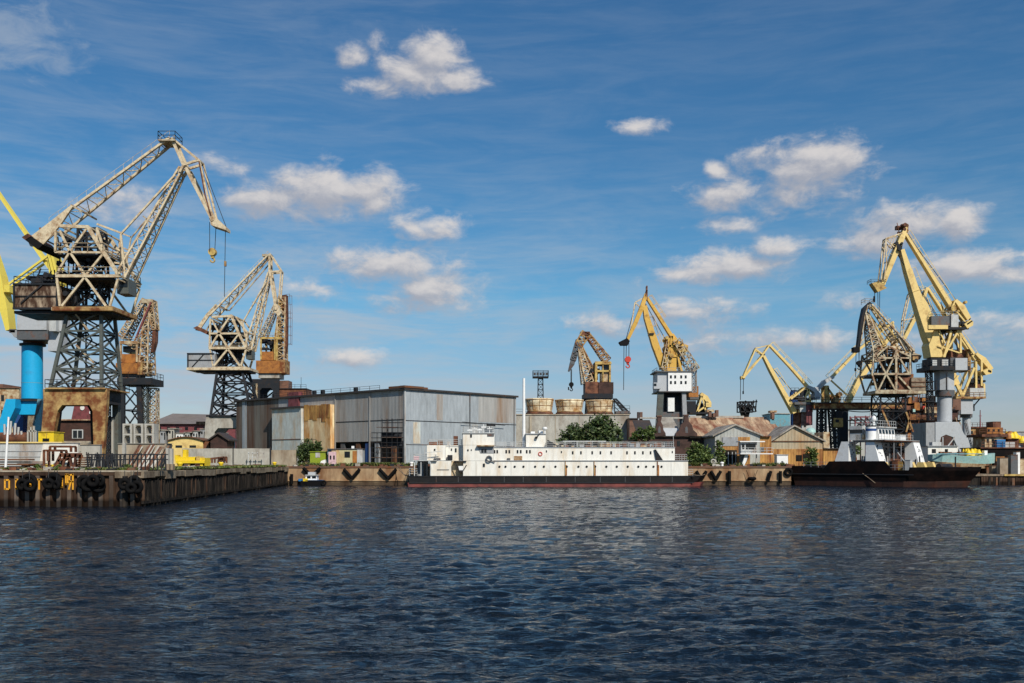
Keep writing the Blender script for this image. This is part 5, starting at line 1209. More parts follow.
# ------------------------------------------------------------------ trees
def tree(name,label,px,d,blobs,y0,nleaf,leaf,mat='leaf',cat='tree',seed=1,group=None,g=None):
    rr=random.Random(seed); fr=Fr(px,d) if g is None else Fr(px,d,0,g); t=fr.thing(name,label,cat,group)
    cz=max(fr.z(b[1]) for b in blobs)
    mb=MB(); 
    mb.tube((0,0,-.05),(.1,0,cz*.5),.16+cz*.012,.10,8)
    for (bx,by,bw,bh) in blobs:
        c=fr.p(bx,by); mb.tube((.05,0,cz*.28),(c.x,rr.uniform(-.5,.5),c.z),.09,.03,6)
        for k in range(5):
            a=rr.uniform(0,6.28); q=Vector((c.x+bw*fr.k*.4*math.cos(a),bw*fr.k*.4*math.sin(a),c.z+rr.uniform(-.2,.4)*bh*fr.k)); mb.tube((c.x*.6,0,c.z*.65),q,.05,.015,5)
    mb.build('trunk','wood',t)
    mb=MB(); tot=sum(b[2]*b[3] for b in blobs)
    for (bx,by,bw,bh) in blobs:
        c=fr.p(bx,by); n=int(nleaf*bw*bh/tot); ncl=max(8,n//26)
        cl=[]
        for _ in range(ncl):
            a=rr.uniform(0,6.28); s=rr.uniform(-1,1); r=(rr.random()**.45); q=math.sqrt(1-s*s)
            cl.append(Vector((c.x+bw*.5*fr.k*r*q*math.cos(a), bw*.45*fr.k*r*q*math.sin(a), max(.15,c.z+bh*.5*fr.k*r*s))))
        for i in range(n):
            o=cl[i%ncl]; sp=.16*min(bw,bh)*fr.k
            p_=o+Vector((rr.gauss(0,1),rr.gauss(0,1),rr.gauss(0,.8)))*sp*.6
            if p_.z<.05: p_.z=.05+rr.random()*.3
            x=Vector((rr.gauss(0,1),rr.gauss(0,1),rr.gauss(0,.6))).normalized(); y=x.cross(Vector((rr.gauss(0,1),rr.gauss(0,1),rr.gauss(0,1)))).normalized()
            l=leaf*rr.uniform(.6,1.4); mb.add([p_-x*l*.5,p_+y*l*.28,p_+x*l*.5,p_-y*l*.28],[(0,1,2,3)])
    mb.build('crown',mat,t); return t
tree('broadleaf_tree','larger round dark tree behind the white ship right of middle',599,189,[(600,431,36,30),(592,437,28,26),(611,438,24,26),(602,423,20,14),(604,446,40,22)],445,6500,.55,'leaf',seed=3)
tree('broadleaf_tree','lower dark tree left of the round tree behind the white ship',574,190,[(572,435,24,20),(566,441,16,18),(580,439,22,22),(574,448,34,18)],445,4200,.55,'leaf',seed=4)
tree('bush','round bright green bush just right of the white ship bow',698,181,[(698,455,22,22),(692,459,14,16),(704,458,16,18),(697,447,12,10)],466,3600,.42,'leaf_light','bush',seed=5)
tree('young_tree','thin leafy sapling at the left post of the pale gabled shed',720,182,[(719,449,10,16),(721,458,9,14),(718,442,6,8)],466,1300,.36,'leaf_light','tree',seed=6)
tree('young_tree','slender green tree in front of dark ship stern below timber gable',812,186,[(812,452,11,12),(811,461,12,16),(814,457,9,14),(812,470,10,10)],478,2200,.36,'leaf_light','tree',seed=7)
tree('bush','dark green bushy tree by the lime green hut at the hangar',303,184,[(303,450,16,16),(310,446,18,14),(318,447,10,12),(300,457,14,12),(310,455,14,12)],463,3200,.42,'leaf','bush',seed=8)
tree('bush','ivy green bush over the low black roofed lean-to',646,190,[(640,433,16,10),(650,431,14,10),(646,437,24,8),(634,437,10,8)],440,2200,.42,'leaf_light','bush',seed=9)
tree('young_tree','small tree inside the dark ship portal opening',856,191,[(856,449,9,12),(853,455,6,10)],460,1000,.36,'leaf_light','tree',seed=10)
# ------------------------------------------------------------------ the white accommodation ship
fs_ = Fr(553,166.4,3.5,0.0)
S = fs_.thing('accommodation_ship','long white slab sided accommodation ship with black hull and tall thin mast','ship')
def sb(nm,mat,x0,x1,y0,y1,v0,v1,par=None):
    mb=MB(); fs_.box(mb,x0,x1,y0,y1,v0,v1); return mb.build(nm,mat,par or S)
BW=8.6
def hull(y0,y1,mat,nm,off,z0=None,bow=0.0):
    a=fs_.p(406.8,y0); b=fs_.p(699.5,y0); zt=(a.z+b.z)/2; zb=z0 if z0 is not None else (fs_.p(406.8,y1).z+fs_.p(699.5,y1).z)/2
    mb=MB(); sh=.35*(1 if bow else 0)
    ring=lambda x0,x1,e:[(x0+.15,0+off),(x1-1.4,0+off),(x1+.7,1.4),(x1+1.9+e,BW/2),(x1+.7,BW-1.4),(x1-1.4,BW-off),(x0+.15,BW-off),(x0+off,BW-.3),(x0+off,.3)]
    A=ring(a.x+.3,b.x-1.0,bow*.0); B=ring(a.x,b.x,bow)
    n=len(A); mb.add([(x,y,zb) for x,y in A]+[(x,y,zt) for x,y in B],[(i,(i+1)%n,n+(i+1)%n,n+i) for i in range(n)]+[tuple(range(n)),tuple(range(n,2*n))]); return mb.build(nm,mat,S)
hull(476,482.6,'hull_black','hull',0,None,.3)
hull(482.6,486.6,'hull_red','boot_topping',.03,-1.2)
sb('rubbing_strake','steel_dark',409,694,482.4,483.2,-.12,.0)
sb('rubbing_strake','steel_dark',409,695,475.8,476.5,-.10,.0)
for x in (436,458,480,504,523,546,575,600,625,650,672):
    mb=MB(); fs_.box(mb,x,x+.4,476.6,482.2,-.06,-.002); mb.build('hull_rib','grey_dark',S)
low=sb('lower_deckhouse','white',463.2,688,460.8,475.8,.25,BW-.3)
up=sb('upper_deckhouse','white',494,674.8,447.6,460.4,.45,BW-.6)
sb('deck_edge','grey_paint',494,688.6,460.3,461,.1,BW-.2)
sb('roof_edge','grey_light',493.8,675.2,446.9,447.5,.3,BW-.4)
tb=sb('main_block','white',463.2,493.8,445.2,460.7,.2,BW-.3)
al_=sb('aft_deckhouse','white',431,451.2,460.9,475.8,.3,BW-.3)
sb('aft_deckhouse','cream',451.4,463,460.9,475.8,1.5,BW-.4)
sb('aft_upper_house','white',427,445.7,445.2,460.2,1.2,BW-1)
sb('aft_upper_house','white',445.9,463,445.4,460.6,1.9,BW-1)
cn=sb('canopy_roof','white_grey',413,437,460.2,460.9,-.2,BW-.3)
sb('canopy_wall','grey_paint',417.5,427.5,461,475.8,2.2,BW-1);  # grey puts the shade under the canopy into the wall colour
for x in (414.5,421,430.6):
    mb=MB(); mb.beam(fs_.p(x,475.8,.1),fs_.p(x,461,.1),.14); mb.build('canopy_post','white_grey',S)
sb('doorway','glass',426,427.9,464,475.7,.2,2.1); sb('door','glass',416.6,418.2,465,475.7,2.0,2.15); sb('door','glass',423.5,425.4,464,475.7,2.05,2.18)
br=sb('bridge','white',463,494.4,433.4,445,.2,BW-1.2); sb('bridge_recess','grey_dark',487.5,494,433.6,436,.05,.22)
sb('bridge_roof_edge','white_grey',462.4,494.8,432.9,433.4,0,BW-1)
sb('bridge_window','glass',470.2,472,434.5,437.5,.14,.2)
mb=MB(); fs_.poly(mb,[(477.5,446),(493.9,446),(493.9,453.2),(480.5,453.2)],.12,.2); rc=mb.build('recess_shade','grey_paint',S)  # grey plate shaped as the shade under the bridge overhang
for x in (481.4,484.3): sb('window','glass',x,x+2.2,448.8,452.6,.06,.12,rc)
sb('recess_hood','rust_pale',477,494.2,445.1,446.2,-.6,.15)
fun=sb('funnel_house','white',526,545.8,434.2,447,1.4,BW-2); sb('funnel_house_roof','grey_light',525.5,546.3,433.5,434.1,1.2,BW-1.8)
mb=MB(); c=fs_.p(525,447,2.6); mb.tube((c.x,2.6,fs_.z(447)),(c.x,2.6,fs_.z(377,525)),.27,.22,10); mb.build('mast','white_clean',S)
mb=MB(); fs_.box(mb,531,535,431.5,433.4,2,3.4); fs_.box(mb,539,543,430.5,433.4,3,4.6); q=fs_.p(546,430.5); mb.tube((q.x,2,q.z-1),(q.x,2,q.z+.2),.12,None,6); mb.lathe((q.x,2,q.z+.2),[(.3,0),(.45,.2),(.3,.45)],10); mb.build('vent_box','white_clean',S)
mb=MB(); a=fs_.p(537,437,1.2); mb.beam(a,a+Vector((.6,-.2,.7)),.12); mb.box(a.x-.2,a.x+.2,.9,1.3,a.z-.2,a.z+.1); mb.build('deck_lamp','black',S)
for x0 in (506.3,509.4,517.6,520.8,526.8,530.0,494.6,497.3): sb('window','glass',x0-.8,x0+.8,450,453.2,.38,.45,up)
for x0 in (572.8,581,592.3,600.5,611.2,627.1,635,643,650.7): sb('window','glass',x0-.75,x0+.75,451.2,454.2,.38,.45,up)
for x0,yy in ((546.5,451.3),(561.5,452),(672.4,452)): sb('window','glass',x0-.5,x0+.5,yy-1,yy+1,.38,.45,up)
for x0 in (499.5,505.6,514.8,523.6,535.3,544,555.6,567,578.6,586.9,595.4,606.6,617,628,638.6,646.4,653.8,661.8):
    c=fs_.p(x0,466.6); mb=MB(); mb.tube((c.x,.16,c.z),(c.x,.25,c.z),.19,None,10); mb.build('porthole','glass',low)
for x0,y0,y1,w_ in ((484,463.5,466.6,1.9),(455.8,448.2,452,1.6),(451.5,448.4,450.6,1.1),(468,449.3,451,1.4),(471.4,449.3,450.6,1),(434.7,448.8,450.6,1.6)): sb('window','glass',x0-w_/2,x0+w_/2,y0,y1,.1 if x0>463 else (1.8 if x0>446 else 1.1),(.2 if x0>463 else (1.9 if x0>446 else 1.2)))
mb=MB(); c=fs_.p(540.5,453.9); mb.torus((c.x,.38,c.z),.30,.075,'y',16,6); mb.build('life_ring','red',S)
mb=MB(); c=fs_.p(489,458.8); mb.torus((c.x,-.1,c.z),.42,.13,'y',16,6); mb.tube(c+Vector((.4,0,-.3)),c+Vector((1,0,-.55)),.1,None,6); mb.build('hose_coil','grey_dark',S)
sb('ventilation_grille','rust_pale',514,522.3,456,460.2,.36,.45); sb('small_box','grey_dark',507.3,510.2,458,460.3,.2,.44); sb('deck_box','grey_dark',434,440.5,458,460.1,.4,1.1); sb('deck_winch','steel_dark',447.5,452.5,455,460.3,.5,1.6)
for x0 in (565.4,594.2,657.6):
    mb=MB(); fs_.box(mb,x0-.35,x0+.35,461.4,475.7,.08,.25); mb.build('drain_pipe','gold_rust',S)
    mb=MB(); fs_.box(mb,x0+.4,x0+1.6,465,475.6,.235,.249); mb.build('rust_streak','rust_orange',S)
mb=MB(); fs_.poly(mb,[(654.6,449.5),(656,449.5),(663,460.2),(656.5,460.2)],.1,.42); st=mb.build('stair_and_shadow','steel_dark',S)  # one dark wedge for the stair and the ramp's triangular shadow
mb=MB(); mb.beam(fs_.p(655,448,.0),fs_.p(662,458.6,.0),.08); mb.build('stair_rail','white_grey',st)
for x,y0,y1,v in ((476,461,475.6,.2),(497,461.2,475.6,.25),(511,461.2,475.6,.25),(529,461.2,475.6,.25),(549,461.2,475.6,.25),(580,461.2,475.6,.25),(611,461.2,475.6,.25),(634,461.2,475.6,.25),(671,461.2,475.6,.25),(513,448,460,.45),(553,448,460,.45),(586,448,460,.45),(621,448,460,.45),(475,446,460,.2)):
    mb=MB(); fs_.box(mb,x,x+.25,y0,y1,v-.015,v-.001); mb.build('plate_seam','white_grey',S)
# white boat slung at the side
mb=MB(); fs_.poly(mb,[(458.3,466),(464.2,466),(463.6,470.2),(459.2,470.2)],.3,1.4); wb=mb.build('hoisted_skiff','white_clean',S)
mb=MB(); fs_.box(mb,458.6,464,470.3,472.3,.3,1.4); fs_.box(mb,454,466.5,460.9,461.6,-.1,1.4); mb.beam(fs_.p(455,462,.2),fs_.p(459.2,471,.2),.16); mb.beam(fs_.p(466.5,465,.2),fs_.p(463.6,470,.2),.16); mb.build('davit','steel_dark',S)
sb('handhold','grey_dark',437,449,469.4,469.9,.2,.3)
# railings and clutter on deck
def shiprail(x0,x1,y,h,v0=.5,v1=BW-.7,step=1.5,mat='white_grey'):
    mb=MB(); z=fs_.z(y,(x0+x1)/2); u0,u1=fs_.u(x0),fs_.u(x1)
    mb.rail([(u0,v0,z),(u1,v0,z)],h,step,.05,3); mb.rail([(u1,v1,z),(u0,v1,z)],h,step,.05,3); mb.rail([(u0,v0,z),(u0,v1,z)],h,step,.05,3); mb.rail([(u1,v0,z),(u1,v1,z)],h,step,.05,3); mb.build('railing',mat,S)
shiprail(547,674.5,446.9,.85); shiprail(496,525,446.9,.85); shiprail(463.5,494,432.9,1.1,.3,BW-1.4); shiprail(413.5,436,460.2,1.0,0,BW-.6); shiprail(428,462,445.2,1.0,1.3,BW-1.2)
shiprail(675.6,687.6,460.3,1.0); shiprail(409,417,475.8,1.2,.4); shiprail(689,696,475.8,1.1,2.2,BW-2.2)
mb=MB(); rr=random.Random(2)
for i in range(60):
    x=rr.uniform(553,672); v=rr.uniform(1.2,6); c=fs_.p(x,446.9,0); h=rr.uniform(.3,.85)
    mb.m=rr.choice((0,0,1,2,3)); s_=rr.uniform(.15,.5); mb.box(c.x-s_,c.x+s_,v-.3,v+.3,c.z,c.z+h)
mb.build('deck_stores',['rust_pale','rust','grey_paint','wood'],S)
mb=MB(); c=fs_.p(556,447,1.0); mb.beam(c+Vector((-1.3,0,1.1)),c+Vector((.5,0,.1)),.2); mb.beam(c+Vector((-1.3,.6,1.1)),c+Vector((.5,.6,.1)),.2); mb.box(c.x-1.4,c.x-.4,.8,1.8,c.z,c.z+.8); mb.build('deck_crane','steel_dark',S)
sb('awning','white_grey',563,606,440.8,441.6,1.2,5)
mb=MB()
for x in (566,578,592,604): mb.beam(fs_.p(x,447,1.3),fs_.p(x,441,1.3),.07)
mb.build('awning_post','white_grey',S)
for x0,x1,y0,y1,m_ in ((453.5,458,436,444.8,'rust'),(429,437,442,445,'rust'),(438,443,440.5,445,'wood'),(447,451,441.5,445,'white_grey')): sb('deck_locker',m_,x0,x1,y0,y1,2.5,4.4)
mb=MB(); c=fs_.p(484.5,432.9,2); 
for x,h in ((475,1.3),(480,1.0),(484,1.9),(490,1.4),(470,.9)):
    q=fs_.p(x,432.9); mb.tube((q.x,2,q.z),(q.x,2,q.z+h*.8),.06,None,6); mb.box(q.x-.4,q.x+.4,1.8,2.2,q.z+h*.5,q.z+h*.5+.15)
mb.build('antenna','white_clean',S)
mb=MB()
for x in (424.5,420,409): mb.beam(fs_.p(x,460,.2),fs_.p(x,447,.2),.06)
q=fs_.p(424,453,.2); mb.beam(q,q+Vector((2.8,0,.3)),.1); mb.build('flag_pole','white_grey',S)
mb=MB(); fs_.box(mb,413.5,419,456,460.1,.3,1.2); mb.build('pink_locker','pink',S)
mb=MB(); mb.tube(fs_.p(676,447.5,2),fs_.p(676,436,2),.05,None,5); mb.build('stern_pole','white_grey',S)

for p0,p1 in (((409,474.5,.4),(400,467.5,9.5)),((697,474.8,3.5),(716,467,10.5)),((412,474.5,6),(397,467.5,10.5))):
    A=fs_.p(*p0); B=fs_.p(p1[0],p1[1],p1[2],p1[2]); mb=MB(); pr=A
    for i in range(1,9):
        q=A.lerp(B,i/8); q.z-=.7*math.sin(math.pi*i/8); mb.tube(pr,q,.06,None,5); pr=q
    mb.build('mooring_line','wood_pale',S)

# ------------------------------------------------------------------ the dark ship, bow towards us at the right
fd_ = Fr(792,178,-45,0.0)
D = fd_.thing('workboat','black and rust hulled work ship with white portal legs and wheelhouse','ship')
BW2=14.0
def ring(u0,u1,ut,inset):
    return [(u0,inset),(u1,inset),(u1+(ut-u1)*.55,inset+1.9),(ut,BW2/2),(u1+(ut-u1)*.55,BW2-inset-1.9),(u1,BW2-inset),(u0,BW2-inset)]
def hl(levels,mat,nm):
    mb=MB(); rs=[[(x,y,z) for x,y in ring(*a[:4])] for *a,z in levels]; n=7
    vs=[q for r in rs for q in r]; fs=[]
    for j in range(len(rs)-1):
        for i in range(n): fs.append((j*n+i,j*n+(i+1)%n,(j+1)*n+(i+1)%n,(j+1)*n+i))
    fs.append(tuple(range(n))); fs.append(tuple(range((len(rs)-1)*n,len(rs)*n)))
    mb.add(vs,fs); return mb.build(nm,mat,D)
hl([(.6,19.8,27.2,.35,-1.0),(.3,20.2,28.3,.12,1.05)],'hull_rust','lower_hull')
hl([(.3,20.2,28.3,.05,1.05),(0,21.2,29.8,.0,2.75)],'hull_dark','hull')
def db(nm,mat,u0,u1,v0,v1,z0,z1,par=None):
    mb=MB(); mb.box(u0,u1,v0,v1,z0,z1); return mb.build(nm,mat,par or D)
def bx_(px,v=0.0):   # u of a picture column on the plane v metres inboard
    t=(px-512)/F; ox=fd_.bx-v*fd_.s; oy=fd_.by+v*fd_.c
    return (t*oy-ox)/(fd_.c-t*fd_.s)
def zz(py,u,v=0.0): return Z(py, fd_.by+u*fd_.s+v*fd_.c)
db('sheer_strake','steel_dark',0.1,21.8,-.12,.0,1.95,2.1)
u0,u1=bx_(829),bx_(884)
bulw=[(u0-1.2,2.75),(u1+1.4,2.75),(u1,zz(461,u1)),(u0,zz(461.3,u0))]
mb=MB(); mb.prism(bulw,.02,.3); mb.prism(bulw,BW2-.3,BW2-.02); mb.build('bulwark','hull_dark',D)
zb=zz(461,u1)
mb=MB(); mb.prism([(0,2.75),(u0-1.2,2.75),(u0-1.2,3.1),(0,3.45)],.02,.25); mb.prism([(0,2.75),(u0-1.2,2.75),(u0-1.2,3.1),(0,3.45)],BW2-.25,BW2-.02); mb.box(0.02,.25,.26,BW2-.26,2.76,3.44); mb.build('stern_bulwark','hull_dark',D)
mb=MB(); R1=ring(0,21.2,29.8,0); R2=[(x*1.008,y) for x,y in R1]
for i in range(1,5):
    a,b=R1[i],R1[i+1]; mb.hexa([(a[0],a[1],2.75),(b[0],b[1],2.75),(b[0]-.2,b[1],2.75),(a[0]-.2,a[1],2.75),(a[0]+.15,a[1],3.25),(b[0]+.15,b[1],3.35),(b[0]-.05,b[1],3.35),(a[0]-.05,a[1],3.25)])
mb.build('bow_bulwark','hull_dark',D)
mb=MB(); mb.box(22,26.5,5,9,2.76,3.3); mb.tube((24,4.6,3.4),(24,9.4,3.4),.45,None,12); mb.tube((25.8,7,2.75),(25.8,7,5.0),.12,None,6); mb.build('anchor_winch','steel_dark',D)
mb=MB(); mb.tube((13.2,-.06,2.2),(15.4,-.06,.6),.07,None,5); mb.build('hanging_rope','wood_pale',D)
# portal legs: sloping plated legs at both sides
for side,v0,v1 in (('p',.4,3.0),('s',BW2-3.0,BW2-.4)):
    for (xa,xb,xc,xd) in ((840,847.5,832.5,847.5),(864.5,873,864.5,879)):
        ua,ub,uc,ud=bx_(xa),bx_(xb),bx_(xc),bx_(xd); zt=zz(442.2,(ua+ub)/2)
        mb=MB(); sh=2.1 if side=='s' and xa>850 else 0; uc+=sh; ud+=sh; ua+=sh; ub+=sh; mb.prism([(uc,zb-.6),(ud,zb-.6),(ub,zt),(ua,zt)],v0,v1); lg=mb.build('portal_leg','white_clean',D)
        mb=MB(); rr=random.Random(int(xa)+int(v0))
        dx=(ud-ub)/(zt-zb+.6)
        for i in range(7):
            z=rr.uniform(zb+.5,zt-.4); u=ub+(zt-z)*dx; v=v0+rr.uniform(.3,2.2); mb.hexa([(u+.01,v,z),(u+.01,v+.28,z),(u-.05,v+.28,z),(u-.05,v,z),(u+.01-.2*dx,v,z+.25),(u+.01-.2*dx,v+.28,z+.25),(u-.06-.2*dx,v+.28,z+.25),(u-.06-.2*dx,v,z+.25)])
        mb.build('marking','steel_dark',lg)
    ua,ub=bx_(840),bx_(873)+(2.1 if side=='s' else 0); zt=zz(442.2,(bx_(840)+bx_(873))/2)
    mb=MB(); mb.box(ua,ub,v0+.05,v1-.05,zt+.01,zt+.15); mb.build('portal_beam','white_grey',D)
zt=zz(442.2,(bx_(840)+bx_(873))/2)
ubk=bx_(864.5)
db('bridge_deck','rust',ubk-2.2,bx_(873)+1.9,.2,BW2-.2,zt+.16,zt+.30)
db('bridge_deck_edge','white_grey',ubk-2.3,bx_(873)+2.0,.1,BW2-.1,zt+.31,zt+.38)
zd=zt+.38
# wheelhouse
uw=bx_(877.6,2.4)
mb=MB(); mb.prism([(uw-3.4,zd),(uw+.3,zd),(uw+.0,zd+2.1),(uw-3.4,zd+2.1)],2.4,8.8); wh=mb.build('wheelhouse','white_clean',D)
mb=MB(); mb.box(uw-3.7,uw+.35,2.1,9.1,zd+2.11,zd+2.3); wr=mb.build('wheelhouse_roof','white_grey',wh)
for i in range(5):
    v=2.75+i*1.22
    mb=MB(); mb.hexa([(uw+.2,v,zd+1.05),(uw+.2,v+.85,zd+1.05),(uw+.06,v+.85,zd+1.05),(uw+.06,v,zd+1.05),(uw+.1,v,zd+1.8),(uw+.1,v+.85,zd+1.8),(uw-.04,v+.85,zd+1.8),(uw-.04,v,zd+1.8)]); mb.build('window','glass',wh)
for u in (uw-2.9,uw-1.5): 
    mb=MB(); mb.box(u,u+.8,2.34,2.4,zd+1,zd+1.7); mb.build('window','glass',wh)
uf=bx_(874,1.2)
mb=MB(); mb.lathe((uf-.6,1.3,zd),[(.85,0),(.85,2.2)],18); fn=mb.build('funnel','white_clean',D)
mb=MB(); mb.lathe((uf-.6,1.3,zd),[(.87,1.5),(.88,1.9)],18); mb.build('blue_band','blue_dark',fn)
mb=MB(); mb.lathe((uf-.6,1.3,zd+2.2),[(.8,0),(.8,.25)],18); mb.build('funnel_cap','steel_dark',fn)
db('side_house','white_grey',uf-4.2,uf-2.0,1,4,zd,zd+2.4)  # greyish tone carries the shade on this side of the house
mb=MB(); mb.box(uf-4.22,uf-1.98,.94,1.0,zd+1.2,zd+1.8); mb.build('window','glass',D)
mb=MB(); q=(uw-2,5.2); mb.tube((q[0],q[1],zd+2.3),(q[0],q[1],zd+3.3),.2,.14,8); mb.lathe((q[0],q[1],zd+3.3),[(.25,0),(.42,.25),(.42,.6),(.2,.9)],12); mb.tube((q[0]-.6,q[1],zd+2.3),(q[0]-.6,q[1],zd+5),.05,None,5); mb.build('radar_mast','white_clean',D)
mb=MB(); mb.rail([(uw-3.6,2.2,zd+2.3),(uw+.2,2.2,zd+2.3),(uw+.2,9,zd+2.3)],1.0,.8,.05); mb.rail([(ubk-2.2,.25,zd),(uf-2,.25,zd)],1,1,.05); mb.rail([(uw+1.2,.3,zd),(uw+1.2,BW2-.3,zd)],1,1,.05); mb.build('railing','white_grey',D)
db('deck_box','white_clean',uw-.2,uw+.9,9.3,11.6,zd,zd+.9); db('deck_box','rust_pale',ubk-2,ubk-.6,1,2.4,zd,zd+.9)
# yellow feet and pipes on deck
mb=MB()
for px,v in ((883,.6),(893,3.2),(910,2.4),(921,5.2),(930,7.0)):
    u=bx_(px,v); mb.prism([(u-1.0,2.76),(u+.9,2.76),(u+.35,4.1),(u-.6,4.1)],v,v+.9)
mb.build('deck_stand','yellow_pale',D)
db('deck_winch','yellow_old',bx_(897,3),bx_(905,3),3,4.6,2.76,4.2)
rr=random.Random(9)
for i in range(40):
    u=rr.uniform(8,21); v=rr.uniform(1.5,12); h=rr.uniform(.8,2.8); s_=rr.uniform(.12,.5); mb=MB(); m_=rr.choice(('steel_dark','grey_paint','wood_pale','rust','white_grey'))
    if i%2: mb.tube((u,v,2.75),(u+rr.uniform(-.3,.3),v,2.75+h),s_*.35,None,6); mb.build('deck_pipe',m_,D)
    else: mb.box(u-s_,u+s_,v-s_,v+s_,2.76,2.75+h*.6); mb.box(u-s_*1.1,u+s_*1.1,v-s_*1.1,v+s_*1.1,2.75+h*.6,2.8+h*.6); mb.build('deck_chest',m_,D)
mb=MB()
for v in (4.6,7.4): 
    for u in (12.5,14.5,16.5): mb.tube((u,v,2.75),(u,v,zt+.4),.07,None,6)
mb.rail([(2,.5,3.1),(9,.5,3.1)],1.0,1.2,.05,2); mb.rail([(13,.3,2.76),(20,.3,2.76)],.9,1.4,.05,2); mb.tube((17,10,2.75),(13.5,10,7.4),.12,None,6); mb.build('stanchion','grey_paint',D)
mb=MB(); mb.box(4,8,3,9,2.76,3.6); mb.build('hatch','deck',D)

# ------------------------------------------------------------------ cyan boat on the slip
fc_=Fr(967,189,8,1.9)
B=fc_.thing('boat','pale cyan open boat hull with rust bottom laid up behind the dark ship bow','boat')
def bl(st,mat,nm,v0,v1):
    mb=MB(); n=len(st)
    for i in range(n-1):
        (x0,t0,b0,w0),(x1,t1,b1,w1)=st[i],st[i+1]; m_=(v0+v1)/2
        A=[fc_.p(x0,b0,m_-w0*.8),fc_.p(x0,b0,m_+w0*.8),fc_.p(x0,t0,m_+w0),fc_.p(x0,t0,m_-w0)]; C=[fc_.p(x1,b1,m_-w1*.8),fc_.p(x1,b1,m_+w1*.8),fc_.p(x1,t1,m_+w1),fc_.p(x1,t1,m_-w1)]
        mb.add(A+C,[(0,1,5,4),(1,2,6,5),(2,3,7,6),(3,0,4,7)]+([(0,1,2,3)] if i==0 else [])+([(4,5,6,7)] if i==n-2 else []))
    return mb.build(nm,mat,B)
hb=bl([(936,454.5,461,.9),(943,454,462,2),(965,456,463.2,2.3),(985,455.5,464,2.1),(994,454,463.5,1.6),(999.5,453,463,.6)],'cyan_hull','hull',0,4)
bl([(938,461,465,.7),(943,462,466,1.7),(965,463.2,467.6,2),(985,464,468.5,1.8),(996,463.4,467.5,.5)],'rust_pale','bottom',0,4)
mb=MB(); fc_.box(mb,937,985,453.4,454.3,-.2,0); mb.build('gunwale','blue_pale',B)
mb=MB(); rr=random.Random(6)
for i in range(26):
    x=rr.uniform(971,985); c=fc_.p(x,456,rr.uniform(.6,3)); s_=rr.uniform(.3,.8); mb.lathe((c.x,c.y,c.z),[(s_,0),(s_*.9,rr.uniform(.4,1.0)),(s_*.3,rr.uniform(1.1,1.5))],7)
mb.build('yellow_heap','yellow_bright',B)
mb=MB()
for i in range(16):
    x=rr.uniform(946,970); c=fc_.p(x,455,rr.uniform(.6,3)); mb.box(c.x-.5,c.x+.5,c.y-.3,c.y+.3,c.z-.3,c.z+rr.uniform(.1,.7))
mb.build('stowed_gear',['deck'],B)
mb=MB(); fc_.box(mb,984.5,987.5,450.5,455,1,1.8); mb.build('small_box','white_clean',B)
mb=MB()
for x in (946,962,980,990): 
    q=fc_.p(x,464); mb.box(q.x-.3,q.x+.3,.6,3.4,0,q.z+.1)
mb.build('keel_block','wood',B)
ft_=Fr(950,196)
t=ft_.thing('pontoon_hut','low pale hut with rust patches in front of the grey crane portal','hut')
mb=MB(); ft_.box(mb,928,958,446.5,None,0,3); mb.build('wall','white',t); mb=MB(); ft_.box(mb,927.5,958.5,445.6,446.4,-.3,3.3); mb.build('roof','grey_paint',t)
mb=MB(); ft_.box(mb,932,936,449,453,-.06,0); ft_.box(mb,945,948,449,454,-.06,0); mb.build('window','glass',t)
mb=MB(); mb.beam(ft_.p(950,446,1),ft_.p(957,437,1),.2); mb.beam(ft_.p(945,446,1),ft_.p(945,437,1),.15); fsx=ft_.p(938,442,1); mb.box(fsx.x-.9,fsx.x+.9,.5,2,fsx.z-.7,fsx.z); mb.build('roof_derrick','white_grey',t)
# right pier
t=thing('pier_wall','low brown piled pier with yellowish edge at the right border','quay wall',(84,179,0))
mb=MB(); x=0.0; rr=random.Random(8)
while x<60:
    mb.m=rr.choice((0,0,1,2)); w_=rr.uniform(.35,.6); mb.box(x,x+w_-.06,rr.uniform(-.1,.1),.5,-1.2,1.55+rr.uniform(-.1,.05)); x+=w_
mb.build('pile_front',['sheet_pile','wood','tarred'],t)
mb=MB(); mb.box(-2.5,60,-.15,11,1.6,1.9); mb.build('pier_deck','wood_pale',t)
mb=MB(); mb.box(-2.4,-.05,.2,11,-1.2,1.59); mb.build('side_wall','tarred',t)
mb=MB(); mb.box(4,60,-.3,-.16,1.62,1.95); mb.build('edge_beam','yellow_old',t)

# ------------------------------------------------------------------ rusty ships under repair behind
def block(fr,t,nm,mat,x0,x1,y0,y1,v0,v1):
    mb=MB(); fr.box(mb,x0,x1,y0,y1,v0,v1); return mb.build(nm,mat,t)
fr2=Fr(1010,203)
t=fr2.thing('moored_ship','rusty ship with black hull and orange deckhouse at the right border','ship')
block(fr2,t,'hull','hull_dark',981,1110,448.5,None,0,9); block(fr2,t,'deck_edge','rust',980.5,1110,447.3,448.4,-.3,9.2)
block(fr2,t,'lower_house','rust_pale',985,1004,437,447.2,1.5,7); block(fr2,t,'deckhouse','rust_orange',987,1003,427.5,434,2,7); block(fr2,t,'deckhouse_roof','rust',982,1008,434.2,436.8,1,8); block(fr2,t,'wheelhouse','rust',993,1001,421.5,427.4,3,6)

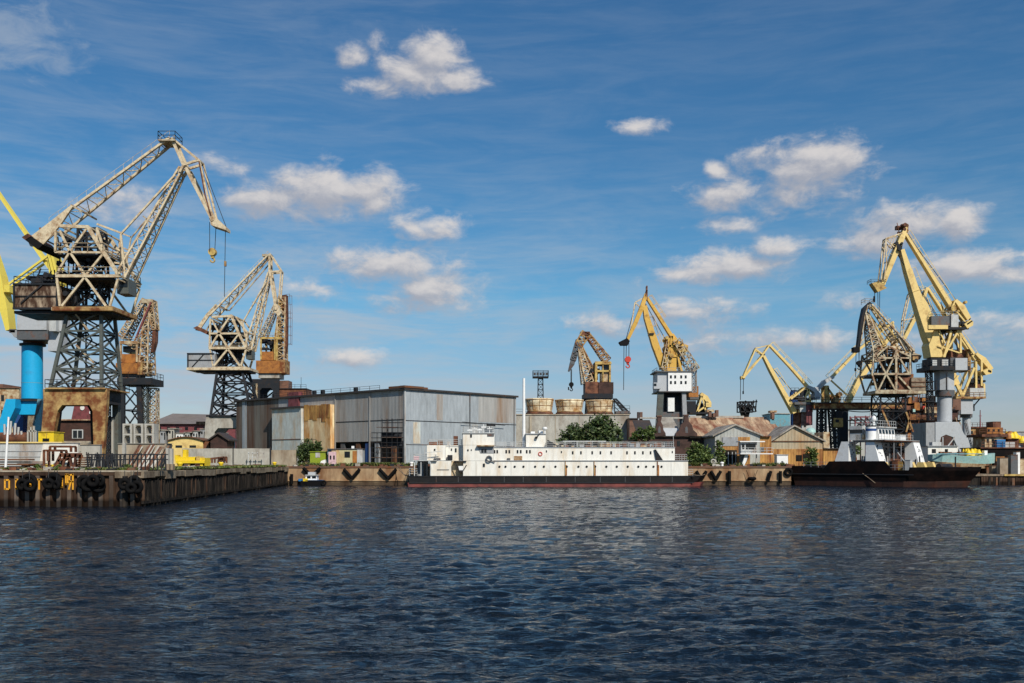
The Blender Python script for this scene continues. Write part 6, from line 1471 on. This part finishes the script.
for x in (989,994,999): block(fr2,t,'window','glass',x-.9,x+.9,429,431.5,1.9,2.0)
for x in (988,993): block(fr2,t,'window','glass',x-1,x+1,439,442.5,1.42,1.5)
mb=MB(); mb.tube((fr2.u(989.4),4,fr2.z(427)),(fr2.u(989.4),4,fr2.z(409)),.16,.08,8); mb.beam((fr2.u(988),4,fr2.z(415)),(fr2.u(991),4,fr2.z(415)),.1); mb.build('mast','maroon',t)
mb=MB(); mb.rail([fr2.p(982,434,1),fr2.p(1008,434,1)],1,1.2,.08); mb.rail([fr2.p(982,447.2,.1),fr2.p(1100,447.2,.1)],1.1,1.4,.08); mb.build('railing','rust',t)
block(fr2,t,'tarpaulin_box','tarp_blue',997,1005.5,439.5,447.2,.4,1.4)
mb=MB(); rr=random.Random(12)
for i in range(46):
    x=rr.uniform(1005,1060); c=fr2.p(x,447.2,rr.uniform(.6,6)); s_=rr.uniform(.3,1.1); mb.m=rr.choice((0,1,2,3,4)); mb.box(c.x-s_,c.x+s_,c.y-s_*.6,c.y+s_*.6,c.z,c.z+rr.uniform(.5,2.4))
mb.build('deck_cargo',['rust_pale','rust','white_grey','rust_orange','maroon'],t)
mb=MB()
for i in range(30):
    x=rr.uniform(1008,1030); c=fr2.p(x,440-6*math.sin((x-1006)/22*3),rr.uniform(2,6)); s_=rr.uniform(.4,1.0); mb.m=0 if rr.random()<.65 else 1
    mb.lathe((c.x,c.y,c.z-.8),[(s_,0),(s_*.9,rr.uniform(.5,1.0)),(s_*.3,rr.uniform(1.1,1.5))],8)
mb.build('yellow_heap',['yellow_bright','rust_orange'],t); block(fr2,t,'heap_base','rust',1008,1030,437.5,447.2,2,6.4)
for i,(x0,x1,y,m_) in enumerate(((1000,1008,458,'concrete'),(1011,1018,455,'grey_dark'),(1016.5,1020,452,'white_clean'),(1004,1012,463,'wood'),(1019,1028,459,'rust_pale'),(992,1001,466,'wood_pale'))):
    fx=Fr((x0+x1)/2,182+i,0,1.9); tt=fx.thing('pier_crate',('weathered concrete block','dark machine crate','slim white locker','brown timber crate','rusty pale crate','flat pale timber stack')[i]+' on the right pier','crate','crates on the right pier'); mb=MB(); fx.box(mb,x0,x1,y,None,0,1.2); mb.build('body',m_,tt)
    mb=MB(); fx.box(mb,x0-.2,x1+.2,y-.5,y-.05,-.1,1.3); mb.build('lid','wood',tt)
frb=Fr(978,292)
t=frb.thing('moored_ship','gold rust ship block showing behind the right leg of the grey crane portal','ship')
block(frb,t,'deckhouse','gold_rust',968,986,428,None,0,6); block(frb,t,'roof','rust',967,988,426.6,427.9,-.4,6.4); block(frb,t,'window','glass',971,973,431,434,-.06,0); block(frb,t,'window','glass',977,979,431,434,-.06,0)
mb=MB(); mb.rail([frb.p(967,426.6,-.3),frb.p(987,426.6,-.3)],1.1,1.2,.09); mb.build('railing','rust',t)
fr3=Fr(908,258)
t=fr3.thing('moored_ship','tall red brown ship under repair behind the lattice crane and grey portal','ship')
lv=[('hull','hull_rust',884,962,430,None,0,10),('deckhouse','rust',890,960,420,429.9,1,9),('deckhouse','hull_rust',894,958,410,419.9,2,8.5),('deckhouse','rust',903,936,403,409.9,3,8),('wheelhouse','maroon',908,932,397.5,402.9,3.5,7.5),('deckhouse','rust_orange',899,912,433,446,-.9,-.1),('deckhouse','rust_pale',925,938,407,413,.8,1.9),('deckhouse','brick',953,961,399,409.9,2,8)]
for nm,mat,x0,x1,y0,y1,v0,v1 in lv: block(fr3,t,nm,mat,x0,x1,y0,y1,v0,v1)
for y,x0,x1,v in ((429.9,884,962,-.4),(419.9,888,961,.6),(409.9,893,959,1.6),(402.9,902,937,2.6),(397.4,907,933,3.2)):
    block(fr3,t,'deck_edge','hull_dark',x0,x1,y-.1,y+.9,v-.2,9)
    mb=MB(); mb.rail([fr3.p(x0,y-.1,v),fr3.p(x1,y-.1,v)],1.1,1.2,.09,3); mb.build('railing','rust',t)
for y,x0,x1,v in ((423,892,958,.98),(413,897,935,1.98),(405,906,934,2.98),(399,910,931,3.48)):
    mb=MB(); x=x0
    while x<x1: fr3.box(mb,x,x+1.8,y,y+2.6,v-.06,v); x+=4.4
    mb.build('window_row','glass',t)
mb=MB(); rr=random.Random(14)
for i in range(120):
    lvl=rr.choice(((429.9,884,960,.2),(419.9,889,958,1.0),(409.9,895,956,1.9),(446,886,930,-1.5),(403,900,936,2.4)))
    x=rr.uniform(lvl[1],lvl[2]); c=fr3.p(x,lvl[0],lvl[3]+rr.uniform(-.3,.6)); s_=rr.uniform(.2,.8); mb.m=rr.choice((0,0,1,2,3,4,5))
    if i%3: mb.box(c.x-s_,c.x+s_,c.y-.4,c.y+.4,c.z,c.z+rr.uniform(.4,2.2))
    else: mb.tube(c,c+Vector((rr.uniform(-1,1),0,rr.uniform(1,3.6))),.12,None,6)
o_=mb.build('deck_clutter',['rust','hull_dark','gold_rust','rust_orange','grey_dark','rust_pale'],t); tag(o_,kind='stuff')
for x,y,m_ in ((913,409,'dome_teal'),(923,406,'red'),(915,433,'cyan_hull')): block(fr3,t,'tarpaulin',m_,x,x+2.4,y,y+3,-1.2 if y>420 else 1.2,-.3 if y>420 else 2)
mb=MB(); mb.tube((fr3.u(921),5,fr3.z(397.5)),(fr3.u(921),5,fr3.z(386)),.2,.1,8); mb.beam((fr3.u(917),5,fr3.z(391)),(fr3.u(925),5,fr3.z(391)),.14); mb.tube((fr3.u(904),5,fr3.z(403)),(fr3.u(904),5,fr3.z(390)),.16,.1,8); mb.build('mast','rust',t)

# ------------------------------------------------------------------ small blue boat at the quay
fb_=Fr(309,171,0,0.0)
t=fb_.thing('motor_launch','small blue and white motor launch moored in the basin corner','boat')
def loft(st,nm,mat):
    mb=MB(); n=len(st)
    for i in range(n-1):
        (x0,t0,b0,w0),(x1,t1,b1,w1)=st[i],st[i+1]
        A=[(fb_.u(x0),2-w0*.7,b0),(fb_.u(x0),2+w0*.7,b0),(fb_.u(x0),2+w0,t0),(fb_.u(x0),2-w0,t0)]; C=[(fb_.u(x1),2-w1*.7,b1),(fb_.u(x1),2+w1*.7,b1),(fb_.u(x1),2+w1,t1),(fb_.u(x1),2-w1,t1)]
        mb.add(A+C,[(0,1,5,4),(1,2,6,5),(2,3,7,6),(3,0,4,7)]+([(0,1,2,3)] if i==0 else [])+([(4,5,6,7)] if i==n-2 else []))
    return mb.build(nm,mat,t)
loft([(295,.95,-.3,.15),(299,.9,-.5,.8),(306,.8,-.5,1.1),(321,.8,-.5,1.1)],'hull','black')
loft([(296,1.15,.95,.3),(299.5,1.1,.9,.85),(306,1.0,.82,1.15),(321,1.0,.82,1.15)],'gunwale','tarp_blue')
mb=MB(); fb_.box(mb,305.5,317,475.5,480.5,1.3,2.8); ca=mb.build('cabin','white_clean',t); mb=MB(); fb_.box(mb,304.8,318,474.8,475.5,1.1,3); mb.build('roof','white_grey',ca)
mb=MB(); fb_.box(mb,307,310.5,476.3,478.3,1.24,1.3); fb_.box(mb,312,316,476.3,478.3,1.24,1.3); mb.build('window','glass',ca)
mb=MB(); fb_.box(mb,308,315,472,474.7,1.6,2.6); mb.build('roof_box','grey_light',t)
mb=MB(); fb_.box(mb,303,307.5,478.5,481.2,1.0,1.8); mb.build('orange_gear','yellow_bright',t)
mb=MB(); c=(fb_.u(322.5),1.0,.5); mb.torus(c,.35,.16,'y'); mb.build('tyre','rubber',t)
mb=MB(); fb_.box(mb,298.5,303,478.8,481.2,1.2,2.6); mb.build('engine_box','tarp_blue',t)
# ------------------------------------------------------------------ things on the far quay
def fth(nm,label,cat,px,d,g=G,group=None,th=0):
    fr=Fr(px,d,th,g); return fr, fr.thing(nm,label,cat,group)
def bb(fr,t,nm,mat,*a):
    mb=MB(); fr.box(mb,*a); return mb.build(nm,mat,t)
fr,t=fth('cabin','long yellow and cream site cabin streaked with rust on the quay','cabin',345,179.5)
w_=bb(fr,t,'wall','cabin_yellow',335.8,357,449.5,None,0,2.6); bb(fr,t,'wall','white_grey',357.1,362.5,449,None,-.1,2.6); bb(fr,t,'roof','grey_dark',327,363,448.5,449.2,-.2,2.8)
bb(fr,t,'wall','blue_pale',327.5,331.4,449.3,None,.3,2.6); bb(fr,t,'window','glass',328.5,330.6,450.5,458,.24,.3); bb(fr,t,'wall','cream',331.5,335.7,449.4,None,.1,2.6)
bb(fr,t,'window','glass',344.5,350,451.5,457.5,-.06,0); 
q=bb(fr,t,'pink_panel','pink',328.5,336,451.8,464.5,-.5,-.1); bb(fr,q,'dark_mark','black',329.8,331.3,455.5,459.5,-.53,-.5); bb(fr,q,'dark_mark','black',333.2,334.7,455.5,459.5,-.53,-.5)
bb(fr,t,'rust_panel','rust_orange',352.5,356.8,451,None,-.03,-.002); bb(fr,t,'chimney_pipe','white_clean',351.5,354,446,448.4,1,1.5)
fr,t=fth('hut','lime green low hut left of the long site cabin','cabin',318,180)
bb(fr,t,'wall','lime',310,325.5,452,None,0,2.2); bb(fr,t,'roof','lime',309.5,326,451.3,451.9,-.2,2.4); bb(fr,t,'window','white_grey',315.5,320,452.8,457.5,-.05,0)
fr,t=fth('tarpaulin_heap','white crumpled tarpaulin leaning left of the pink panel','tarpaulin',323,178.6)
mb=MB(); fr.poly(mb,[(319.5,465),(321,461),(325,459.6),(325.5,463),(323.5,466)],0,1); mb.build('sheet','white_clean',t)
fr,t=fth('kiosk','small clean white kiosk on the quay edge below the timber gabled shed','cabin',783,179)
bb(fr,t,'wall','white_clean',777,788,455,None,0,1.9); bb(fr,t,'roof','white_grey',776.6,788.4,454.3,454.9,-.15,2.05); bb(fr,t,'notice','grey_dark',781.5,783.4,461,466.5,-.05,0); bb(fr,t,'notice','grey_dark',779.8,781,463.5,466,-.05,0)
fr,t=fth('signal_cabin','white two level quay cabin with flat roof and dark windows on a raking leg','cabin',752,180.5)
bb(fr,t,'roof','white_clean',740,765,441,442,-.6,2.6); c_=bb(fr,t,'cabin','white_grey',741,756.5,442.1,453.2,0,2); bb(fr,c_,'window','glass',746,755.5,443.8,449.2,-.06,0); bb(fr,c_,'window','glass',742,744.5,444,449,-.06,0)
bb(fr,t,'balcony','white_clean',740.5,773,453.3,454.2,-.8,2); mb=MB(); mb.rail([fr.p(741,453.3,-.75),fr.p(772,453.3,-.75)],1,1.1,.06); mb.build('railing','white_grey',t)
mb=MB(); fr.poly(mb,[(745.5,454.2),(748.5,454.2),(746.5,461),(743.5,467),(741,467),(743.5,460)],-.1,.5); mb.build('raking_leg','white_clean',t); bb(fr,t,'base','grey_paint',740.5,752,465.5,None,-.2,2); bb(fr,t,'lower_room','grey_dark',741,744.5,454.3,465.4,.6,2); bb(fr,t,'corner_post','white_grey',756,757,442,None,-.05,.1)
fr,t=fth('lifebuoy_post','pale post with orange ring by the round green bush','post',713,178.4); 
mb=MB(); mb.tube((0,0,0),(0,0,fr.z(459)),.1,None,8); mb.build('post','white_grey',t); mb=MB(); mb.torus((0,-.16,fr.z(461.5)),.35,.12,'y'); mb.build('ring','concrete_pale',t)
for i,(px,d,lab) in enumerate(((180,118,'yellow mooring bollard by the yellow winch'),(221,140,'yellow mooring bollard right of the yellow winch'),(274.5,166,'yellow mooring bollard nearest the basin corner'),(411.5,177.5,'white bollard at the stern of the white ship'),(722,177.4,'grey bollard below the pale gabled shed'))):
    fr,t=fth('bollard',lab,'bollard',px,d,G,'mooring bollards along the quays')
    m_='yellow_bright' if i<3 else 'white_clean'
    mb=MB(); mb.lathe((0,0,0),[(.30,0),(.26,.1),(.26,.45),(.36,.55),(.36,.7),(.2,.78)],14); mb.build('post',m_,t); mb=MB(); mb.lathe((0,0,0),[(.45,.0),(.45,.06)],14); mb.build('base_plate','steel_dark',t)
# yellow winch machine
fr,t=fth('winch','bright yellow deck winch machine standing on the weedy quay edge','winch',190,124)
bb(fr,t,'base_frame','yellow_bright',175.5,204.5,460.5,463.2,0,2.6); bb(fr,t,'engine_cover','yellow_bright',178,196,456.8,460.4,.3,2.2); bb(fr,t,'control_box','yellow_bright',182.5,186.5,449.5,456.8,.5,1.3); bb(fr,t,'end_box','yellow_bright',200,205,457.8,466,.2,2.4)
mb=MB(); c=fr.p(197,459); mb.tube((c.x,.3,c.z),(c.x,2.2,c.z),.35,None,14); mb.build('drum','yellow_old',t); mb=MB()
for x in (177,188,203): fr.box(mb,x,x+1.6,463.2,None,.2,2.3)
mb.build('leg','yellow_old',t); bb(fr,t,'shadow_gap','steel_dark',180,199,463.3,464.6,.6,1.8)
bb(fr,t,'control_box','yellow_bright',174.8,178,455,460.4,.2,1.2)
fr,t=fth('scrap_frame','brown rusty machine frame right of the yellow winch','scrap',216,150)
mb=MB()
for a in ((207,463,207,459),(207,459,224,457),(224,457,224,463),(212,463,212,459),(218,463,219,457.6)): 
    for v in (0,1.4): mb.beam(fr.p(a[0],a[1],v),fr.p(a[2],a[3],v),.22)
mb.build('frame','rust',t); bb(fr,t,'gearbox','rust',219,224,457.6,461.5,.2,1.3)
# railing at the near quay
fr,t=fth('railing','long dark rusty railing on the near quay in front of the hoops','railing',127,97.5)
mb=MB()
xs=[88+i*4.1 for i in range(20)]
for x in xs: 
    h=453.5+random.uniform(-.4,.6); mb.beam((fr.u(x),0,0),(fr.u(x)+random.uniform(-.1,.1),0,fr.z(h)),.11)
for y in (454.5,459.5): mb.beam(fr.p(86,y),fr.p(168,y),.10)
mb.build('post_and_rails','steel_dark',t)
fr,t=fth('railing','dark tangled grating stacked behind the railing left of the concrete posts','railing',104,99)
mb=MB(); rr=random.Random(22)
for i in range(22): mb.beam((fr.u(87+i*1.6),rr.uniform(0,.6),0),(fr.u(87+i*1.6)+rr.uniform(-.25,.25),.3,fr.z(rr.uniform(452,457))),.08)
for y in (455,457,460): mb.beam(fr.p(86,y,.3),fr.p(122,y,.3),.08)
mb.build('bars','steel_dark',t)
# concrete hoops
k=0
for r_ in range(2):
    for c_ in range(3):
        x=(122.5,133.5,144.5)[c_]; lab=('left','middle','right')[c_]+' pale concrete hoop of the '+('lower','upper')[r_]+' stacked row'
        fr,t=fth('concrete_hoop',lab,'concrete block',x+5,113,G,'pale concrete hoops stacked on the near quay')
        y1=443.5-10*r_; y0=y1-9.9
        mb=MB(); a=fr.p(x,y0); b=fr.p(x+9.4,y1); w=.2
        for e in range(1): 
            mb.box(a.x,a.x+w,0,1.6,b.z,a.z); mb.box(b.x-w,b.x,0,1.6,b.z,a.z); mb.box(a.x+w,b.x-w,0,1.6,a.z-w,a.z)
        mb.prism([(a.x+w,a.z-w),(a.x+w+.16,a.z-w),(a.x+w,a.z-w-.2)],.05,1.55); mb.prism([(b.x-w,a.z-w),(b.x-w-.16,a.z-w),(b.x-w,a.z-w-.2)],.05,1.55); mb.build('ring','concrete_pale',t); k+=1
fr,t=fth('concrete_wall','grey concrete base wall carrying the stacked hoops','wall',139,113)
mb=MB(); fr.box(mb,118,166,443.6,None,0,2); mb.build('wall','concrete',t)
mb=MB(); fr.box(mb,117.5,166.5,443.2,443.55,-.15,2.1); mb.build('coping','concrete_pale',t)
for i,(x,lab) in enumerate(((123.5,'pale square concrete post at the left of the leaning beams'),(167,'thick pale square concrete post right of leaning beams'),(171,'second pale square post beside the yellow winch'))):
    fr,t=fth('concrete_post',lab,'post',x,100+i*.6,G,'pale concrete posts on the near quay'); mb=MB(); fr.box(mb,x-1.3,x+1.3,(443,448,448.5)[i],None,0,.4); mb.build('shaft','concrete_pale',t); bb(fr,t,'foot','concrete',x-1.8,x+1.8,464,None,-.1,.5)
rr=random.Random(30)
fr,t=fth('leaning_beams','row of rusty and pale beams leaning on the concrete base wall','timber stack',146,111.5)
for i in range(17):
    x=130+i*2.05; mb=MB(); mb.beam((fr.u(x)-.5,0,.02),(fr.u(x)+.55+rr.uniform(-.3,.3),1.4,fr.z(444+rr.uniform(0,3))),.2,.12); mb.build('beam',rr.choice(('rust','wood','concrete_pale','steel_dark','wood_pale')),t)
# foreground left: panelled wall, frames, stacks
fr,t=fth('panel_wall','long pale grey panelled wall with yellow top edge at the left','wall',20,104)
mb=MB()
xs=[-60,-42,-24,-6,9,20,43]
for a,b in zip(xs,xs[1:]): fr.box(mb,a+.1,b-.1,443.2,None,0,.5)
mb.build('panel','white_grey',t); bb(fr,t,'top_edge','yellow_pale',-60,62,441.8,443.1,-.15,.6)
mb=MB(); fr.box(mb,-60,43,451,451.5,-.05,-.002); fr.box(mb,-60,43,456.5,457,-.05,-.002); mb.build('seam','grey_paint',t)
fr,t=fth('concrete_barrier','white weathered concrete barrier behind the rusty trestles','wall',60,103)
mb=MB(); fr.poly(mb,[(43.2,443.4),(78,443.4),(77,464.5),(39,464.5)],0,.5); mb.build('slab','white',t); bb(fr,t,'coping','white_grey',43,78.3,442.8,443.3,-.1,.6)
fr,t=fth('concrete_barrier','grey weathered concrete wall running right behind the dark railing','wall',90,104.5)
bb(fr,t,'slab','concrete_pale',78.5,100,445,None,0,.5); bb(fr,t,'coping','concrete',78.3,100.2,444.4,444.9,-.1,.6)
def trestle(px,d,lab,lines,mat='rust'):
    fr,t=fth('trestle',lab,'trestle',px,d,G,'rusty trestles on the near quay')
    for v in (0,1.1):
        mb=MB()
        for a in lines: mb.beam(fr.p(a[0],a[1],v) if a[1] else Vector((fr.u(a[0]),v,.03)),fr.p(a[2],a[3],v) if a[3] else Vector((fr.u(a[2]),v,.03)),.2)
        mb.build('side_frame',mat,t)
    mb=MB()
    for a in lines:
        q=fr.p(a[0],a[1],0) if a[1] else Vector((fr.u(a[0]),0,.1)); mb.beam(q,q+Vector((0,1.1,0)),.14)
    mb.build('cross_tie',mat,t)
trestle(52,100,'left rusty trestle frame with tall upright bars',[(44,None,44,450),(44,450.5,62,450.5),(61.5,450.5,61.5,456),(50,446.5,71,446.5),(50,446.5,50,450.5),(71,446.5,71,452),(48,450.5,48,461),(53,None,62,452)])
trestle(68,99,'right rusty trestle with sloping splayed legs',[(60,454,77,454),(61,454,56,None),(66,454,62,None),(70,454,72,None),(76,454,74,None),(60,456,78,456),(58,461,70,456)])
for i,(x0,x1,y,d,lab,m_) in enumerate(((-20,24,458.2,98.5,'dark stack of long steel sections at the left edge','steel_dark'),(18,42,461,99.5,'lower rusty pile of sections right of the dark stack','rust'),(77,84.5,456.5,100,'small brown pallet stack beside the right trestle','wood'))):
    fr,t=fth('section_stack',lab,'stack',(x0+x1)/2,d,G); n=5 if i<2 else 6
    for j in range(n):
        zz0=fr.z(y)*(j/n); zz1=fr.z(y)*((j+.62)/n); e=rr.uniform(-.5,.5) if i<2 else 0
        mb=MB(); mb.box(fr.u(x0)+e,fr.u(x1)+e,0,1.4+rr.uniform(-.2,.2),zz0+.02,zz1+.02); mb.build('layer',m_ if j%2 else 'wood',t)
fr,t=fth('container','bright yellow machine container standing behind the panelled wall','container',46,112)
bb(fr,t,'body','yellow_bright',38.3,53.8,432.3,None,0,2.5); bb(fr,t,'top_frame','yellow_bright',38,54,431.6,432.2,-.1,2.6); bb(fr,t,'grille','black',42.5,49,438.4,441.2,-.06,0); bb(fr,t,'panel_line','yellow_old',46.2,46.6,432.5,441.5,-.04,0)
fr,t=fth('flag_pole','leaning white pole in front of the panelled wall','pole',7,97.5); mb=MB(); mb.tube((-.15,0,0),(fr.u(8.6),0,fr.z(417)),.13,.09,8); mb.build('pole','white_clean',t); mb=MB(); mb.lathe((-.15,0,0),[(.3,0),(.3,.1),(.15,.2)],10); mb.build('foot','white_grey',t)
fr,t=fth('bitumen_boiler','rusty tank with white pipes between blue crane legs','tank',12,135)
mb=MB(); mb.tube(fr.p(-8,438,1),fr.p(26,438,1),.8,None,14); mb.build('tank','rust',t); mb=MB()
for x,y in ((3,424),(8,421),(13,423),(16,427),(20,431)): mb.tube(fr.p(x,438,.5),fr.p(x+rr.uniform(-2,2),y,.5),.16,None,6)
mb.build('pipe','white_grey',t); bb(fr,t,'cradle','rust',-8,25,443,None,.2,1.8)
fr,t=fth('gate_frame','pale arched gate frame between the blue crane and yellow container','frame',33,114)
mb=MB()
for a in ((28,442,28,431),(28,431,36,431),(36,431,36,442),(31,442,31,427),(34,442,34,426)): mb.beam(fr.p(a[0],a[1]),fr.p(a[2],a[3]),.16)
mb.build('bars','concrete_pale',t)
# grey machine blocks inside crane 1 portal: service gear on the legs
fr,t=fth('pump_house','small white and dark pump house between the crane portal legs','hut',110,143)
bb(fr,t,'wall','concrete_pale',106.5,113,418,None,0,2); bb(fr,t,'roof','steel_dark',106,113.5,416.8,417.9,-.2,2.2); bb(fr,t,'opening','black',108,110.5,421,429,-.05,0)

# ------------------------------------------------------------------ weeds, scrap, coils
def weeds(name,regions,mat,n,seed,h):
    rr=random.Random(seed); mb=MB()
    for i in range(n):
        (x0,y0),(x1,y1),wd,dens=rr.choice(regions); t_=rr.random(); cx=x0+(x1-x0)*t_; cy=y0+(y1-y0)*t_
        if math.sin(cx*1.7+cy*.4)+math.sin(cx*.53+2)+dens*2 < rr.uniform(-1,1.4): continue
        cx+=rr.gauss(0,wd*.4); cy+=abs(rr.gauss(0,wd))
        for b in range(3):
            a=rr.uniform(0,6.28); hh=h*rr.uniform(.35,1.3); lx=rr.gauss(0,.35)*hh; ly=rr.gauss(0,.35)*hh; w=.07+.08*rr.random(); dx=math.cos(a)*w; dy=math.sin(a)*w
            mb.add([(cx-dx,cy-dy,G),(cx+dx,cy+dy,G),(cx+lx+dx*.8,cy+ly+dy,G+hh*.6),(cx+lx*1.7,cy+ly*1.7,G+hh)],[(0,1,2,3)])
    o=mb.build(name,mat); tag(o,{'weeds':'low green and yellowish weeds along the far quay in front of the hangar','grass':'patchy dry grass tufts on the near quay edge'}[name],'weeds',None,'stuff')
weeds('weeds',[((-34,178.2),(-15,178.4),.8,.5),((-27,178),(-21,178),.5,.9),((35,178),(49,178),.6,0),((30,178),(36,178.5),.7,.3),((-38,178.5),(-20,180),1.0,.4)],'leaf_weed',3600,1,.6)
weeds('grass',[((-36.5,100),(-39.5,172),.8,.35),((-38,110),(-40,172),1.0,.6),((-48,94.4),(-36,94.4),.4,-.1),((-38,140),(-41,174),1.4,.7)],'leaf_weed',4200,2,.28)
for i,(px,d,w,lab) in enumerate(((37,95.2,7,'bright green weed clump on the quay above the orange T'),(127,95.6,9,'bright green weed clump near the quay corner'),(58,95,4,'small weed tuft right of the thick tyre'))):
    tree('weed_clump',lab,px,d,[(px,468,w,5),(px+1,467,w*.6,5)],470,420,.26,'leaf_light','weeds',40+i)
rr=random.Random(77); mb=MB()
for i in range(420):
    y=rr.choice((rr.uniform(94.3,98),rr.uniform(94.3,172))); xr=QX+(FX-QX)*(y-93)/(QD-93); x=rr.uniform(-58 if y<99 else xr-7,xr-1.2)
    s_=rr.uniform(.06,.4); mb.m=rr.choice((0,1,2,3,0))
    if i%2: mb.box(x-s_,x+s_,y-s_*.7,y+s_*.7,G,G+s_*rr.uniform(.4,1.2))
    else:
        a=rr.uniform(0,3.1); l=rr.uniform(.5,2.2); mb.beam((x-l*math.cos(a),y-l*math.sin(a)*.5,G+.08),(x+l*math.cos(a),y+l*math.sin(a)*.5,G+.08+rr.uniform(0,.3)),.11)
for i in range(240):
    x=rr.uniform(-39,50); y=rr.uniform(177,180.5); s_=rr.uniform(.1,.45); mb.m=rr.choice((0,1,2,3)); mb.box(x-s_,x+s_,y-s_*.5,y+s_*.5,G,G+s_*rr.uniform(.5,1.6))
o=mb.build('debris',['rust','wood','concrete_pale','steel_dark']); tag(o,'scattered scrap metal, timber and rubble along the quays','debris',None,'stuff')
rr=random.Random(78); mb=MB()
for i in range(150):
    x=rr.uniform(60,125); y=rr.uniform(191,199); s_=rr.uniform(.2,.9); mb.m=rr.choice((0,1,2,3,4)); mb.box(x-s_,x+s_,y-s_*.5,y+s_*.5,G,G+s_*rr.uniform(.6,2.2))
o=mb.build('scrap',['rust','hull_dark','rust_orange','steel_dark','gold_rust']); tag(o,'rusty scrap and machine parts heaped behind the dark ship','scrap',None,'stuff')
